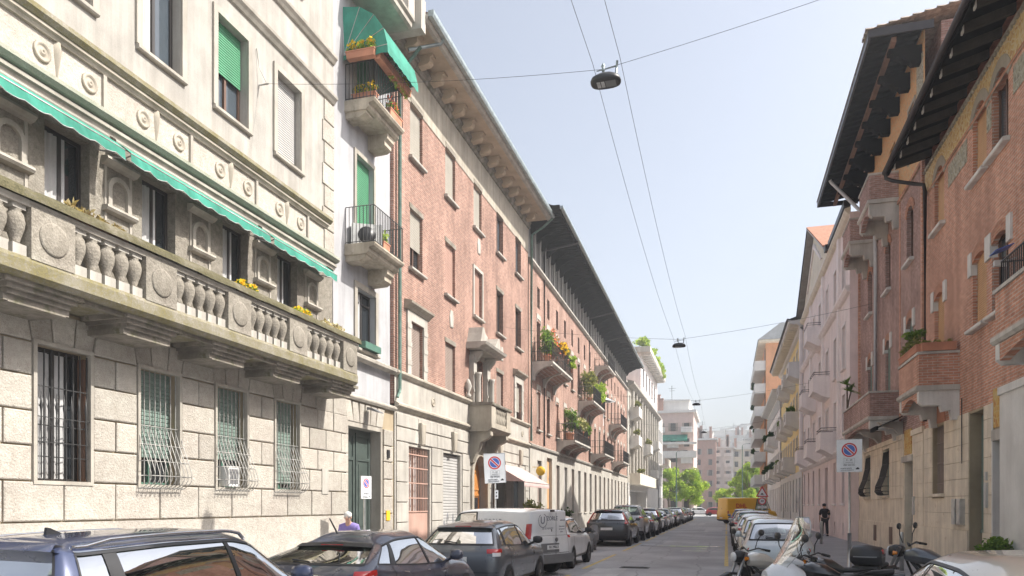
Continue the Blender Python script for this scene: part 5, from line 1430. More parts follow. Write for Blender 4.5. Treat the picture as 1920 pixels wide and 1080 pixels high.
m = MB(); holes_wall(m, Y0, Y1, 0, 4.4, hb, .05, .3); Q.p('base_wall', m, 'pink_plaster')
Q.p('return_wall', MB().box(-.5, .048, Y0-.04, Y0, 0, 15.6), 'pink_plaster')
for i, c in enumerate(cols):
    for j, z in enumerate(rows_): win(Q, c, z, 1.0, 2.1, .22, 'frame_white', 'pane', sh=['shutter_brown', 'shutter_white', None][(i+j) % 3], drop=.85, sill='pink_pale', trim='pink_pale', td=.04)
    if abs(c-46.6) > .1: win(Q, c, 1.9, .9, 2.2, .22, 'frame_brown', 'pane', sh='shutter_brown' if i % 2 else None, sill='pink_pale')
    if abs(c-46.6) > .1: Q.p('cellar_vent', MB().box(-.1, -.06, c-.2, c+.2, .3, .95), 'frame_dark')
Q.p('door', MB().box(-.28, -.2, 46.0, 47.3, .12, 4.0), 'wood_brown')
for (z, mt) in ((4.3, 'pink_pale'), (11.85, 'pink_pale'), (15.5, 'cream_plaster')):
    Q.p('string_course', MB().mould([(0, z), (.14, z+.05), (.26, z+.2), (.26, z+.3), (0, z+.36)], Y0, Y1), mt)
for (c, z) in ((43.2, 4.9), (50.0, 4.9), (56.4, 4.9), (53.3, 8.4), (46.6, 8.4), (50, 12.0)): box_balcony(Q, c-1.1, c+1.1, z, .9, 'pink_pale')
m = MB()
for c in (41.7, 48.3, 55): m.box(0, .12, c-.3, c+.3, 4.7, 15.5)
Q.p('pilasters', m, 'pink_pale')
ap, nf, ff = (53.2, 20.0), (45.4, 16.3), (61.0, 16.3)
Q.p('gable_wall', MB().ext([(45.6, 15.6), (60.6, 15.6), (60.6, 16.3), ap, (45.6, 16.3)], -.3, 0), 'cream_plaster')
Q.p('gable_moulding', MB().ext([(46.6, 16.0), (59.8, 16.0), (59.8, 16.15), (46.6, 16.15)], 0, .15).ext([(49, 16.9), (49.3, 16.9), (53.2, 18.9), (57, 16.9), (57.4, 16.9), (53.2, 19.2)], 0, .1), 'pink_pale')
def slope(a, b_, w0, w1, th, mat, nm):
    Q.p(nm, MB().add([(w0, a[0], a[1]), (w1, a[0], a[1]), (w1, b_[0], b_[1]), (w0, b_[0], b_[1]), (w0, a[0], a[1]+th), (w1, a[0], a[1]+th), (w1, b_[0], b_[1]+th), (w0, b_[0], b_[1]+th)], [(3, 2, 1, 0), (4, 5, 6, 7), (0, 1, 5, 4), (1, 2, 6, 5), (2, 3, 7, 6), (3, 0, 4, 7)]), mat)
slope((44.6, 16.0), (53.2, 20.1), -8, .44, .12, 'frame_white', 'bargeboard'); slope((61.0, 16.2), (53.2, 20.1), -8, .42, .10, 'pilaster_grey', 'bargeboard')
slope((44.5, 16.13), (53.2, 20.24), -8, .5, .1, 'roof_tile', 'roof_slope'); slope((61.1, 16.31), (53.2, 20.24), -8, .48, .08, 'gutter_dark', 'roof_slope')
Q.p('eaves', MB().box(-6, .42, 44.0, 44.6, 15.8, 16.1).box(0, .3, Y0, 44.0, 15.9, 16.2), 'gutter_dark')
Q.p('roof_block', MB().box(-9, -.4, Y0, Y1, 0, 15.6), 'pink_plaster')
Yb = B('yellow_house', 'yellow plastered house with pale stone balconies and bracketed eaves', 5.6, 72, -1)
Y0, Y1 = 60.7, 84
cols = [62.5+2.9*k for k in range(8)]
rows_ = (5.2, 8.7, 12.2)
h = [(c-.5, c+.5, z, z+2.2) for c in cols for z in rows_]
m = MB(); holes_wall(m, Y0, Y1, 4.5, 15.4, h, 0, .25); Yb.p('wall', m, 'yellow_plaster')
m = MB(); holes_wall(m, Y0, Y1, 0, 4.5, [(c-.6, c+.6, 1.2 if k % 3 else .12, 4.0) for k, c in enumerate(cols)], .08, .3); Yb.p('base_wall', m, 'grey_plaster')
for i, c in enumerate(cols):
    for j, z in enumerate(rows_): win(Yb, c, z, 1.0, 2.2, .2, 'frame_white', 'pane', sh=['shutter_brown', None][(i+j) % 2], drop=.8, sill='far_white', trim='far_white', td=.05)
    win(Yb, c, 1.2 if i % 3 else .12, 1.2, 2.8 if i % 3 else 3.88, .22, 'frame_brown', 'pane', sh='shutter_white' if i % 2 else None, drop=.6)
for (k, z) in ((0, 12), (2, 12), (4, 12), (1, 8.5), (3, 8.5), (5, 8.5), (2, 5), (4, 5), (6, 5)): box_balcony(Yb, cols[k]-1.2, cols[k]+1.2, z, 1.0, 'far_white', False, .9, True)
Yb.p('pilaster', MB().box(0, .2, Y0, Y0+1.0, 4.5, 15.4), 'pink_pale')
Yb.p('eaves', MB().mould([(0, 15.2), (.2, 15.3), (.3, 15.6), (1.0, 15.75), (1.05, 15.95), (0, 16.0)], Y0, Y1), 'far_white')
g = MB()
for k in range(34): g.box(.25, .95, 61+.68*k, 61.25+.68*k, 15.5, 15.74)
Yb.p('modillions', g, 'cream_plaster')
Yb.p('roof', MB().add([(1.2, Y0, 16.0), (1.2, Y1, 16.0), (-5, Y1, 18), (-5, Y0, 18)], [(0, 1, 2, 3)]).box(1.0, 1.15, Y0, Y1+.3, 15.95, 16.1), 'roof_slate')
Yb.p('roof_block', MB().box(-9, -.35, Y0, Y1, 0, 15.9), 'yellow_plaster')
for k, (kk, z) in enumerate(((1, 8.9), (6, 5.3), (5, 8.9))):
    shrub('balcony_shrub', ['dry shrub on middle balcony of yellow house', 'brown green shrub on lowest far balcony of yellow house', 'dark shrub on far balcony of yellow house'][k], (5.0, cols[kk], z), (.4, .8, .6), 200, .16, 'leaf', pot=0, stem=False)
letter(None, '44', 1.25, 'ink_grey', (5.40, 63.9, 2.1), (R(90), 0, R(-90)), .01)
fo = COL.objects[-1] if False else [o for o in COL.objects if o.name.startswith('lettering')][-1]
tag(fo, 'grey spray painted 44 low on pale wall below yellow house', 'graffiti'); fo.name = 'graffiti_number'
Wp = B('white_house', 'low pale house with arched windows and planted balconies', 5.5, 92, -1)
Y0, Y1 = 84.1, 110
cols = [86+3.2*k for k in range(8)]
h = [(c-.6, c+.6, z, z+2.3) for c in cols for z in (5.2, 9.0)]
m = MB(); holes_wall(m, Y0, Y1, 0, 14.0, h+[(c-.7, c+.7, .3, 3.8) for c in cols], 0, .25); Wp.p('wall', m, 'pink_pale')
for i, c in enumerate(cols):
    for z in (5.2, 9.0): win(Wp, c, z, 1.2, 2.3, .2, 'frame_white', 'pane', trim='far_white', td=.06, sh='shutter_rose' if i % 2 else None)
    win(Wp, c, .3, 1.4, 3.5, .2, 'frame_brown', 'pane')
for (k, z) in ((0, 4.9), (2, 4.9), (4, 4.9), (1, 8.7), (3, 8.7)):
    box_balcony(Wp, cols[k]-1.6, cols[k]+1.6, z, 1.1, 'grey_plaster', False)
    shrub('balcony_shrub', f'dark shrub on {"first second third fourth fifth".split()[[0, 2, 4, 1, 3].index(k)]} balcony of low pale house', (4.7, cols[k], z+.6), (.5, 1.3, .6), 260, .2, 'leaf_dark', pot=0, stem=False, group='shrubs on the low pale house')
Wp.p('frieze', MB().box(0, .05, Y0, Y1, 12.2, 13.6), 'far_grey')
Wp.p('eaves', MB().mould([(0, 13.8), (.8, 14.0), (.85, 14.2), (0, 14.3)], Y0, Y1), 'far_white')
Wp.p('roof_block', MB().box(-9, -.35, Y0, Y1, 0, 14.1), 'pink_pale')
O = B('orange_block', 'tall orange apartment block with stacked white balconies', 5.3, 118, -1)
Y0, Y1 = 110.2, 130
h = [(113+5*k, 115+5*k, z, z+2.2) for k in range(3) for z in (5, 8.2, 11.4, 14.6, 17.8, 21)]
m = MB(); holes_wall(m, Y0, Y1, 0, 24.5, h, 0, .25); O.p('wall', m, 'orange_plaster')
O.p('side_wall', MB().box(-14, -.002, Y0-.02, Y0+.3, 0, 24.5), 'orange_plaster')
O.p('base_wall', MB().box(0, .1, Y0, Y1, 0, 4.2), 'far_grey')
for k in range(3):
    for z in (5, 8.2, 11.4, 14.6, 17.8, 21): win(O, 114+5*k, z, 2.0, 2.2, .2, 'frame_brown', 'pane')
for j, z in enumerate((4.8, 8.0, 11.2, 14.4, 17.6, 20.8)):
    o = O.p('balcony', MB().box(0, 1.5, Y0+.2, 129, z, z+.22).box(1.35, 1.5, Y0+.2, 129, z+.22, z+1.35).box(0, 1.35, Y0+.2, Y0+.35, z+.22, z+1.35), 'far_white')
    O.p('balcony_recess', MB().box(.02, .08, Y0+.5, 112.6, z+1.4, z+3.1), 'frame_brown', None, o)
for k, z in enumerate((9.0, 12.2, 15.4, 18.6)):
    shrub('balcony_shrub', f'shrub hanging from {"lowest second third topmost".split()[k]} planted balcony of orange block', (3.7, 111.5+k, z), (.5, .9, .6), 160, .2, 'leaf_dark', pot=0, stem=False, group='shrubs on the orange block')
g = MB().box(-14, 1.0, Y0-1.2, Y1, 24.5, 24.8); O.p('eaves_slab', g, 'cream_plaster')
O.p('mansard_roof', MB().add([(1.1, Y0-1.3, 24.8), (1.1, Y1, 24.8), (-14, Y1, 24.8), (-14, Y0-1.3, 24.8), (-2, Y0+1.5, 27.6), (-2, Y1, 27.6), (-14, Y1, 27.6), (-14, Y0+1.5, 27.6)], [(0, 1, 5, 4), (4, 5, 6, 7), (3, 0, 4, 7)]), 'roof_slate')
O.p('side_window', MB().box(-6.6, -5.2, Y0-.06, Y0-.03, 21.4, 23.0), 'pane')
O.p('roof_block', MB().box(-14, -.3, Y0+.4, Y1, 0, 24.4), 'orange_plaster')
E6 = [('pink_block', 'pink apartment block with rounded bays and green balcony awnings beyond crossing', -12.0, 158, 11, 20, 21.0, 'far_pink', 1),
      ('pink_brick_block', 'flat roofed pink brick block in the middle distance', -8.0, 232, 10, 14, 21.5, 'far_brick', 2),
      ('white_balcony_block', 'white apartment block with stacked balconies between pink and cream blocks', -1.2, 240, 6.5, 14, 19.5, 'far_white', 3),
      ('cream_block', 'cream apartment block with regular windows closing the street view', 6.2, 246, 9.5, 14, 19.5, 'far_cream', 2),
      ('grey_block', 'grey apartment block with dark top storeys behind cream block', 12.5, 285, 12, 14, 26, 'far_grey', 3),
      ('slate_block', 'distant pale block with rooftop plant under the crane', 2, 330, 18, 14, 31, 'far_white', 2),
      ('beige_block', 'far beige block just showing left of orange block', 20, 225, 12, 14, 24, 'far_cream', 3)]
for (nm, lab, xc, yf, wd_, dp, ht_, mt, sty) in E6:
    t = thing(nm, lab, 'building', (xc, yf, 0))
    m = MB(); n = max(2, int(wd_/2.6)); fl = int(ht_/3.2)
    hs_ = [(-wd_/2+wd_*(k+.5)/n-.55, -wd_/2+wd_*(k+.5)/n+.55, 1.2+3.2*j, 2.9+3.2*j) for k in range(n) for j in range(fl)]
    holes_wall(m, -wd_/2, wd_/2, 0, ht_, hs_, 0, .3)
    m.rot(Matrix.Rotation(R(-90), 4, 'Z'))
    m.box(-wd_/2, -wd_/2+.01, .001, dp, 0, ht_).box(wd_/2-.01, wd_/2, .001, dp, 0, ht_)
    obj('wall', m.mesh('wall', mt), t)
    pm = MB().box(-.55, .55, .2, .26, 0, 1.7).mesh('window', 'pane'); 
    for q in hs_: obj('window', pm, t, ((q[0]+q[1])/2, 0, q[2]))
    obj('roof', MB().box(-wd_/2-.6, wd_/2+.6, -.7, dp, ht_, ht_+.5).box(-wd_/2+1, wd_/2-1, 1.5, dp, ht_+.5, ht_+2.6).box(-wd_/2+.8, wd_/2-.8, 1.2, dp, ht_+2.6, ht_+2.9).mesh('roof', 'far_white'), t)
    for k in range(4):
        cx_, ch_ = random.uniform(-wd_/2+1, wd_/2-1), random.uniform(1.0, 2.4)
        obj('chimney', MB().box(cx_-.35, cx_+.35, 1.0, 1.8, ht_+.5, ht_+.5+ch_+1.5).box(cx_-.45, cx_+.45, .9, 1.9, ht_+2+ch_, ht_+2.2+ch_).mesh('chimney', 'far_brick'), t)
    obj('antenna', MB().tube([(1, 2, ht_+2.5), (1, 2, ht_+6)], .05, 4).tube([(.3, 2, ht_+5.4), (1.8, 2, ht_+5.4)], .03, 4).tube([(.5, 2, ht_+4.9), (1.6, 2, ht_+4.9)], .03, 4).mesh('antenna', 'iron'), t)
    sm_ = MB().box(-.95, -.57, -.06, -.01, 0, 1.7).box(.57, .95, -.06, -.01, 0, 1.7).mesh('shutters', random.choice(['shutter_brown', 'shutter_dark', 'shutter_white']))
    for i_, q in enumerate(hs_):
        if i_ % 3 != 1: obj('shutters', sm_, t, ((q[0]+q[1])/2, 0, q[2]))
    if sty in (1, 3):
        for j in range(1, fl):
            for k in range(n):
                if (k+j) % 2 and sty == 1: continue
                x_ = -wd_/2+wd_*(k+.5)/n
                o = obj('balcony', MB().box(-1.1, 1.1, -1.3, 0, 0, .18).box(-1.1, 1.1, -1.3, -1.2, .18, 1.1).box(-1.1, -1.0, -1.2, 0, .18, 1.1).box(1.0, 1.1, -1.2, 0, .18, 1.1).mesh('balcony', 'far_white'), t, (x_, 0, .9+3.2*j))
t = [o for o in COL.objects if o.name == 'pink_block'][0]
for k, (x_, z_) in enumerate(((-1.5, 15.6), (2.3, 15.6))):
    obj('balcony_awning', MB().add([(-2, 0, .9), (2, 0, .9), (2, -1.7, -.2), (-2, -1.7, -.2), (2, -1.7, -.6), (-2, -1.7, -.6)], [(0, 1, 2, 3), (3, 2, 4, 5)]).mesh('balcony_awning', 'awning_green'), t, (x_, 0, z_))
obj('roof_terrace', MB().box(-5.8, 6.2, -1.9, 0, 11.6, 12.0).box(-5.8, 6.2, -1.9, -1.75, 12, 13).box(-5.8, 6.2, -1.9, 0, 14.4, 14.8).mesh('roof_terrace', 'far_white'), t)
# crane
t = thing('tower_crane', 'pale tower crane far above the distant rooftops', 'crane', (8, 380, 0))
g = MB().box(-.8, .8, -.8, .8, 0, 40); obj('mast', g.mesh('mast', 'far_white'), t)
g = MB().add([(-9, -.5, 38.5), (22, -.5, 44), (22, -.5, 44.6), (-9, -.5, 39.6)], [(0, 1, 2, 3)]).box(-11, -7, -1, 1, 36.5, 39.5).box(-1.5, 1.5, -1.2, 1.2, 39, 41.5); obj('jib', g.mesh('jib', 'far_white'), t)

# ------------------------------------------------------------------ trees
def tree(name, label, loc, H_, Rr, leaf, n=5000, size=.28, seed=1, lean=0, group=None):
    rr = random.Random(seed); t = thing(name, label, 'tree', loc, 0, group)
    tk = MB(); th_ = H_*.32
    tk.tube([(0, 0, 0), (.1, .05, th_*.5), (lean, 0, th_), (lean*1.3, .1, H_*.62)], [H_*.028, H_*.022, H_*.018, H_*.008], 8)
    g = MB(); cl = []
    for k in range(26):
        a = rr.uniform(0, 6.28); q = math.sqrt(rr.random()); zz = rr.uniform(.3, .98)
        prof_ = math.sin(math.pi*min(1, max(.08, (zz-.22)/.85)))**.6
        c = (lean+Rr*q*math.cos(a)*prof_*.85, Rr*q*math.sin(a)*prof_*.85, H_*zz)
        cl.append(c)
        if k < 12: tk.tube([(lean*.8, 0, th_*rr.uniform(.8, 1.5)), (c[0]*.5, c[1]*.5, (th_+c[2])/2), c], [H_*.011, H_*.007, H_*.003], 5)
        s_ = Rr*rr.uniform(.26, .42)
        leaves(g, c, (s_, s_, s_*.8), n//26, size, 0, .35)
    obj('trunk', tk.mesh('trunk', 'bark'), t)
    f = obj('crown', g.mesh('crown', leaf), t)
    return t
tree('street_tree', 'bright green tree beyond the end of the left row, left of the lamp pole', (-10.5, 143, 0), 8.6, 3.0, 'leaf_bright', 5000, .26, 1)
tree('street_tree', 'broad bright green tree beyond crossing, right of the lamp pole', (-7.0, 146, 0), 8.4, 3.6, 'leaf_bright', 6000, .26, 2)
tree('street_tree', 'small light green tree farther back beside the bright trees', (-1.0, 170, 0), 5.2, 2.6, 'leaf_bright', 3000, .24, 3)
tree('street_tree', 'green tree in front of orange block beyond the crossing', (4.6, 160, 0), 10.2, 3.2, 'leaf_bright', 6000, .28, 4)
tree('street_tree', 'lower green tree left of the one by orange block', (2.2, 166, 0), 7.6, 2.6, 'leaf_bright', 4000, .26, 5)
tree('street_tree', 'dark leafy tree standing behind the orange block corner', (7.5, 175, 0), 12.0, 3.6, 'leaf', 4500, .3, 6)
# ------------------------------------------------------------------ lamp poles, wires, hanging lamps
def pole(label, x, y, hh):
    t = thing('lamp_post', label, 'lamp post', (x, y, .0))
    obj('pole', MB().tube([(0, 0, 0), (0, 0, 1.2), (0, 0, hh)], [.13, .12, .07], 8).mesh('pole', 'copper_green'), t)
    obj('lamp_arm', MB().tube([(0, 0, hh), (.3, 0, hh+.25), (1.4, 0, hh+.3)], .04, 6).mesh('lamp_arm', 'copper_green'), t)
    obj('lamp_head', MB().box(1.2, 1.9, -.13, .13, hh+.24, hh+.36).mesh('lamp_head', 'plastic_grey'), t)
pole('grey lamp pole in front of the bright trees', -8.5, 135, 11.2); pole('thin lamp pole in front of the cream block', 3.1, 158, 14)
def hanging_lamp(label, x, y, z, s=1.0):
    t = thing('hanging_street_lamp', label, 'street lamp', (x, y, z), 0, 'lamps hung on wires over the street')
    m = MB(); n = 20
    def ring(r1, r2, z_, p=2.6):
        out = []
        for k in range(n):
            a = 2*math.pi*k/n; c_, s_ = math.cos(a), math.sin(a)
            out.append((r1*abs(c_)**(2/p)*(1 if c_ >= 0 else -1), r2*abs(s_)**(2/p)*(1 if s_ >= 0 else -1), z_))
        return out
    rs = [ring(.05, .04, .17), ring(.2, .15, .15), ring(.33, .22, .08), ring(.36, .25, 0), ring(.345, .235, -.045), ring(.30, .20, -.05)]
    rs = [r_+[r_[0]] for r_ in rs]
    m.grid(rs, 0, True); m.add(rs[-1][:n], [tuple(range(n))])
    b = obj('lamp_body', m.mesh('lamp_body', 'plastic_black'), t); 
    g = MB()
    for i in range(2):
        for j in range(3): g.box(-.2+i*.1, -.12+i*.1, -.12+j*.085, -.05+j*.085, -.062, -.055)
    g.box(.0, .24, -.13, .13, -.06, -.054, 1)
    obj('lens', g.mesh('lens', ['curtain', 'plastic_grey']), t)
    br = MB().tube([(-.02, 0, .16), (-.06, 0, .34)], .02, 6).tube([(-.22, 0, .28), (.28, .0, .33)], .014, 5).tube([(.24, 0, .16), (.27, 0, .45)], .028, 6).lathe([(.02, .24), (.045, .28), (.03, .32), (.05, .38), (.02, .44)], (-.06, 0, 0), 8)
    obj('hanger', br.mesh('hanger', 'zinc'), t)
    t.scale = (s,)*3
    return t
LP = [(-2.23, 14.3, 10.15), (-2.03, 34.0, 9.1), (-2.1, 56, 9.35), (-2.2, 78, 9.4)]
for k, (x, y, z) in enumerate(LP):
    hanging_lamp(['nearest hanging street lamp, large and dark against the sky', 'second hanging street lamp down the street', 'third hanging street lamp down the street', 'farthest tiny hanging street lamp'][k], x, y, z-.2, .82)
def wire(label, pts, r, sag=.25, n=14):
    P = []
    for a, b_ in zip(pts[:-1], pts[1:]):
        for k in range(n): 
            f = k/n; q = Vector(a).lerp(Vector(b_), f); q.z -= sag*4*f*(1-f); P.append(q)
    P.append(Vector(pts[-1]))
    one('overhead_wire', MB().tube(P, r, 4), 'iron', label, 'wire')
wire('span wire from stone house across nearest hanging lamp to near brick house', [(-9.75, 14.42, 11.15), (-2.3, 14.3, 10.2), (6.0, 14.1, 11.6)], .0045, .1)
wire('span wire holding second hanging lamp between the houses', [(-10, 33.8, 10.2), (-2.03, 34, 9.2), (6, 34.3, 10.3)], .006, .1)
wire('faint span wire holding third hanging lamp', [(-10.2, 56, 10.4), (-2.1, 56, 9.45), (5.6, 56, 10.4)], .007, .1)
wire('faint span wire holding farthest hanging lamp', [(-10.4, 78, 10.6), (-2.2, 78, 9.5), (5.5, 78, 10.5)], .008, .1)
wire('left one of two wires running along the street above hanging lamps', [(-2.85, -8, 11.4)]+[(x-.25, y, z+.18) for (x, y, z) in LP]+[(-2.8, 128, 11)], .0048, .35)
wire('right one of two wires running along the street above hanging lamps', [(-2.3, -8, 11.5)]+[(x+.27, y, z+.24) for (x, y, z) in LP]+[(-2.3, 128, 11)], .0048, .35)
wire('short thin wire from pink house to tall brick house', [(5.6, 57, 12.2), (5.95, 38, 11.4)], .006, .3)
# ------------------------------------------------------------------ vehicles
def pchip(y, us):
    """monotone cubic through y[0..n-1] at integer knots"""
    y = np.asarray(y, float); n = len(y); d = np.diff(y, axis=0)
    m = np.zeros_like(y)
    a, b_ = d[:-1], d[1:]
    with np.errstate(divide='ignore', invalid='ignore'):
        hm = np.where(a*b_ > 0, 2*a*b_/(a+b_), 0)
    m[1:-1] = np.nan_to_num(hm); m[0] = d[0]; m[-1] = d[-1]
    us = np.clip(np.asarray(us, float), 0, n-1); i = np.minimum(us.astype(int), n-2); t = (us-i)
    sh = (len(us),)+(1,)*(y.ndim-1); t = t.reshape(sh)
    h00 = 2*t**3-3*t**2+1; h10 = t**3-2*t**2+t; h01 = -2*t**3+3*t**2; h11 = t**3-t**2
    return h00*y[i]+h10*m[i]+h01*y[i+1]+h11*m[i+1]
class Shell:
    """half car skin: stations (rear centre -> side -> front centre) x rings (sill -> roof centre); x forward, y left-out"""
    def __init__(s, G): s.G = np.array(G, float)
    def S(s, us, vs_):
        A_ = pchip(s.G, us)                          # (nu, 8, 3)
        Bq = pchip(np.swapaxes(A_, 0, 1), vs_)       # (nv, nu, 3)
        return np.swapaxes(Bq, 0, 1)
    def patch(s, u0, u1, v0, v1, nu, nv, off=0.0):
        us = np.linspace(u0, u1, nu); vv = np.linspace(v0, v1, nv)
        P = s.S(us, vv)
        if off:
            e = 1e-3
            du = s.S(us+e, vv)-s.S(us-e, vv); dv = s.S(us, vv+e)-s.S(us, vv-e)
            N_ = np.cross(du, dv); L_ = np.linalg.norm(N_, axis=2, keepdims=True); N_ = N_/np.where(L_ < 1e-12, 1, L_)
            c = np.array([s.G[:, :, 0].mean(), 0, .7]); sg = np.sign(((P-c)*N_).sum(2, keepdims=True)); N_ = N_*np.where(sg == 0, 1, sg)
            P = P+N_*off
        return P
    def both(s, mb, P, m=0, skip=None, sides=(1, -1)):
        for sd in sides:
            Q_ = P*np.array([1, sd, 1])
            mb.grid(Q_.tolist(), m, True, sd < 0, skip)
        return mb
def car_shell(L, W, H, **k):
    d = dict(zs=.24, zbelt=.98, zbr=1.02, tail=.0, xq=.55, xrt=.75, wr=.64, xwt=.58, xwb=.75, zc=1.0, zh=.80, hoodr=.72, rz=0.0, bz=.55, rearlean=.22, roofdrop=.05, nose=.10, fr=.10)
    d.update(k); w = W/2; D_ = lambda n: d[n]
    zb, zbr = D_('zbelt'), D_('zbr'); wr = D_('wr')
    wv = [.80*w, .96*w, 1.0*w, .985*w, .93*w, wr, .62*wr, 0]
    xrear = [.16, .06, 0.0, .03, .03+D_('rearlean')*.35, D_('xrt')*1.0-.0, D_('xrt')+.10, D_('xrt')+.16]
    # rear window goes from (xrear[4]) up to xrt
    zr = [D_('zs')+.06, D_('zs')+.10, D_('bz'), zbr-.12, zbr, H-D_('roofdrop')-.05, H-D_('roofdrop')-.012, H-D_('roofdrop')]
    G = []
    G.append([(xrear[v], 0, zr[v]) for v in range(8)])
    G.append([(xrear[v]+.02, wv[v]*.72, zr[v]-(.0 if v < 5 else .01)) for v in range(8)])
    G.append([(xrear[v]+(.14 if v < 5 else .06), wv[v]*(.965 if v < 4 else .96), zr[v]-(.0 if v < 5 else .02)) for v in range(8)])
    q = D_('xq')
    G.append([(x_, wv[v], z_) for v, (x_, z_) in enumerate(((.5, D_('zs')+.02), (.5, D_('zs')+.08), (.5, .58), (.5, zbr-.10), (max(.5, xrear[4]+.30), zbr+.0), (max(D_('xrt')+.18, .5), H-.10-D_('roofdrop')*.6), (D_('xrt')+.26, H-.025-D_('roofdrop')*.6), (D_('xrt')+.3, H-.01-D_('roofdrop')*.6)))])
    for fx, rd in ((.36, .25), (.50, .0)):
        G.append([(L*fx, wv[v], z_) for v, z_ in enumerate((D_('zs'), D_('zs')+.06, .60, zb-.10, zb+(zbr-zb)*rd, H-.085-D_('roofdrop')*rd*.3, H-.015, H))])
    xt, xb_, zc = D_('xwt')*L, D_('xwb')*L, D_('zc')
    G.append([(x_, wv[v], z_) for v, (x_, z_) in enumerate(((L*.6, D_('zs')), (L*.6, D_('zs')+.06), (L*.6, .60), (L*.6, zb-.11), (L*.61, zb-.01), (xt, H-.12), (xt-.02, H-.055), (xt-.03, H-.045)))])
    hw = [.80*w, .96*w, 1.0*w, .98*w, .90*w, .80*w, .5*w, 0]
    G.append([(x_, hw[v], z_) for v, (x_, z_) in enumerate(((L*.72, D_('zs')), (L*.72, D_('zs')+.06), (L*.72, .60), (xb_-.1, zb-.13), (xb_-.06, zc-.045), (xb_-.02, zc), (xb_+.06, zc+.02), (xb_+.1, zc+.025)))])
    zh = D_('zh')
    xm = (xb_+L)/2
    G.append([(x_, hw[v]*.985, z_) for v, (x_, z_) in enumerate(((xm, D_('zs')), (xm, D_('zs')+.06), (xm, .58), (xm, (zb-.13+zh)/2-.06), (xm, (zc+zh)/2-.02), (xm+.03, (zc+zh)/2+.03), (xm+.06, (zc+zh)/2+.055), (xm+.06, (zc+zh)/2+.06)))])
    n_ = D_('nose')
    G.append([(x_, hw[v]*.95, z_) for v, (x_, z_) in enumerate(((L-.30, D_('zs')+.02), (L-.22, D_('zs')+.07), (L-.20, .52), (L-.26, zh-.14), (L-.30, zh-.06), (L-.32, zh-.0), (L-.28, zh+.02), (L-.26, zh+.02)))])
    G.append([(x_, hw[v]*.70, z_) for v, (x_, z_) in enumerate(((L-.14, D_('zs')+.03), (L-.06, D_('zs')+.08), (L-.04, .50), (L-.08, zh-.16), (L-.12, zh-.08), (L-.17, zh-.03), (L-.2, zh-.0), (L-.2, zh-.0)))])
    G.append([(x_, 0, z_) for v, (x_, z_) in enumerate(((L-.10, D_('zs')+.03), (L-.02, D_('zs')+.08), (L, .50), (L-.03, zh-.16), (L-.06, zh-.09), (L-.11, zh-.03), (L-.15, zh), (L-.16, zh)))])
    return Shell(G)
WHEELS = {}
def wheel_mesh(r, spokes=5):
    k = (r, spokes)
    if k in WHEELS: return WHEELS[k]
    ty = MB().lathe([(r*.66, -.09), (r*.9, -.105), (r*.985, -.085), (r, -.04), (r, .04), (r*.985, .085), (r*.9, .105), (r*.66, .09)], (0, 0, 0), 24, axis=1).mesh('tyre', 'rubber')
    rm = MB().lathe([(r*.67, .09), (r*.66, .095), (r*.6, .08), (r*.58, .02), (.02, .03)], (0, 0, 0), 24, 1, axis=1)
    for i in range(spokes):
        a = 2*math.pi*i/spokes; c_, s_ = math.cos(a), math.sin(a); g = MB().box(.02, r*.62, .045, .085, -r*.075, r*.075)
        g.rot(Matrix.Rotation(a, 4, 'Y')); rm.join(g)
    rm.lathe([(r*.15, .05), (r*.15, .09), (.01, .095)], (0, 0, 0), 12, axis=1)
    WHEELS[k] = (ty, rm.mesh('rim', ['alloy', 'plastic_black'])); return WHEELS[k]
CARS = {}
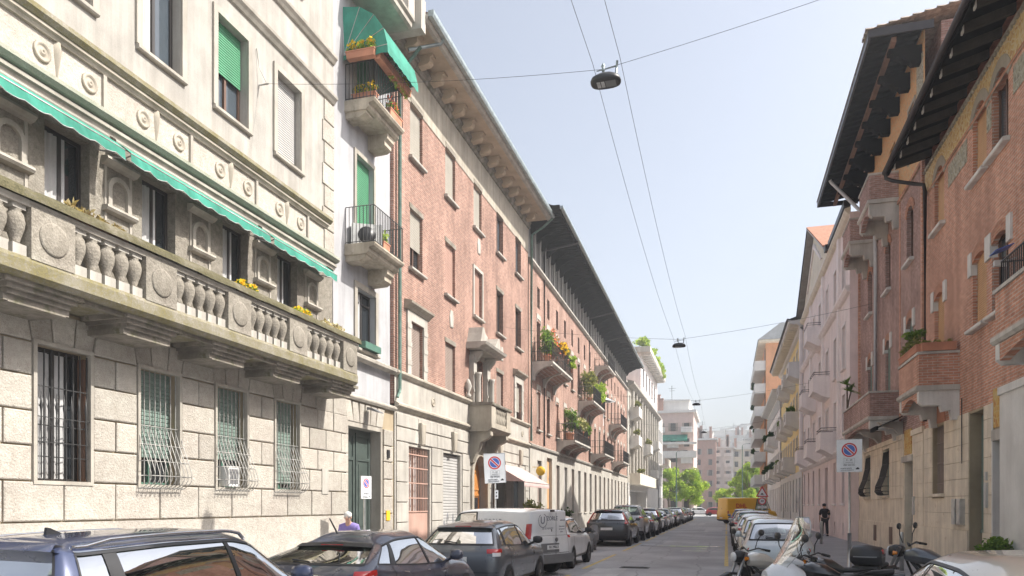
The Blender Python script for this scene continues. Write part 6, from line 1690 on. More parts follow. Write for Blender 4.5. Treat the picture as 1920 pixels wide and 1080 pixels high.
def make_car(kind, L, W, H, paint, sh, tails, side=(2.75, 6.72), sidev=(4.10, 4.90), rear=(1.55, 4.14, 4.93), fw=(6.12, 6.92), wr=.32, wx=(.185, .80), bumper=True, rails_=False, seats=True, glassm='car_glass', plate=True, antenna=False, dark_lower=False, mirror=True, wiper=True, post=(3.35, 5.0), lamp_h=(8.75, 9.75, 3.2, 3.95), trim='plastic_black', lampmat='lamp_red', spoiler=True, platez=.78):
    """prototype made of parts in local space (x forward, origin on the ground at mid length)"""
    root = bpy.data.objects.new('car_prototype', None); COL.objects.link(root)
    def part(nm, mb, mats, par=None, loc=(0, 0, 0)):
        return obj(nm, mb.mesh(nm, mats), par or root, loc)
    ctr = (-L/2, 0, 0)
    su = sorted({round(x, 4) for i in range(11) for x in np.linspace(i, i+1, 7)} | {rear[0], side[0], side[1], fw[0], fw[1]})
    sv = sorted({round(x, 4) for i in range(7) for x in np.linspace(i, i+1, 6)} | {rear[1], rear[2], sidev[0], sidev[1], 5.12})
    P = sh.S(np.array(su), np.array(sv))
    def skip(i, j):
        u = (su[i]+su[i+1])/2; v = (sv[j]+sv[j+1])/2
        return (rear[1] < v < rear[2] and u < rear[0]) or (side[0] < u < side[1] and sidev[0] < v < sidev[1]) or (fw[0] < u < fw[1] and v > 5.12)
    m = MB(); sh.both(m, P, 0, skip); part('body', m, [paint], None, ctr)
    if dark_lower or bumper:
        m = MB(); sh.both(m, sh.patch(0, 2.4, 0, 1.55, 16, 6, .006)); sh.both(m, sh.patch(8.9, 11, 0, 1.5, 12, 6, .006)); part('bumper_trim', m, [trim], None, ctr)
        m = MB(); sh.both(m, sh.patch(2.4, 8.9, 0, 1.25, 40, 4, .006)); part('sill_trim', m, [trim], None, ctr)
    # glass
    m = MB(); sh.both(m, sh.patch(0, rear[0]+.02, rear[1]-.02, rear[2]+.01, 10, 8, -.006)); part('rear_window', m, [glassm], None, ctr)
    m = MB(); sh.both(m, sh.patch(fw[0]-.02, fw[1]+.02, 5.10, 7, 8, 14, -.006)); part('windscreen', m, ['car_glass'], None, ctr)
    ps = [side[0]]+[p for p in post if side[0] < p < side[1]]+[side[1]]
    for a, b_ in zip(ps[:-1], ps[1:]):
        for sd in (1, -1):
            m = MB(); sh.both(m, sh.patch(a-.01, b_+.01, sidev[0]-.015, sidev[1]+.015, 16, 7, -.006), 0, None, (sd,)); part('side_window', m, [glassm if b_ < 5.1 else 'car_glass'], None, ctr)
    m = MB()                                           # pillars and rubber frames
    for p in ps[1:-1]: sh.both(m, sh.patch(p-.06, p+.06, sidev[0]-.01, sidev[1]+.01, 3, 6, .001))
    sh.both(m, sh.patch(side[0], side[1], sidev[0]-.03, sidev[0]+.035, 30, 2, .004)); sh.both(m, sh.patch(side[0], side[1], sidev[1]-.04, sidev[1]+.03, 30, 2, .004))
    sh.both(m, sh.patch(side[0]-.04, side[0]+.05, sidev[0], sidev[1], 2, 6, .004))
    sh.both(m, sh.patch(0, rear[0]+.03, rear[1]-.05, rear[1]+.05, 10, 2, .004)); sh.both(m, sh.patch(rear[0]-.06, rear[0]+.04, rear[1], rear[2], 2, 8, .004)); sh.both(m, sh.patch(0, rear[0], rear[2]-.06, rear[2]+.02, 10, 2, .004))
    part('window_frame', m, ['plastic_black'], None, ctr)
    if rails_ or kind in ('suv',):
        m = MB(); sh.both(m, sh.patch(side[0]-.06, side[1]+.02, sidev[1]+.03, sidev[1]+.075, 40, 2, .008)); sh.both(m, sh.patch(side[0]-.06, side[1]+.02, sidev[0]-.075, sidev[0]-.03, 40, 2, .008)); part('chrome_trim', m, ['chrome'], None, ctr)
    m = MB()                                           # shut lines
    for u in (3.45, 5.02, 6.55): sh.both(m, sh.patch(u-.012, u+.012, 1.0, 4.0, 2, 18, .0025))
    sh.both(m, sh.patch(0, 2.02, 1.95, 1.985, 14, 2, .0025)); sh.both(m, sh.patch(7.1, 9.3, 4.75, 4.78, 14, 2, .0025))
    part('shut_lines', m, ['plastic_black'], None, ctr)
    for sd in (1, -1):
        for (a, b_, c, e) in tails:
            m = MB(); sh.both(m, sh.patch(a, b_, c, e, 12, 6, .012), 0, None, (sd,)); part('tail_lamp', m, [lampmat], None, ctr)
        if tails:
            a, b_, c, e = tails[0]; m = MB(); sh.both(m, sh.patch(a+.35, b_-.25, c-.22, c+.06, 10, 4, .013), 0, None, (sd,)); part('reverse_lamp', m, ['lamp_clear'], None, ctr)
        a, b_, c, e = lamp_h
        m = MB(); sh.both(m, sh.patch(a, b_, c, e, 10, 5, .01), 0, None, (sd,)); part('headlamp', m, ['lamp_clear'], None, ctr)
    if plate:
        o = part('number_plate', MB().box(-.012, .0, -.26, .26, -.056, .056), ['plate'], None, (-L/2-.006, 0, platez))
    if wiper: part('rear_wiper', MB().tube([(sh.S(np.array([0.]), np.array([4.22]))[0, 0, 0]-.02, .0, sh.S(np.array([0.]), np.array([4.22]))[0, 0, 2]), (sh.S(np.array([.5]), np.array([4.3]))[0, 0, 0]-.03, .28, sh.S(np.array([.5]), np.array([4.3]))[0, 0, 2])], .012, 5), ['plastic_black'], None, ctr)
    if spoiler:
        m = MB(); P_ = sh.patch(0, 2.1, 4.93, 5.25, 14, 3, .0); P2 = P_.copy(); P2[:, 0] += np.array([-.10, 0, .0]); P2[:, 1] += np.array([-.05, 0, .03]); P2[:, 2] += np.array([.05, 0, .022])
        sh.both(m, P2); P3_ = P2[:, :2].copy(); P3_[:, 1] = P_[:, 0]+np.array([.02, 0, -.02]); sh.both(m, P3_); part('roof_spoiler', m, [paint if kind != 'hatch2' else 'plastic_black'], None, ctr)
        part('high_brake_lamp', MB().box(-.01, .01, -.16, .16, -.012, .012), ['lamp_red'], None, (-L/2+sh.G[0, 5, 0]-.085, 0, sh.G[0, 5, 2]+.0))
    wm = wheel_mesh(wr)
    ar = MB()
    for sd in (1, -1):
        for fx in wx:
            c = (L*fx-L/2, sd*(W/2-.085), wr)
            o = obj('wheel', wm[0], root, c); r_ = obj('rim', wm[1], o)
            if sd < 0: o.rotation_euler = (0, 0, math.pi)
            n = 18; ri = wr*1.0; ro = wr*1.13
            for k_ in range(n):
                a0, a1 = math.pi*(-.08+1.16*k_/n), math.pi*(-.08+1.16*(k_+1)/n); y_ = sd*(W/2+.006)
                q_ = [(c[0]+rr*math.cos(a), y_, c[2]+rr*math.sin(a)) for (rr, a) in ((.02, a0), (ro, a0), (ro, a1), (.02, a1))]
                ar.add(q_, [(0, 1, 2, 3) if sd < 0 else (3, 2, 1, 0)], 0)
    part('wheel_arch', ar, ['plastic_black'])
    m = MB().box(.25-L/2, .86*L-L/2, -W/2+.14, W/2-.14, .28, sh.G[4, 3, 2]-.16); part('interior', m, ['seat_fabric'])
    if seats:
        zb_ = sh.G[4, 3, 2]-.2
        for (fx, ys) in ((.50, (-.38, .38)), (.27, (-.42, 0, .42))):
            for y_ in ys:
                m = MB(); wd_ = .23 if len(ys) == 2 else .2
                m.grid([[(L*fx-L/2+dx, y_+sx_*wd_*sc_, zb_+z_) for (sx_) in (-1, -.6, 0, .6, 1)] for (dx, z_, sc_) in ((.0, -.1, 1.0), (-.06, .2, 1.0), (-.1, .34, .85), (-.11, .36, .5))])
                m.grid([[(L*fx-L/2+dx-.09, y_+sx_*wd_*sc_, zb_+z_) for (sx_) in (-1, -.6, 0, .6, 1)] for (dx, z_, sc_) in ((.0, -.1, 1.0), (-.06, .2, 1.0), (-.1, .34, .85), (-.03, .36, .5))])
                m.lathe([(.01, -.08), (.09, -.07), (.105, 0), (.09, .07), (.01, .08)], (L*fx-L/2-.13, y_, zb_+.46), 8, axis=2)
                part('seat', m, ['seat_fabric'])
        m = MB().tube([(L*.60-L/2+.17*math.cos(a)*.4, .38+.17*math.sin(a), zb_+.26+.17*math.cos(a)) for a in [2*math.pi*k_/14 for k_ in range(15)]], .016, 5); part('steering_wheel', m, ['plastic_black'])
        part('dashboard', MB().box(.665*L-L/2, .76*L-L/2, -W/2+.2, W/2-.2, sh.G[7, 5, 2]-.3, sh.G[7, 5, 2]-.06), ['seat_fabric'])
    if mirror:
        mp = sh.S(np.array([6.62]), np.array([4.25]))[0, 0]
        for sd in (1, -1):
            m = MB(); X_ = mp[0]-L/2; Yq = mp[1]+.02
            m.tube([(X_+.02, sd*(Yq-.04), mp[2]-.02), (X_, sd*(Yq+.06), mp[2]+.02)], .028, 6)
            m.lathe([(.01, -.105), (.07, -.10), (.088, -.03), (.086, .04), (.06, .10), (.01, .115)], (0, 0, 0), 10)
            n0 = len(m.v)-60
            for i in range(n0, len(m.v)):
                p = m.v[i]; m.v[i] = (X_+p[0]*.75-.01, sd*(Yq+.14+p[2]*.95), mp[2]+.07+p[1]*.95)
            part('wing_mirror', m, [paint if kind != 'hatch3' else 'plastic_black'])
    for sd in (1, -1):
        for u in (4.75, 3.75):
            p = sh.patch(u-.1, u+.02, 3.38, 3.5, 4, 2, .016); m = MB(); sh.both(m, p, 0, None, (sd,)); q_ = sh.patch(u-.1, u+.02, 3.5, 3.5, 4, 2, .012); part('door_handle', m, ['chrome' if kind in ('suv', 'hatch2') else paint], None, ctr)
    if rails_:
        for sd in (1, -1):
            pts = [tuple(sh.patch(u, u, 5.12, 5.12, 2, 2, (.05 if 3.2 < u < 6.0 else .012))[0, 0]*np.array([1, sd, 1])) for u in np.linspace(2.7, 6.1, 16)]
            part('roof_rail', MB().tube(pts, .017, 6), ['chrome'], None, ctr)
    if antenna == 'fin':
        part('antenna', MB().ext([(-.08, 0), (.08, 0), (-.04, .05), (-.07, .055)], -.012, .012, 0, 1), ['plastic_black'], None, (-L/2+.95, .0, H-.02))
    elif antenna:
        part('antenna', MB().tube([(0, 0, 0), (-.2, 0, .2)], [.013, .009], 5), ['plastic_black'], None, (-L/2+1.0, .0, H-.02))
    CARS[kind] = root
    return root
def place_car(kind, name, label, x, y, rotz=0.0, paint=None, group='cars parked along the left kerb', base=None, cat='car'):
    """heading +Y at rotz 0; copies share the prototype's meshes, the paint sits on the object's slot"""
    src = CARS[kind]
    root = obj(name, None, None, (x, y, 0), rotz+R(90)); tag(root, label, cat, group)
    for ch in list(src.children):
        c = ch.copy(); COL.objects.link(c); c.parent = root; c.name = ch.name.split('.')[0]
        for gch in list(ch.children):
            d = gch.copy(); COL.objects.link(d); d.parent = c; d.name = gch.name.split('.')[0]
        if paint and c.data and len(c.data.materials) and c.data.materials[0] and c.data.materials[0].name == base:
            c.material_slots[0].link = 'OBJECT'; c.material_slots[0].material = MT[paint]
    return root
sh = car_shell(4.25, 1.82, 1.60, zbelt=1.04, zbr=1.10, xrt=.42, rearlean=.35, wr=.60, xwt=.57, xwb=.735, zc=1.08, zh=.92, roofdrop=.03, bz=.6)
make_car('suv', 4.25, 1.82, 1.60, 'paint_navy', sh, [(1.2, 2.55, 3.1, 3.75)], rails_=True, antenna='fin', wr=.34)
sh = car_shell(4.45, 1.80, 1.45, zbelt=.93, zbr=1.05, xrt=.95, rearlean=.5, wr=.56, xwt=.55, xwb=.74, zc=.97, zh=.78, roofdrop=.12, bz=.55)
make_car('hatch2', 4.45, 1.80, 1.45, 'paint_midnight', sh, [(1.3, 2.75, 3.0, 3.55)], antenna=True, wr=.33, side=(3.05, 6.72), rear=(1.6, 4.12, 4.92), post=(3.5, 5.0))
sh = car_shell(4.05, 1.76, 1.50, zbelt=.95, zbr=1.02, xrt=.62, rearlean=.3, wr=.58, xwt=.57, xwb=.76, zc=.98, zh=.82, roofdrop=.06, bz=.55)
make_car('hatch3', 4.05, 1.76, 1.50, 'paint_graphite', sh, [(1.05, 2.5, 3.0, 3.65)], wr=.31, post=(3.3, 5.0))
sh = car_shell(4.70, 1.90, 1.66, zbelt=1.06, zbr=1.12, xrt=.55, rearlean=.35, wr=.62, xwt=.58, xwb=.74, zc=1.08, zh=.95, roofdrop=.04, bz=.65)
make_car('volvo', 4.70, 1.90, 1.66, 'paint_volvo', sh, [(1.35, 2.35, 3.0, 3.7), (1.55, 2.3, 3.7, 4.75)], wr=.36, rails_=True, glassm='car_glass_dark')
sh = car_shell(3.57, 1.63, 1.49, zbelt=.92, zbr=.94, xrt=.55, rearlean=.35, wr=.56, xwt=.58, xwb=.78, zc=.97, zh=.80, roofdrop=.05, bz=.5)
make_car('city', 3.57, 1.63, 1.49, 'paint_ice', sh, [], wr=.29, wx=(.17, .81), bumper=False, spoiler=False, post=(4.6,), lamp_h=(8.9, 9.6, 3.2, 3.9), platez=.5)
sh = car_shell(3.86, 1.72, 1.74, zbelt=1.05, zbr=1.08, xrt=.10, rearlean=.06, wr=.74, xwt=.66, xwb=.82, zc=1.08, zh=.95, roofdrop=.02, bz=.6)
make_car('van', 3.86, 1.72, 1.74, 'paint_white', sh, [(1.62, 2.35, 3.0, 4.45)], side=(5.05, 6.75), rear=(0.001, 4.2, 4.21), wr=.31, wx=(.18, .80), spoiler=False, wiper=False, post=(), seats=True, platez=.74)
sh = car_shell(5.9, 2.05, 2.6, zbelt=1.35, zbr=1.35, xrt=.12, rearlean=.05, wr=.88, xwt=.74, xwb=.88, zc=1.3, zh=1.1, roofdrop=.02, bz=.6)
make_car('bigvan', 5.9, 2.05, 2.6, 'paint_dhl', sh, [(1.75, 2.3, 2.6, 3.6)], side=(5.4, 6.72), rear=(0.001, 4.2, 4.21), wr=.34, wx=(.2, .82), spoiler=False, wiper=False, post=(), seats=False, mirror=True, platez=.6)

XL = -4.95
def cy(rear, L): return rear+L/2
c1 = place_car('suv', 'parked_car', 'dark navy compact crossover with roof rails, nearest in left row', XL+.03, cy(3.55, 4.25))
c2 = place_car('hatch2', 'parked_car', 'midnight blue fastback hatchback with stub antenna behind the crossover', XL-.05, cy(7.95, 4.45))
c3 = place_car('hatch3', 'parked_car', 'graphite grey hatchback parked before the white van', XL, cy(13.25, 4.05))
van = place_car('van', 'parked_van', 'white small delivery van with dark lettering parked nose towards wall', -4.25+(-.906)*1.93, 18.62+.423*1.93, R(65), cat='van')
place_car('hatch3', 'parked_car', 'white hatchback half hidden behind the white van', -5.1, 22.4, 0, 'paint_white', base='paint_graphite')
place_car('volvo', 'parked_car', 'dark grey estate crossover with tall red lamps past white van', XL-.1, cy(32.6, 4.7))
place_car('suv', 'parked_car', 'pale silver people carrier just past the dark estate crossover', XL, cy(38.0, 4.25), 0, 'paint_silver', base='paint_navy').scale = (1, 1, 1.16)
seq = [('hatch3', 'graphite', 'grey small hatchback with red lamps past the silver carrier', None), ('volvo', 'black', 'black tall crossover fourth past the white van', 'paint_volvo'), ('hatch2', 'silver', 'silver fastback past the black tall crossover', 'paint_midnight'),
       ('suv', 'white', 'white crossover midway down the left row', 'paint_navy'), ('hatch3', 'black', 'black hatchback following the white crossover', 'paint_graphite'), ('city', 'steelblue', 'tiny blue grey city car in the left row', 'paint_ice'),
       ('volvo', 'silver', 'silver crossover far down the left row', 'paint_volvo'), ('hatch3', 'navy', 'navy hatchback far down left row before last cars', 'paint_graphite'), ('suv', 'silver', 'last but one silver crossover of left row', 'paint_navy'), ('hatch2', 'black', 'last black car at far end of left row', 'paint_midnight'),
       ('hatch3', 'white', 'white hatchback at the very end of left row', 'paint_graphite')]
y = 43.2
for (k, pc, lab, base) in seq:
    L_ = {'hatch3': 4.05, 'volvo': 4.7, 'hatch2': 4.45, 'suv': 4.25, 'city': 3.57}[k]
    place_car(k, 'parked_car', lab, XL+random.uniform(-.08, .08), y+L_/2, 0, 'paint_'+pc if base else None, base=base); y += L_+1.0
GR = 'cars parked along the right kerb'
ci = place_car('city', 'parked_car', 'pale ice blue city car with round red lamps behind white scooter', 1.18, cy(18.5, 3.57), 0, group=GR)
cc = place_car('city', 'parked_car', 'cream city car in front of the ice blue one', 1.15, cy(23.0, 3.57), 0, 'paint_cream', GR, 'paint_ice')
for c_ in (ci, cc):
    for sd in (1, -1):
        o = obj('tail_lamp', MB().lathe([(.085, .02), (.085, -.012), (.075, -.02), (.01, -.024)], (0, 0, 0), 14, axis=0).lathe([(.098, .015), (.098, -.004), (.086, -.01)], (0, 0, 0), 14, 1, axis=0).mesh('tail_lamp', ['lamp_red', 'chrome']), c_, (-1.70, sd*.62, .74))
y = 28.2
for (k, pc, lab, base) in (('hatch3', 'white', 'white hatchback third from the scooter on the right', 'paint_graphite'), ('suv', 'silver', 'silver crossover fourth on the right kerb', 'paint_navy'), ('hatch2', 'silver', 'silver fastback fifth on the right kerb', 'paint_midnight'), ('hatch3', 'steelblue', 'blue grey hatchback sixth on the right kerb', 'paint_graphite'), ('suv', 'blue', 'blue crossover just before the yellow van', 'paint_navy')):
    L_ = {'hatch3': 4.05, 'suv': 4.25, 'hatch2': 4.45}[k]
    place_car(k, 'parked_car', lab, 1.15, y+L_/2, 0, 'paint_'+pc, GR, base); y += L_+1.3
dh = place_car('bigvan', 'delivery_van', 'tall yellow delivery van turning out at far right of street', 2.0, 78.0, R(-58), cat='van', group='vehicles on the road')
letter(dh, 'DHL', .62, 'ink_red', (-1.3, .985, 1.75), (R(84), 0, R(180)), .012)
letter(dh, 'DHL', .62, 'ink_red', (-1.3, -.985, 1.75), (R(84), 0, 0), .012)
place_car('hatch2', 'parked_car', 'pale beige car cut off by the bottom right corner', 2.2, 6.75, 0, 'paint_beige', GR, 'paint_midnight')
# cars in the cross street
for k, (x, y, pc, lab) in enumerate(((-6, 136, 'red', 'red car crossing far away'), (-3.5, 141, 'blue', 'blue car in the far cross street'), (-9, 139, 'white', 'white car in the far cross street by the trees'))):
    place_car('hatch3', 'distant_car', lab, x+4.5, y, R(90 if k % 2 else -90), 'paint_'+pc, 'cars in the far cross street', 'paint_graphite')
# van lettering, plate, badge, lamps
def vl(txt, size, x, y, z, mat='ink_grey', bold=0.0):
    return letter(van, txt, size, mat, (x, y, z), (R(90), 0, R(-90)), bold)
XR = -1.955
vl('U', .26, XR, .46, 1.42, bold=.004); vl('ZORLE', .15, XR, .08, 1.47, bold=.003); vl('IMPIANTI', .055, XR, -.36, 1.42); vl('tel. 02 4691877', .07, XR+.0, .26, 1.22); vl('riparazioni', .055, XR, -.32, 1.27); vl('serramenti', .055, XR, -.32, 1.2); vl('infissi', .055, XR, -.32, 1.13)
ring = MB(); 
for k in range(24):
    a = 2*math.pi*k/24; b_ = 2*math.pi*(k+1)/24
    if 3 < k < 7: continue
    ring.add([(0, .16*math.cos(a), .16*math.sin(a)), (0, .18*math.cos(a), .18*math.sin(a)), (0, .18*math.cos(b_), .18*math.sin(b_)), (0, .16*math.cos(b_), .16*math.sin(b_))], [(0, 1, 2, 3)])
obj('emblem', ring.mesh('emblem', 'ink_grey'), van, (XR-.002, .46, 1.42))
for (txt, sz, x_, z_) in (('U ZORLE', .2, .3, 1.38), ('impianti', .1, -.45, 1.35)): letter(van, txt, sz, 'ink_grey', (-x_*1.0-.2, .842, z_), (R(86), 0, R(180)))
obj('badge', MB().lathe([(.055, .0), (.055, -.015), (.01, -.018)], (0, 0, 0), 14, axis=0).mesh('badge', 'plastic_grey'), van, (-1.94, -.12, .93))
obj('plate_recess', MB().box(-.004, .01, -.36, .36, -.11, .12).mesh('plate_recess', 'plastic_grey'), van, (-1.936, .12, .72))
vl('FX 290LX', .1, -1.952, .0, .742, 'ink')
obj('door_gap', MB().box(-.003, .003, -.006, .006, .42, 1.62).box(-.003, .003, -.8, .8, 1.035, 1.045).mesh('door_gap', 'plastic_grey'), van, (-1.942, -.1, 0))
obj('bumper', MB().box(-.06, .1, -.80, .80, .34, .56).mesh('bumper', 'plastic_grey'), van, (-1.93, 0, 0))
obj('brake_lamp', MB().box(-.02, .02, -.07, .07, -.02, .03).mesh('brake_lamp', 'plastic_black'), van, (-1.90, .0, 1.66))
obj('tail_pipe', MB().tube([(0, 0, 0), (.3, 0, 0)], .04, 8).mesh('tail_pipe', 'iron'), van, (-1.9, .5, .26))
letter(c3, 'GD 418KR', .08, 'ink', (-2.045, 0, .775), (R(90), 0, R(-90)))
for o in list(CARS.values()):
    for ch in list(o.children):
        for g_ in list(ch.children): bpy.data.objects.remove(g_)
        bpy.data.objects.remove(ch)
    bpy.data.objects.remove(o)
# ------------------------------------------------------------------ signs, posts, two-wheelers, people, small things
def disc(r0, r1, x, n=28, m=0):
    g = MB()
    for k in range(n):
        a, b_ = 2*math.pi*k/n, 2*math.pi*(k+1)/n
        g.add([(x, r0*math.cos(a), r0*math.sin(a)), (x, r1*math.cos(a), r1*math.sin(a)), (x, r1*math.cos(b_), r1*math.sin(b_)), (x, r0*math.cos(b_), r0*math.sin(b_))], [(0, 1, 2, 3)], m)
    return g
def no_parking(label, x, y, zb, rz, s=1.0, post_h=None, tilt=0.0, post=True, sleeve=False):
    """white board facing local -X with the round no parking disc"""
    t = thing('no_parking_sign', label, 'sign', (x, y, .12), rz)
    W_, H_ = .50*s, .70*s
    g = MB().box(-.012, .012, -W_/2, W_/2, 0, H_)
    b = obj('board', g.mesh('board', 'sign_white'), t, (-.03, 0, zb-.12)); b.rotation_euler = (tilt, 0, 0)
    fr = MB().box(-.016, .016, -W_/2-.008, -W_/2, 0, H_).box(-.016, .016, W_/2, W_/2+.008, 0, H_).box(-.016, .016, -W_/2-.008, W_/2+.008, H_, H_+.008).box(-.016, .016, -W_/2-.008, W_/2+.008, -.008, 0)
    obj('board_edge', fr.mesh('board_edge', 'steel'), b)
    R0 = .155*s; zc = H_-.225*s
    d = obj('disc_red', disc(R0*.80, R0, 0).mesh('disc_red', 'ink_red'), b, (-.0135, 0, zc))
    obj('disc_white', disc(R0*.73, R0*.80, 0).mesh('disc_white', 'sign_white'), b, (-.0136, 0, zc))
    obj('disc_blue', disc(.0, R0*.73, 0).mesh('disc_blue', 'ink_blue'), b, (-.0135, 0, zc))
    a = R(45); sl = MB()
    for (hw, xx, mi) in ((.030*s, -.0145, 0), (.017*s, -.0155, 1)):
        c_, s_ = math.cos(a), math.sin(a); l_ = R0*.78
        sl.add([(xx, l_*c_*k1-hw*s_*k2, l_*s_*k1+hw*c_*k2) for (k1, k2) in ((-1, -1), (1, -1), (1, 1), (-1, 1))], [(0, 1, 2, 3)], mi)
    obj('bar', sl.mesh('bar', ['sign_white', 'ink_red']), b, (0, 0, zc))
    obj('time_box', MB().box(-.0135, -.013, -.11*s, .11*s, .175*s, .295*s).box(-.0139, -.0136, -.106*s, .106*s, .179*s, .291*s, 1).mesh('time_box', ['ink_grey', 'sign_white']), b)
    for (txt, sz, yy, zz) in (('0 - 24', .05*s, 0, .255*s), ('ZONA RIMOZIONE', .018*s, 0, .205*s), ('PER VEICOLI', .042*s, 0, .145*s), ('DIVIETO SOSTA', .032*s, .06*s, .075*s), ('AUTO AUTORIZZATE', .026*s, .04*s, .035*s)):
        letter(b, txt, sz, 'ink', (-.0145, yy, zz), (R(90), 0, R(-90)), .0006)
    obj('tow_symbol', MB().box(-.0142, -.0138, -.2*s, -.13*s, .05*s, .075*s).box(-.0142, -.0138, -.185*s, -.15*s, .075*s, .092*s).mesh('tow_symbol', 'ink'), b)
    if post:
        ph = post_h or zb+H_-.12
        obj('post', MB().tube([(.02, 0, 0), (.02, 0, ph)], .03, 10).mesh('post', 'steel'), t)
        if sleeve: obj('sleeve', MB().tube([(.02, 0, 0), (.02, 0, .95)], .05, 10).mesh('sleeve', 'steel'), t)
        obj('clamp', MB().box(-.012, .055, -.05, .05, zb-.12+.12*s, zb-.12+.16*s).box(-.012, .055, -.05, .05, zb-.12+.5*s, zb-.12+.54*s).mesh('clamp', 'steel'), t)
    return t
def face_cam(x, y): return math.atan2(y, x)     # local -X looks back at the camera
no_parking('white no parking board on steel post on right pavement', 3.15, 21.6, 2.70, face_cam(3.15, 21.6)-R(4), 1.22, sleeve=True)
no_parking('white no parking board in front of the orange portal door', -6.35, 20.4, 2.45, face_cam(-6.35, 20.4)+R(180) if False else math.atan2(20.4, -6.35)+R(6), 1.2, tilt=R(-3))
no_parking('narrow no parking board beside the dark green portal', -8.9, 17.35, 1.98, math.atan2(17.35, -8.9)+R(52), .82)
lb = thing('parking_tag', 'small pale plates fixed under no parking board by the portal', 'sign', (-6.35, 20.4, 2.0), math.atan2(20.4, -6.35))
obj('plate', MB().box(-.06, -.05, -.08, .02, 0, .24).mesh('plate', 'sign_white'), lb); obj('marks', MB().box(-.062, -.061, -.05, -.01, .05, .09).box(-.062, -.061, -.05, -.01, .15, .19).mesh('marks', 'ink'), lb)
# warning triangle with speed limit on the right
t = thing('warning_sign', 'red triangle warning sign over speed limit disc beyond parked cars', 'sign', (2.62, 60.0, .12), math.atan2(60, 2.62))
obj('post', MB().tube([(.03, 0, 0), (.03, 0, 2.9)], .035, 8).mesh('post', 'steel'), t)
tri = lambda s_, x: MB().add([(x, -s_, -s_*.577), (x, s_, -s_*.577), (x, 0, s_*1.155)], [(0, 1, 2)])
obj('triangle', MB().join(tri(.47, 0)).mesh('triangle', 'ink_red'), t, (-.01, 0, 2.62)); obj('triangle_face', tri(.33, 0).mesh('triangle_face', 'sign_white'), t, (-.016, 0, 2.62))
obj('symbol', MB().box(-.001, .001, -.12, .12, -.12, -.08).box(-.001, .001, -.06, .06, -.08, .02).mesh('symbol', 'ink'), t, (-.02, 0, 2.62))
obj('limit_ring', disc(.2, .28, 0).mesh('limit_ring', 'ink_red'), t, (-.012, 0, 2.02)); obj('limit_face', disc(0, .2, 0).mesh('limit_face', 'sign_white'), t, (-.012, 0, 2.02))
letter(t, '30', .24, 'ink', (-.02, 0, 2.02), (R(90), 0, R(-90)), .004)
obj('sub_plate', MB().box(-.014, -.008, -.33, .33, 1.48, 1.66).mesh('sub_plate', 'sign_white'), t)
letter(t, 'ZONA 30', .09, 'ink', (-.02, 0, 1.57), (R(90), 0, R(-90)))
for (x, y, lab) in ((4.35, 21.3, 'steel bollard on right pavement before the grey door'), (4.0, 35.2, 'thin pale bollard farther along the right pavement')):
    one('bollard', MB().lathe([(.055, 0), (.055, .95), (.05, .99), (.02, 1.0)], (0, 0, 0), 12), 'steel', lab, 'bollard', (x, y, .12))
# planter bush at the near right wall
shrub('pavement_bush', 'rounded dark green bush in pot beside the brown door', (5.5, 18.05, .12), (.42, .40, .30), 1800, .05, 'leaf', pot=.45)

# ---- two-wheelers (local: x forward, y left)
def wheel2(par, x, r, w=.055):
    o = obj('wheel', MB().lathe([(r*.72, -w*.6), (r*.92, -w), (r, -w*.45), (r, w*.45), (r*.92, w), (r*.72, w*.6)], (0, 0, 0), 22, axis=1).mesh('wheel', 'rubber'), par, (x, 0, r))
    g = MB().lathe([(r*.72, -.02), (r*.73, 0), (r*.72, .02)], (0, 0, 0), 20, axis=1)
    for k in range(6):
        a = k*math.pi/3; b_ = MB().box(0, r*.72, -.012, .012, -.02, .02); b_.rot(Matrix.Rotation(a, 4, 'Y')); g.join(b_)
    g.lathe([(.05, -.06), (.05, .06)], (0, 0, 0), 10, axis=1)
    obj('rim', g.mesh('rim', 'alloy'), o)
def loft(mb, secs, m=0):
    """secs: list of (x, half width, z low, z high) rounded sections along x"""
    rows = []
    for (x, hw, z0, z1) in secs:
        zc, hz = (z0+z1)/2, (z1-z0)/2
        rows.append([(x, hw*math.copysign(abs(math.cos(a))**.75, math.cos(a)), zc+hz*math.copysign(abs(math.sin(a))**.75, math.sin(a))) for a in [2*math.pi*k/14 for k in range(15)]])
    mb.grid(rows, m, True); n = 14
    mb.add(rows[0][:n], [tuple(range(n))], m); mb.add(rows[-1][:n], [tuple(range(n))[::-1]], m)
    return mb
def bars(par, x, z, hw=.36, sweep=-.12, mat='iron'):
    g = MB().tube([(x+sweep, -hw, z-.02), (x+sweep*.35, -hw*.55, z+.02), (x, 0, z-.04), (x+sweep*.35, hw*.55, z+.02), (x+sweep, hw, z-.02)], .013, 6); h_ = obj('handlebar', g.mesh('handlebar', mat), par)
    for s_ in (-1, 1):
        obj('grip', MB().tube([(x+sweep*.6, s_*hw*.68, z), (x+sweep*1.02, s_*hw*1.03, z-.02)], .021, 8).mesh('grip', 'rubber'), h_)
        obj('brake_lever', MB().tube([(x+sweep*.4+.04, s_*hw*.6, z), (x+sweep*.8+.06, s_*hw*.98, z-.02)], .008, 5).mesh('brake_lever', 'alloy'), h_)
    return h_
def mirrors(par, x, z, hw, hh=.2, mat='plastic_black'):
    for s_ in (-1, 1):
        g = MB().tube([(x, s_*hw*.55, z), (x+.02, s_*hw*.75, z+hh*.6), (x, s_*hw*.9, z+hh)], .008, 5)
        n0 = len(g.v); g.lathe([(.01, -.02), (.06, -.018), (.07, 0), (.06, .014), (.01, .016)], (0, 0, 0), 12)
        for i in range(n0, len(g.v)):
            p = g.v[i]; g.v[i] = (x-p[2], s_*hw*.95+p[0]*1.05, z+hh+.05+p[1]*.8)
        obj('mirror', g.mesh('mirror', mat), par)
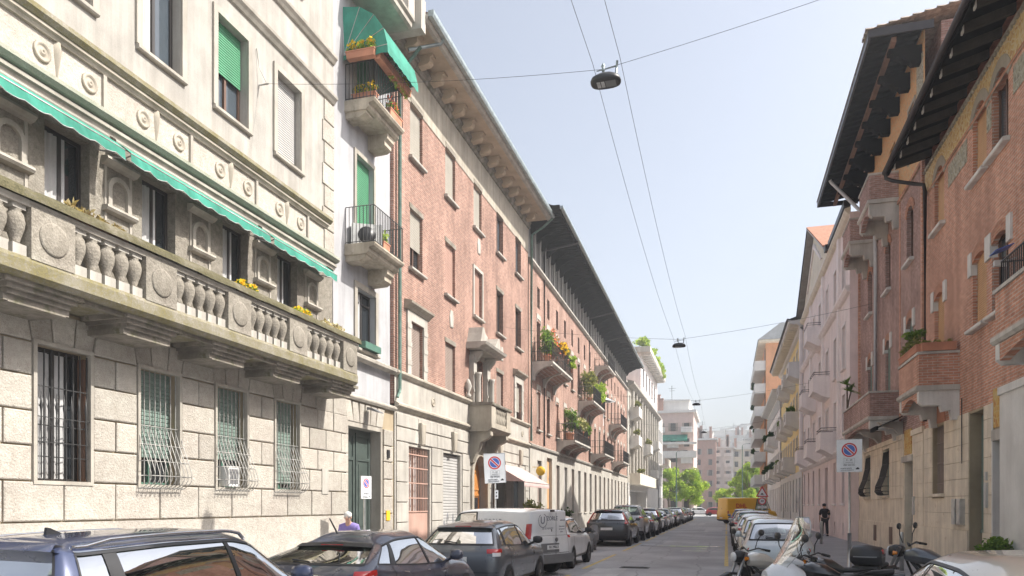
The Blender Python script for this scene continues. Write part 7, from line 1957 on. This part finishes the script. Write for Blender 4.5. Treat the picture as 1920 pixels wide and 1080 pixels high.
def maxi_scooter(label, loc, rz):
    t = thing('scooter', label, 'scooter', loc, rz, None)
    wheel2(t, .72, .29); wheel2(t, -.70, .29)
    obj('front_mudguard', loft(MB(), [(.40, .07, .52, .62), (.55, .10, .55, .68), (.75, .10, .56, .66), (1.0, .07, .42, .54)]).mesh('front_mudguard', 'paint_white'), t)
    obj('fork', MB().tube([(.72, -.1, .3), (.5, -.08, .85)], .025, 6).tube([(.72, .1, .3), (.5, .08, .85)], .025, 6).mesh('fork', 'alloy'), t)
    obj('front_fairing', loft(MB(), [(.18, .22, .35, .95), (.35, .27, .5, 1.05), (.52, .22, .62, 1.02), (.68, .10, .66, .92)]).mesh('front_fairing', 'paint_white'), t)
    obj('headlamp', loft(MB(), [(.56, .13, .72, .9), (.67, .10, .75, .87), (.70, .04, .78, .84)]).mesh('headlamp', 'lamp_clear'), t)
    obj('body', loft(MB(), [(-1.0, .08, .62, .75), (-.8, .17, .5, .8), (-.4, .2, .38, .76), (0, .18, .3, .55), (.22, .16, .3, .5)]).mesh('body', 'paint_white'), t)
    obj('seat', loft(MB(), [(-.92, .12, .76, .84), (-.6, .17, .74, .86), (-.3, .16, .72, .80), (-.02, .10, .68, .77)]).mesh('seat', 'saddle'), t)
    obj('engine', loft(MB(), [(-.85, .1, .22, .42), (-.5, .14, .2, .46), (-.2, .1, .24, .4)]).mesh('engine', 'plastic_grey'), t)
    obj('exhaust', MB().tube([(-.2, -.18, .28), (-.5, -.2, .3), (-1.0, -.22, .42)], [.03, .055, .06], 10).mesh('exhaust', 'alloy'), t)
    obj('instrument_cowl', loft(MB(), [(.18, .12, .98, 1.06), (.32, .16, 1.0, 1.12), (.45, .1, 1.02, 1.1)]).mesh('instrument_cowl', 'paint_white'), t)
    bars(t, .24, 1.12, .36, -.1); mirrors(t, .3, 1.14, .40, .18)
    g = MB(); rows = []
    for i in range(21):
        f = i/20; z_ = .98+.66*f; x_ = .56-.34*f-.05*math.sin(math.pi*f); hw = .14+.14*math.sin(math.pi*min(1, f*.7+.12)) if f < .85 else .24*math.sqrt(max(.05, 1-(f-.85)/.16*.7))
        rows.append([(x_-.10*(s_*s_), s_*hw, z_) for s_ in [q/8 for q in range(-8, 9)]])
    g.grid(rows); obj('windscreen', g.mesh('windscreen', 'screen'), t)
    obj('screen_rim', MB().tube([r_[0] for r_ in rows]+rows[-1]+[r_[-1] for r_ in rows[::-1]], .007, 4).mesh('screen_rim', 'curtain'), t)
    obj('stand', MB().tube([(-.1, .16, .2), (-.16, .3, .0)], .014, 5).mesh('stand', 'iron'), t)
    return t
def motorcycle(label, loc, rz, tank='paint_black', case=False, name='motorcycle'):
    t = thing(name, label, 'motorcycle', loc, rz, None)
    wheel2(t, .74, .31, .06); wheel2(t, -.70, .31, .08)
    obj('fork', MB().tube([(.74, -.11, .31), (.42, -.10, 1.0)], .028, 8).tube([(.74, .11, .31), (.42, .10, 1.0)], .028, 8).mesh('fork', 'lamp_amber' if not case else 'alloy'), t)
    obj('front_mudguard', loft(MB(), [(.48, .05, .62, .66), (.72, .08, .63, .68), (.98, .05, .52, .57)]).mesh('front_mudguard', 'plastic_black'), t)
    obj('frame', MB().tube([(.40, 0, .92), (.1, .12, .6), (-.2, .14, .4), (-.68, .1, .33)], .025, 6).tube([(.40, 0, .92), (.1, -.12, .6), (-.2, -.14, .4), (-.68, -.1, .33)], .025, 6).tube([(.38, 0, .85), (.2, 0, .4), (-.1, 0, .3)], .02, 6).mesh('frame', 'iron'), t)
    obj('engine', loft(MB(), [(-.22, .12, .3, .55), (0, .19, .26, .64), (.2, .14, .3, .62), (.3, .1, .36, .5)]).mesh('engine', 'plastic_grey'), t)
    obj('tank', loft(MB(), [(-.18, .09, .74, .86), (.0, .17, .72, .97), (.2, .18, .74, 1.0), (.36, .10, .78, .95)]).mesh('tank', tank), t)
    obj('seat', loft(MB(), [(-.86, .10, .86, .93), (-.6, .14, .80, .90), (-.35, .14, .76, .84), (-.14, .10, .76, .84)]).mesh('seat', 'saddle'), t)
    obj('tail', loft(MB(), [(-1.0, .06, .82, .88), (-.8, .10, .72, .86), (-.4, .1, .66, .78)]).mesh('tail', tank), t)
    obj('headlamp', loft(MB(), [(.42, .1, .84, 1.02), (.52, .12, .82, 1.04), (.60, .10, .85, 1.01), (.62, .04, .9, .96)]).mesh('headlamp', 'plastic_black'), t)
    obj('headlamp_lens', MB().lathe([(.085, .0), (.075, .02), (.01, .03)], (.615, 0, .93), 14, axis=0).mesh('headlamp_lens', 'lamp_clear'), t)
    obj('exhaust', MB().tube([(.15, -.14, .3), (-.2, -.18, .26), (-.5, -.2, .36), (-.95, -.22, .52)], [.025, .03, .05, .055], 10).mesh('exhaust', 'alloy'), t)
    bars(t, .32, 1.06, .38, -.14); mirrors(t, .34, 1.08, .40, .22)
    for s_ in (-1, 1): obj('indicator', loft(MB(), [(.44, .02, .88, .93), (.5, .03, .87, .94)]).mesh('indicator', 'lamp_amber'), t, (0, s_*.17, 0))
    obj('stand', MB().tube([(-.1, .14, .3), (-.15, .3, .0)], .014, 5).mesh('stand', 'iron'), t)
    return t
def top_case(label, loc, rz):
    t = thing('top_case', label, 'luggage case', loc, rz)
    obj('shell', loft(MB(), [(-.26, .17, .03, .26), (-.22, .24, .0, .31), (0, .27, -.01, .345), (.18, .25, .0, .33), (.23, .17, .04, .27)]).mesh('shell', 'plastic_black'), t)
    g = MB()
    for k in range(24):
        a, b_ = 2*math.pi*k/24, 2*math.pi*(k+1)/24
        f = lambda q, z_: (.255*math.copysign(abs(math.cos(q))**.6, math.cos(q))-.015, .278*math.copysign(abs(math.sin(q))**.6, math.sin(q)), z_)
        g.add([f(a, .145), f(b_, .145), f(b_, .165), f(a, .165)], [(0, 1, 2, 3)])
    obj('seam_band', g.mesh('seam_band', 'plastic_grey'), t)
    obj('reflector', loft(MB(), [(-.272, .08, .20, .26), (-.25, .13, .18, .28), (-.2, .15, .18, .28)]).mesh('reflector', 'lamp_red'), t)
    obj('rack', MB().box(-.2, .2, -.12, .12, -.05, -.012).tube([(-.15, -.1, -.04), (.25, -.1, -.2)], .012, 5).tube([(-.15, .1, -.04), (.25, .1, -.2)], .012, 5).mesh('rack', 'iron'), t)
    return t
maxi_scooter('white maxi scooter with tall clear windscreen at the right kerb', (1.12, 10.9, 0), R(203))
motorcycle('black naked motorcycle with gold fork beside the white scooter', (1.55, 12.5, 0), R(196))
motorcycle('black motorcycle carrying a top case, half hidden at bottom right', (1.35, 11.35, 0), R(180), 'paint_black', True)
top_case('black rounded top case with red reflector on hidden motorcycle', (1.85, 11.2, .98), R(160)).scale = (.82, .82, .82)
motorcycle('dark motorcycle with round mirror behind the corner car', (3.15, 13.4, .12), R(150), 'paint_graphite', True)
motorcycle('cream tanked motorcycle just in front of the ice blue city car', (.62, 13.6, 0), R(215), 'paint_cream', True)
one('parked_scooter', loft(loft(MB(), [(-.8, .1, .5, .75), (-.4, .18, .3, .8), (0, .15, .25, .5), (.5, .2, .3, 1.05), (.7, .1, .5, 1.0)]), [(-.7, .1, .8, .9), (-.1, .12, .75, .85)]).tube([(.4, -.3, 1.1), (.45, .3, 1.1)], .02, 6).lathe([(.01, -.05), (.25, -.05), (.25, .05), (.01, .05)], (.75, 0, .25), 16, axis=1).lathe([(.01, -.05), (.25, -.05), (.25, .05), (.01, .05)], (-.65, 0, .25), 16, axis=1), 'plastic_grey', 'grey scooter parked between the white hatchback and dark estate crossover', 'scooter', (-5.05, 29.2, 0), R(95))
shrub('potted_olive', 'slim potted shrub on the left pavement behind white hatchback', (-6.45, 30.4, .12), (.35, .35, .75), 420, .08, 'leaf_dark', pot=.4)
shrub('potted_shrub', 'dry leafy pot plant under the pink shop awning', (-8.4, 33.0, .12), (.5, 1.1, .85), 520, .1, 'leaf_olive', pot=.45)

# ---- people: one skinned body each, hair and clothes as parts
def skin_mesh(name, verts, edges, rads, mat, sub=2, parent=None):
    me = bpy.data.meshes.new(name); me.from_pydata(verts, edges, []); 
    o = bpy.data.objects.new(name, me); COL.objects.link(o)
    md = o.modifiers.new('skin', 'SKIN'); md.use_smooth_shade = True
    for i, r_ in enumerate(rads):
        sv = me.skin_vertices[0].data[i]; sv.radius = r_ if isinstance(r_, tuple) else (r_, r_)
    me.skin_vertices[0].data[0].use_root = True
    s2 = o.modifiers.new('sub', 'SUBSURF'); s2.levels = sub; s2.render_levels = sub
    dg = bpy.context.evaluated_depsgraph_get(); m2 = bpy.data.meshes.new_from_object(o.evaluated_get(dg)); bpy.data.objects.remove(o)
    m2.materials.clear(); m2.materials.append(MT[mat])
    for p in m2.polygons: p.use_smooth = True
    return obj(name, m2, parent)
def person(label, loc, rz, shirt, trousers, hair, stoop=.1, walk=.18, h=1.0):
    t = thing('person', label, 'person', loc, rz)
    V = [(0, 0, .95), (.01, 0, 1.12), (.03+stoop*.4, 0, 1.32), (.04+stoop*.8, 0, 1.45), (.06+stoop, 0, 1.53), (.09+stoop*1.2, 0, 1.62), (.10+stoop*1.3, 0, 1.72),
         (.02, .10, .90), (.05+walk*.5, .10, .50), (walk*.6, .10, .09), (walk*.6+.15, .11, .04), (.02, -.10, .90), (-walk*.3, -.10, .50), (-walk, -.10, .10), (-walk+.14, -.11, .04),
         (.03+stoop*.7, .19, 1.42), (.02+stoop*.5, .25, 1.14), (.12+stoop, .23, .92), (.16+stoop, .22, .84), (.03+stoop*.7, -.19, 1.42), (.02+stoop*.5, -.25, 1.14), (.10+stoop, -.23, .92), (.14+stoop, -.22, .84)]
    E_ = [(0, 1), (1, 2), (2, 3), (3, 4), (4, 5), (5, 6), (0, 7), (7, 8), (8, 9), (9, 10), (0, 11), (11, 12), (12, 13), (13, 14), (3, 15), (15, 16), (16, 17), (17, 18), (3, 19), (19, 20), (20, 21), (21, 22)]
    Rr = [(.13, .15), (.125, .14), (.125, .16), (.09, .12), .052, (.085, .075), (.075, .065), .085, .058, .042, .04, .085, .058, .042, .04, .058, .046, .034, .036, .058, .046, .034, .036]
    b = skin_mesh('body', V, E_, Rr, 'skin', 2, t)
    skin_mesh('shirt', [V[0], V[1], V[2], V[3], V[15], V[16], V[19], V[20], (V[4][0]-.005, 0, 1.53)], [(0, 1), (1, 2), (2, 3), (3, 4), (4, 5), (3, 6), (6, 7), (3, 8)], [(.155, .175), (.15, .165), (.155, .19), (.13, .16),   .09, .075, .09, .075, .078], shirt, 2, t)
    skin_mesh('trousers', [V[0], V[7], V[8], V[9], V[11], V[12], V[13]], [(0, 1), (1, 2), (2, 3), (0, 4), (4, 5), (5, 6)], [(.148, .165), .108, .082, .07, .108, .082, .07], trousers, 2, t)
    hx, hz = V[5][0]+.012, 1.665
    obj('hair', MB().lathe([(.088, -.03), (.1, .02), (.098, .07), (.07, .11), (.01, .125)], (hx-.016, 0, hz+.015), 14).mesh('hair', hair), t)
    g = MB().lathe([(.005, -.02), (.018, 0), (.012, .028), (.004, .05)], (hx+.095, 0, hz-.03), 8); obj('nose', g.mesh('nose', 'skin'), b)
    for s_ in (-1, 1):
        obj('ear', MB().lathe([(.004, -.03), (.018, -.01), (.02, .015), (.006, .035)], (hx-.01, s_*.083, hz-.02), 8).mesh('ear', 'skin'), b)
        obj('eye', MB().lathe([(.002, -.008), (.011, 0), (.002, .008)], (hx+.083, s_*.033, hz+.0), 8).mesh('eye', 'ink'), b)
        obj('shoe', loft(MB(), [(-.08, .035, 0, .09), (.0, .045, 0, .1), (.12, .045, 0, .07), (.19, .03, 0, .05)]).mesh('shoe', 'cloth_dark'), t, (V[9 if s_ > 0 else 13][0], s_*.105, 0))
        hd = V[18 if s_ > 0 else 22]
        for k in range(4): obj('finger', MB().tube([(hd[0]-.02+k*.018, hd[1], hd[2]-.01), (hd[0]-.01+k*.02, hd[1]+s_*.004, hd[2]-.055), (hd[0]+.0+k*.018, hd[1]-s_*.012, hd[2]-.085-.008*(k in (1, 2)))], [.01, .009, .007], 6).mesh('finger', 'skin'), b)
        obj('thumb', MB().tube([(hd[0]+.03, hd[1]-s_*.01, hd[2]+.02), (hd[0]+.06, hd[1]-s_*.02, hd[2]-.02)], [.011, .008], 6).mesh('thumb', 'skin'), b)
    obj('mouth', MB().box(hx+.086, hx+.09, -.022, .022, hz-.066, hz-.06).mesh('mouth', 'ink_red'), b)
    t.scale = (h, h, h)
    return t
person('white haired pedestrian in purple shirt walking past the green portal', (-8.0, 14.9, .12), R(-75), 'shirt_purple', 'cloth_grey', 'hair_white', .16, .18, .86)
person('dark clothed pedestrian far along the right pavement', (5.2, 44.2, .12), R(100), 'cloth_dark', 'cloth_dark', 'cloth_dark', .02, .15, 1.0)

# ------------------------------------------------------------------ air between camera and far houses
HZ = True
if HZ:
    hm = bpy.data.materials.new('haze'); hm.use_nodes = True; N = hm.node_tree.nodes; L = hm.node_tree.links
    for n_ in list(N):
        if n_.type == 'BSDF_PRINCIPLED': N.remove(n_)
    pv_ = N.new('ShaderNodeVolumePrincipled'); pv_.inputs['Color'].default_value = (.93, .96, 1, 1); pv_.inputs['Density'].default_value = .0014; pv_.inputs['Anisotropy'].default_value = .2
    L.new(pv_.outputs[0], N['Material Output'].inputs['Volume']); MT['haze'] = hm
    hb_ = obj('haze', MB().box(-60, 60, -30, 420, -1.2, 48).mesh('haze', 'haze')); hb_['kind'] = 'stuff'; hb_['label'] = 'pale air over the street'
    hb_.visible_shadow = True

# ------------------------------------------------------------------ pieces that can be picked apart become parts of their own
def loose(me):
    n = len(me.vertices); par = list(range(n))
    def fd(i):
        while par[i] != i: par[i] = par[par[i]]; i = par[i]
        return i
    for p in me.polygons:
        v = p.vertices; r = fd(v[0])
        for k in v[1:]: par[fd(k)] = r
    grp = {}
    for p in me.polygons: grp.setdefault(fd(p.vertices[0]), []).append(p)
    out = []
    for ps in grp.values():
        mp = {}; vs_ = []; fs = []
        for p in ps:
            f = []
            for i in p.vertices:
                if i not in mp: mp[i] = len(vs_); vs_.append(me.vertices[i].co[:])
                f.append(mp[i])
            fs.append(f)
        m2 = bpy.data.meshes.new(me.name); m2.from_pydata(vs_, [], fs)
        for mt in me.materials: m2.materials.append(mt)
        m2.polygons.foreach_set('material_index', [p.material_index for p in ps]); m2.polygons.foreach_set('use_smooth', [p.use_smooth for p in ps]); m2.update(); out.append(m2)
    return out
SPL = {'corbel': 'corbel', 'folding_arm': 'folding_arm', 'pilasters': 'pilaster', 'keystone_blocks': 'keystone_block', 'frieze_strip': 'frieze_strip', 'soffit_moulding': 'soffit_moulding', 'brick_strip': 'brick_strip', 'modillions': 'modillion', 'roof_beams': 'roof_beam', 'impost_stone': 'impost_stone', 'clamp': 'clamp', 'base_moulding': 'base_moulding', 'corbel_stone': 'corbel', 'string_course': 'string_course', 'fork': 'fork', 'plinth': 'plinth', 'eaves': 'eaves', 'threshold': 'threshold', 'cornice_end': 'cornice_end', 'rib': 'rib', 'marks': 'mark', 'slat': 'slat', 'door_panelling': 'door_panel'}
lc = {}
for o in list(COL.objects):
    nm = o.name.split('.')[0]
    if nm in SPL and o.type == 'MESH' and o.parent is not None and not o.children:
        if o.data.name not in lc: lc[o.data.name] = loose(o.data)
        ps = lc[o.data.name]
        if len(ps) > 1:
            for m2 in ps:
                c = obj(SPL[nm], m2, o.parent, o.location); c.rotation_euler = o.rotation_euler
            bpy.data.objects.remove(o)
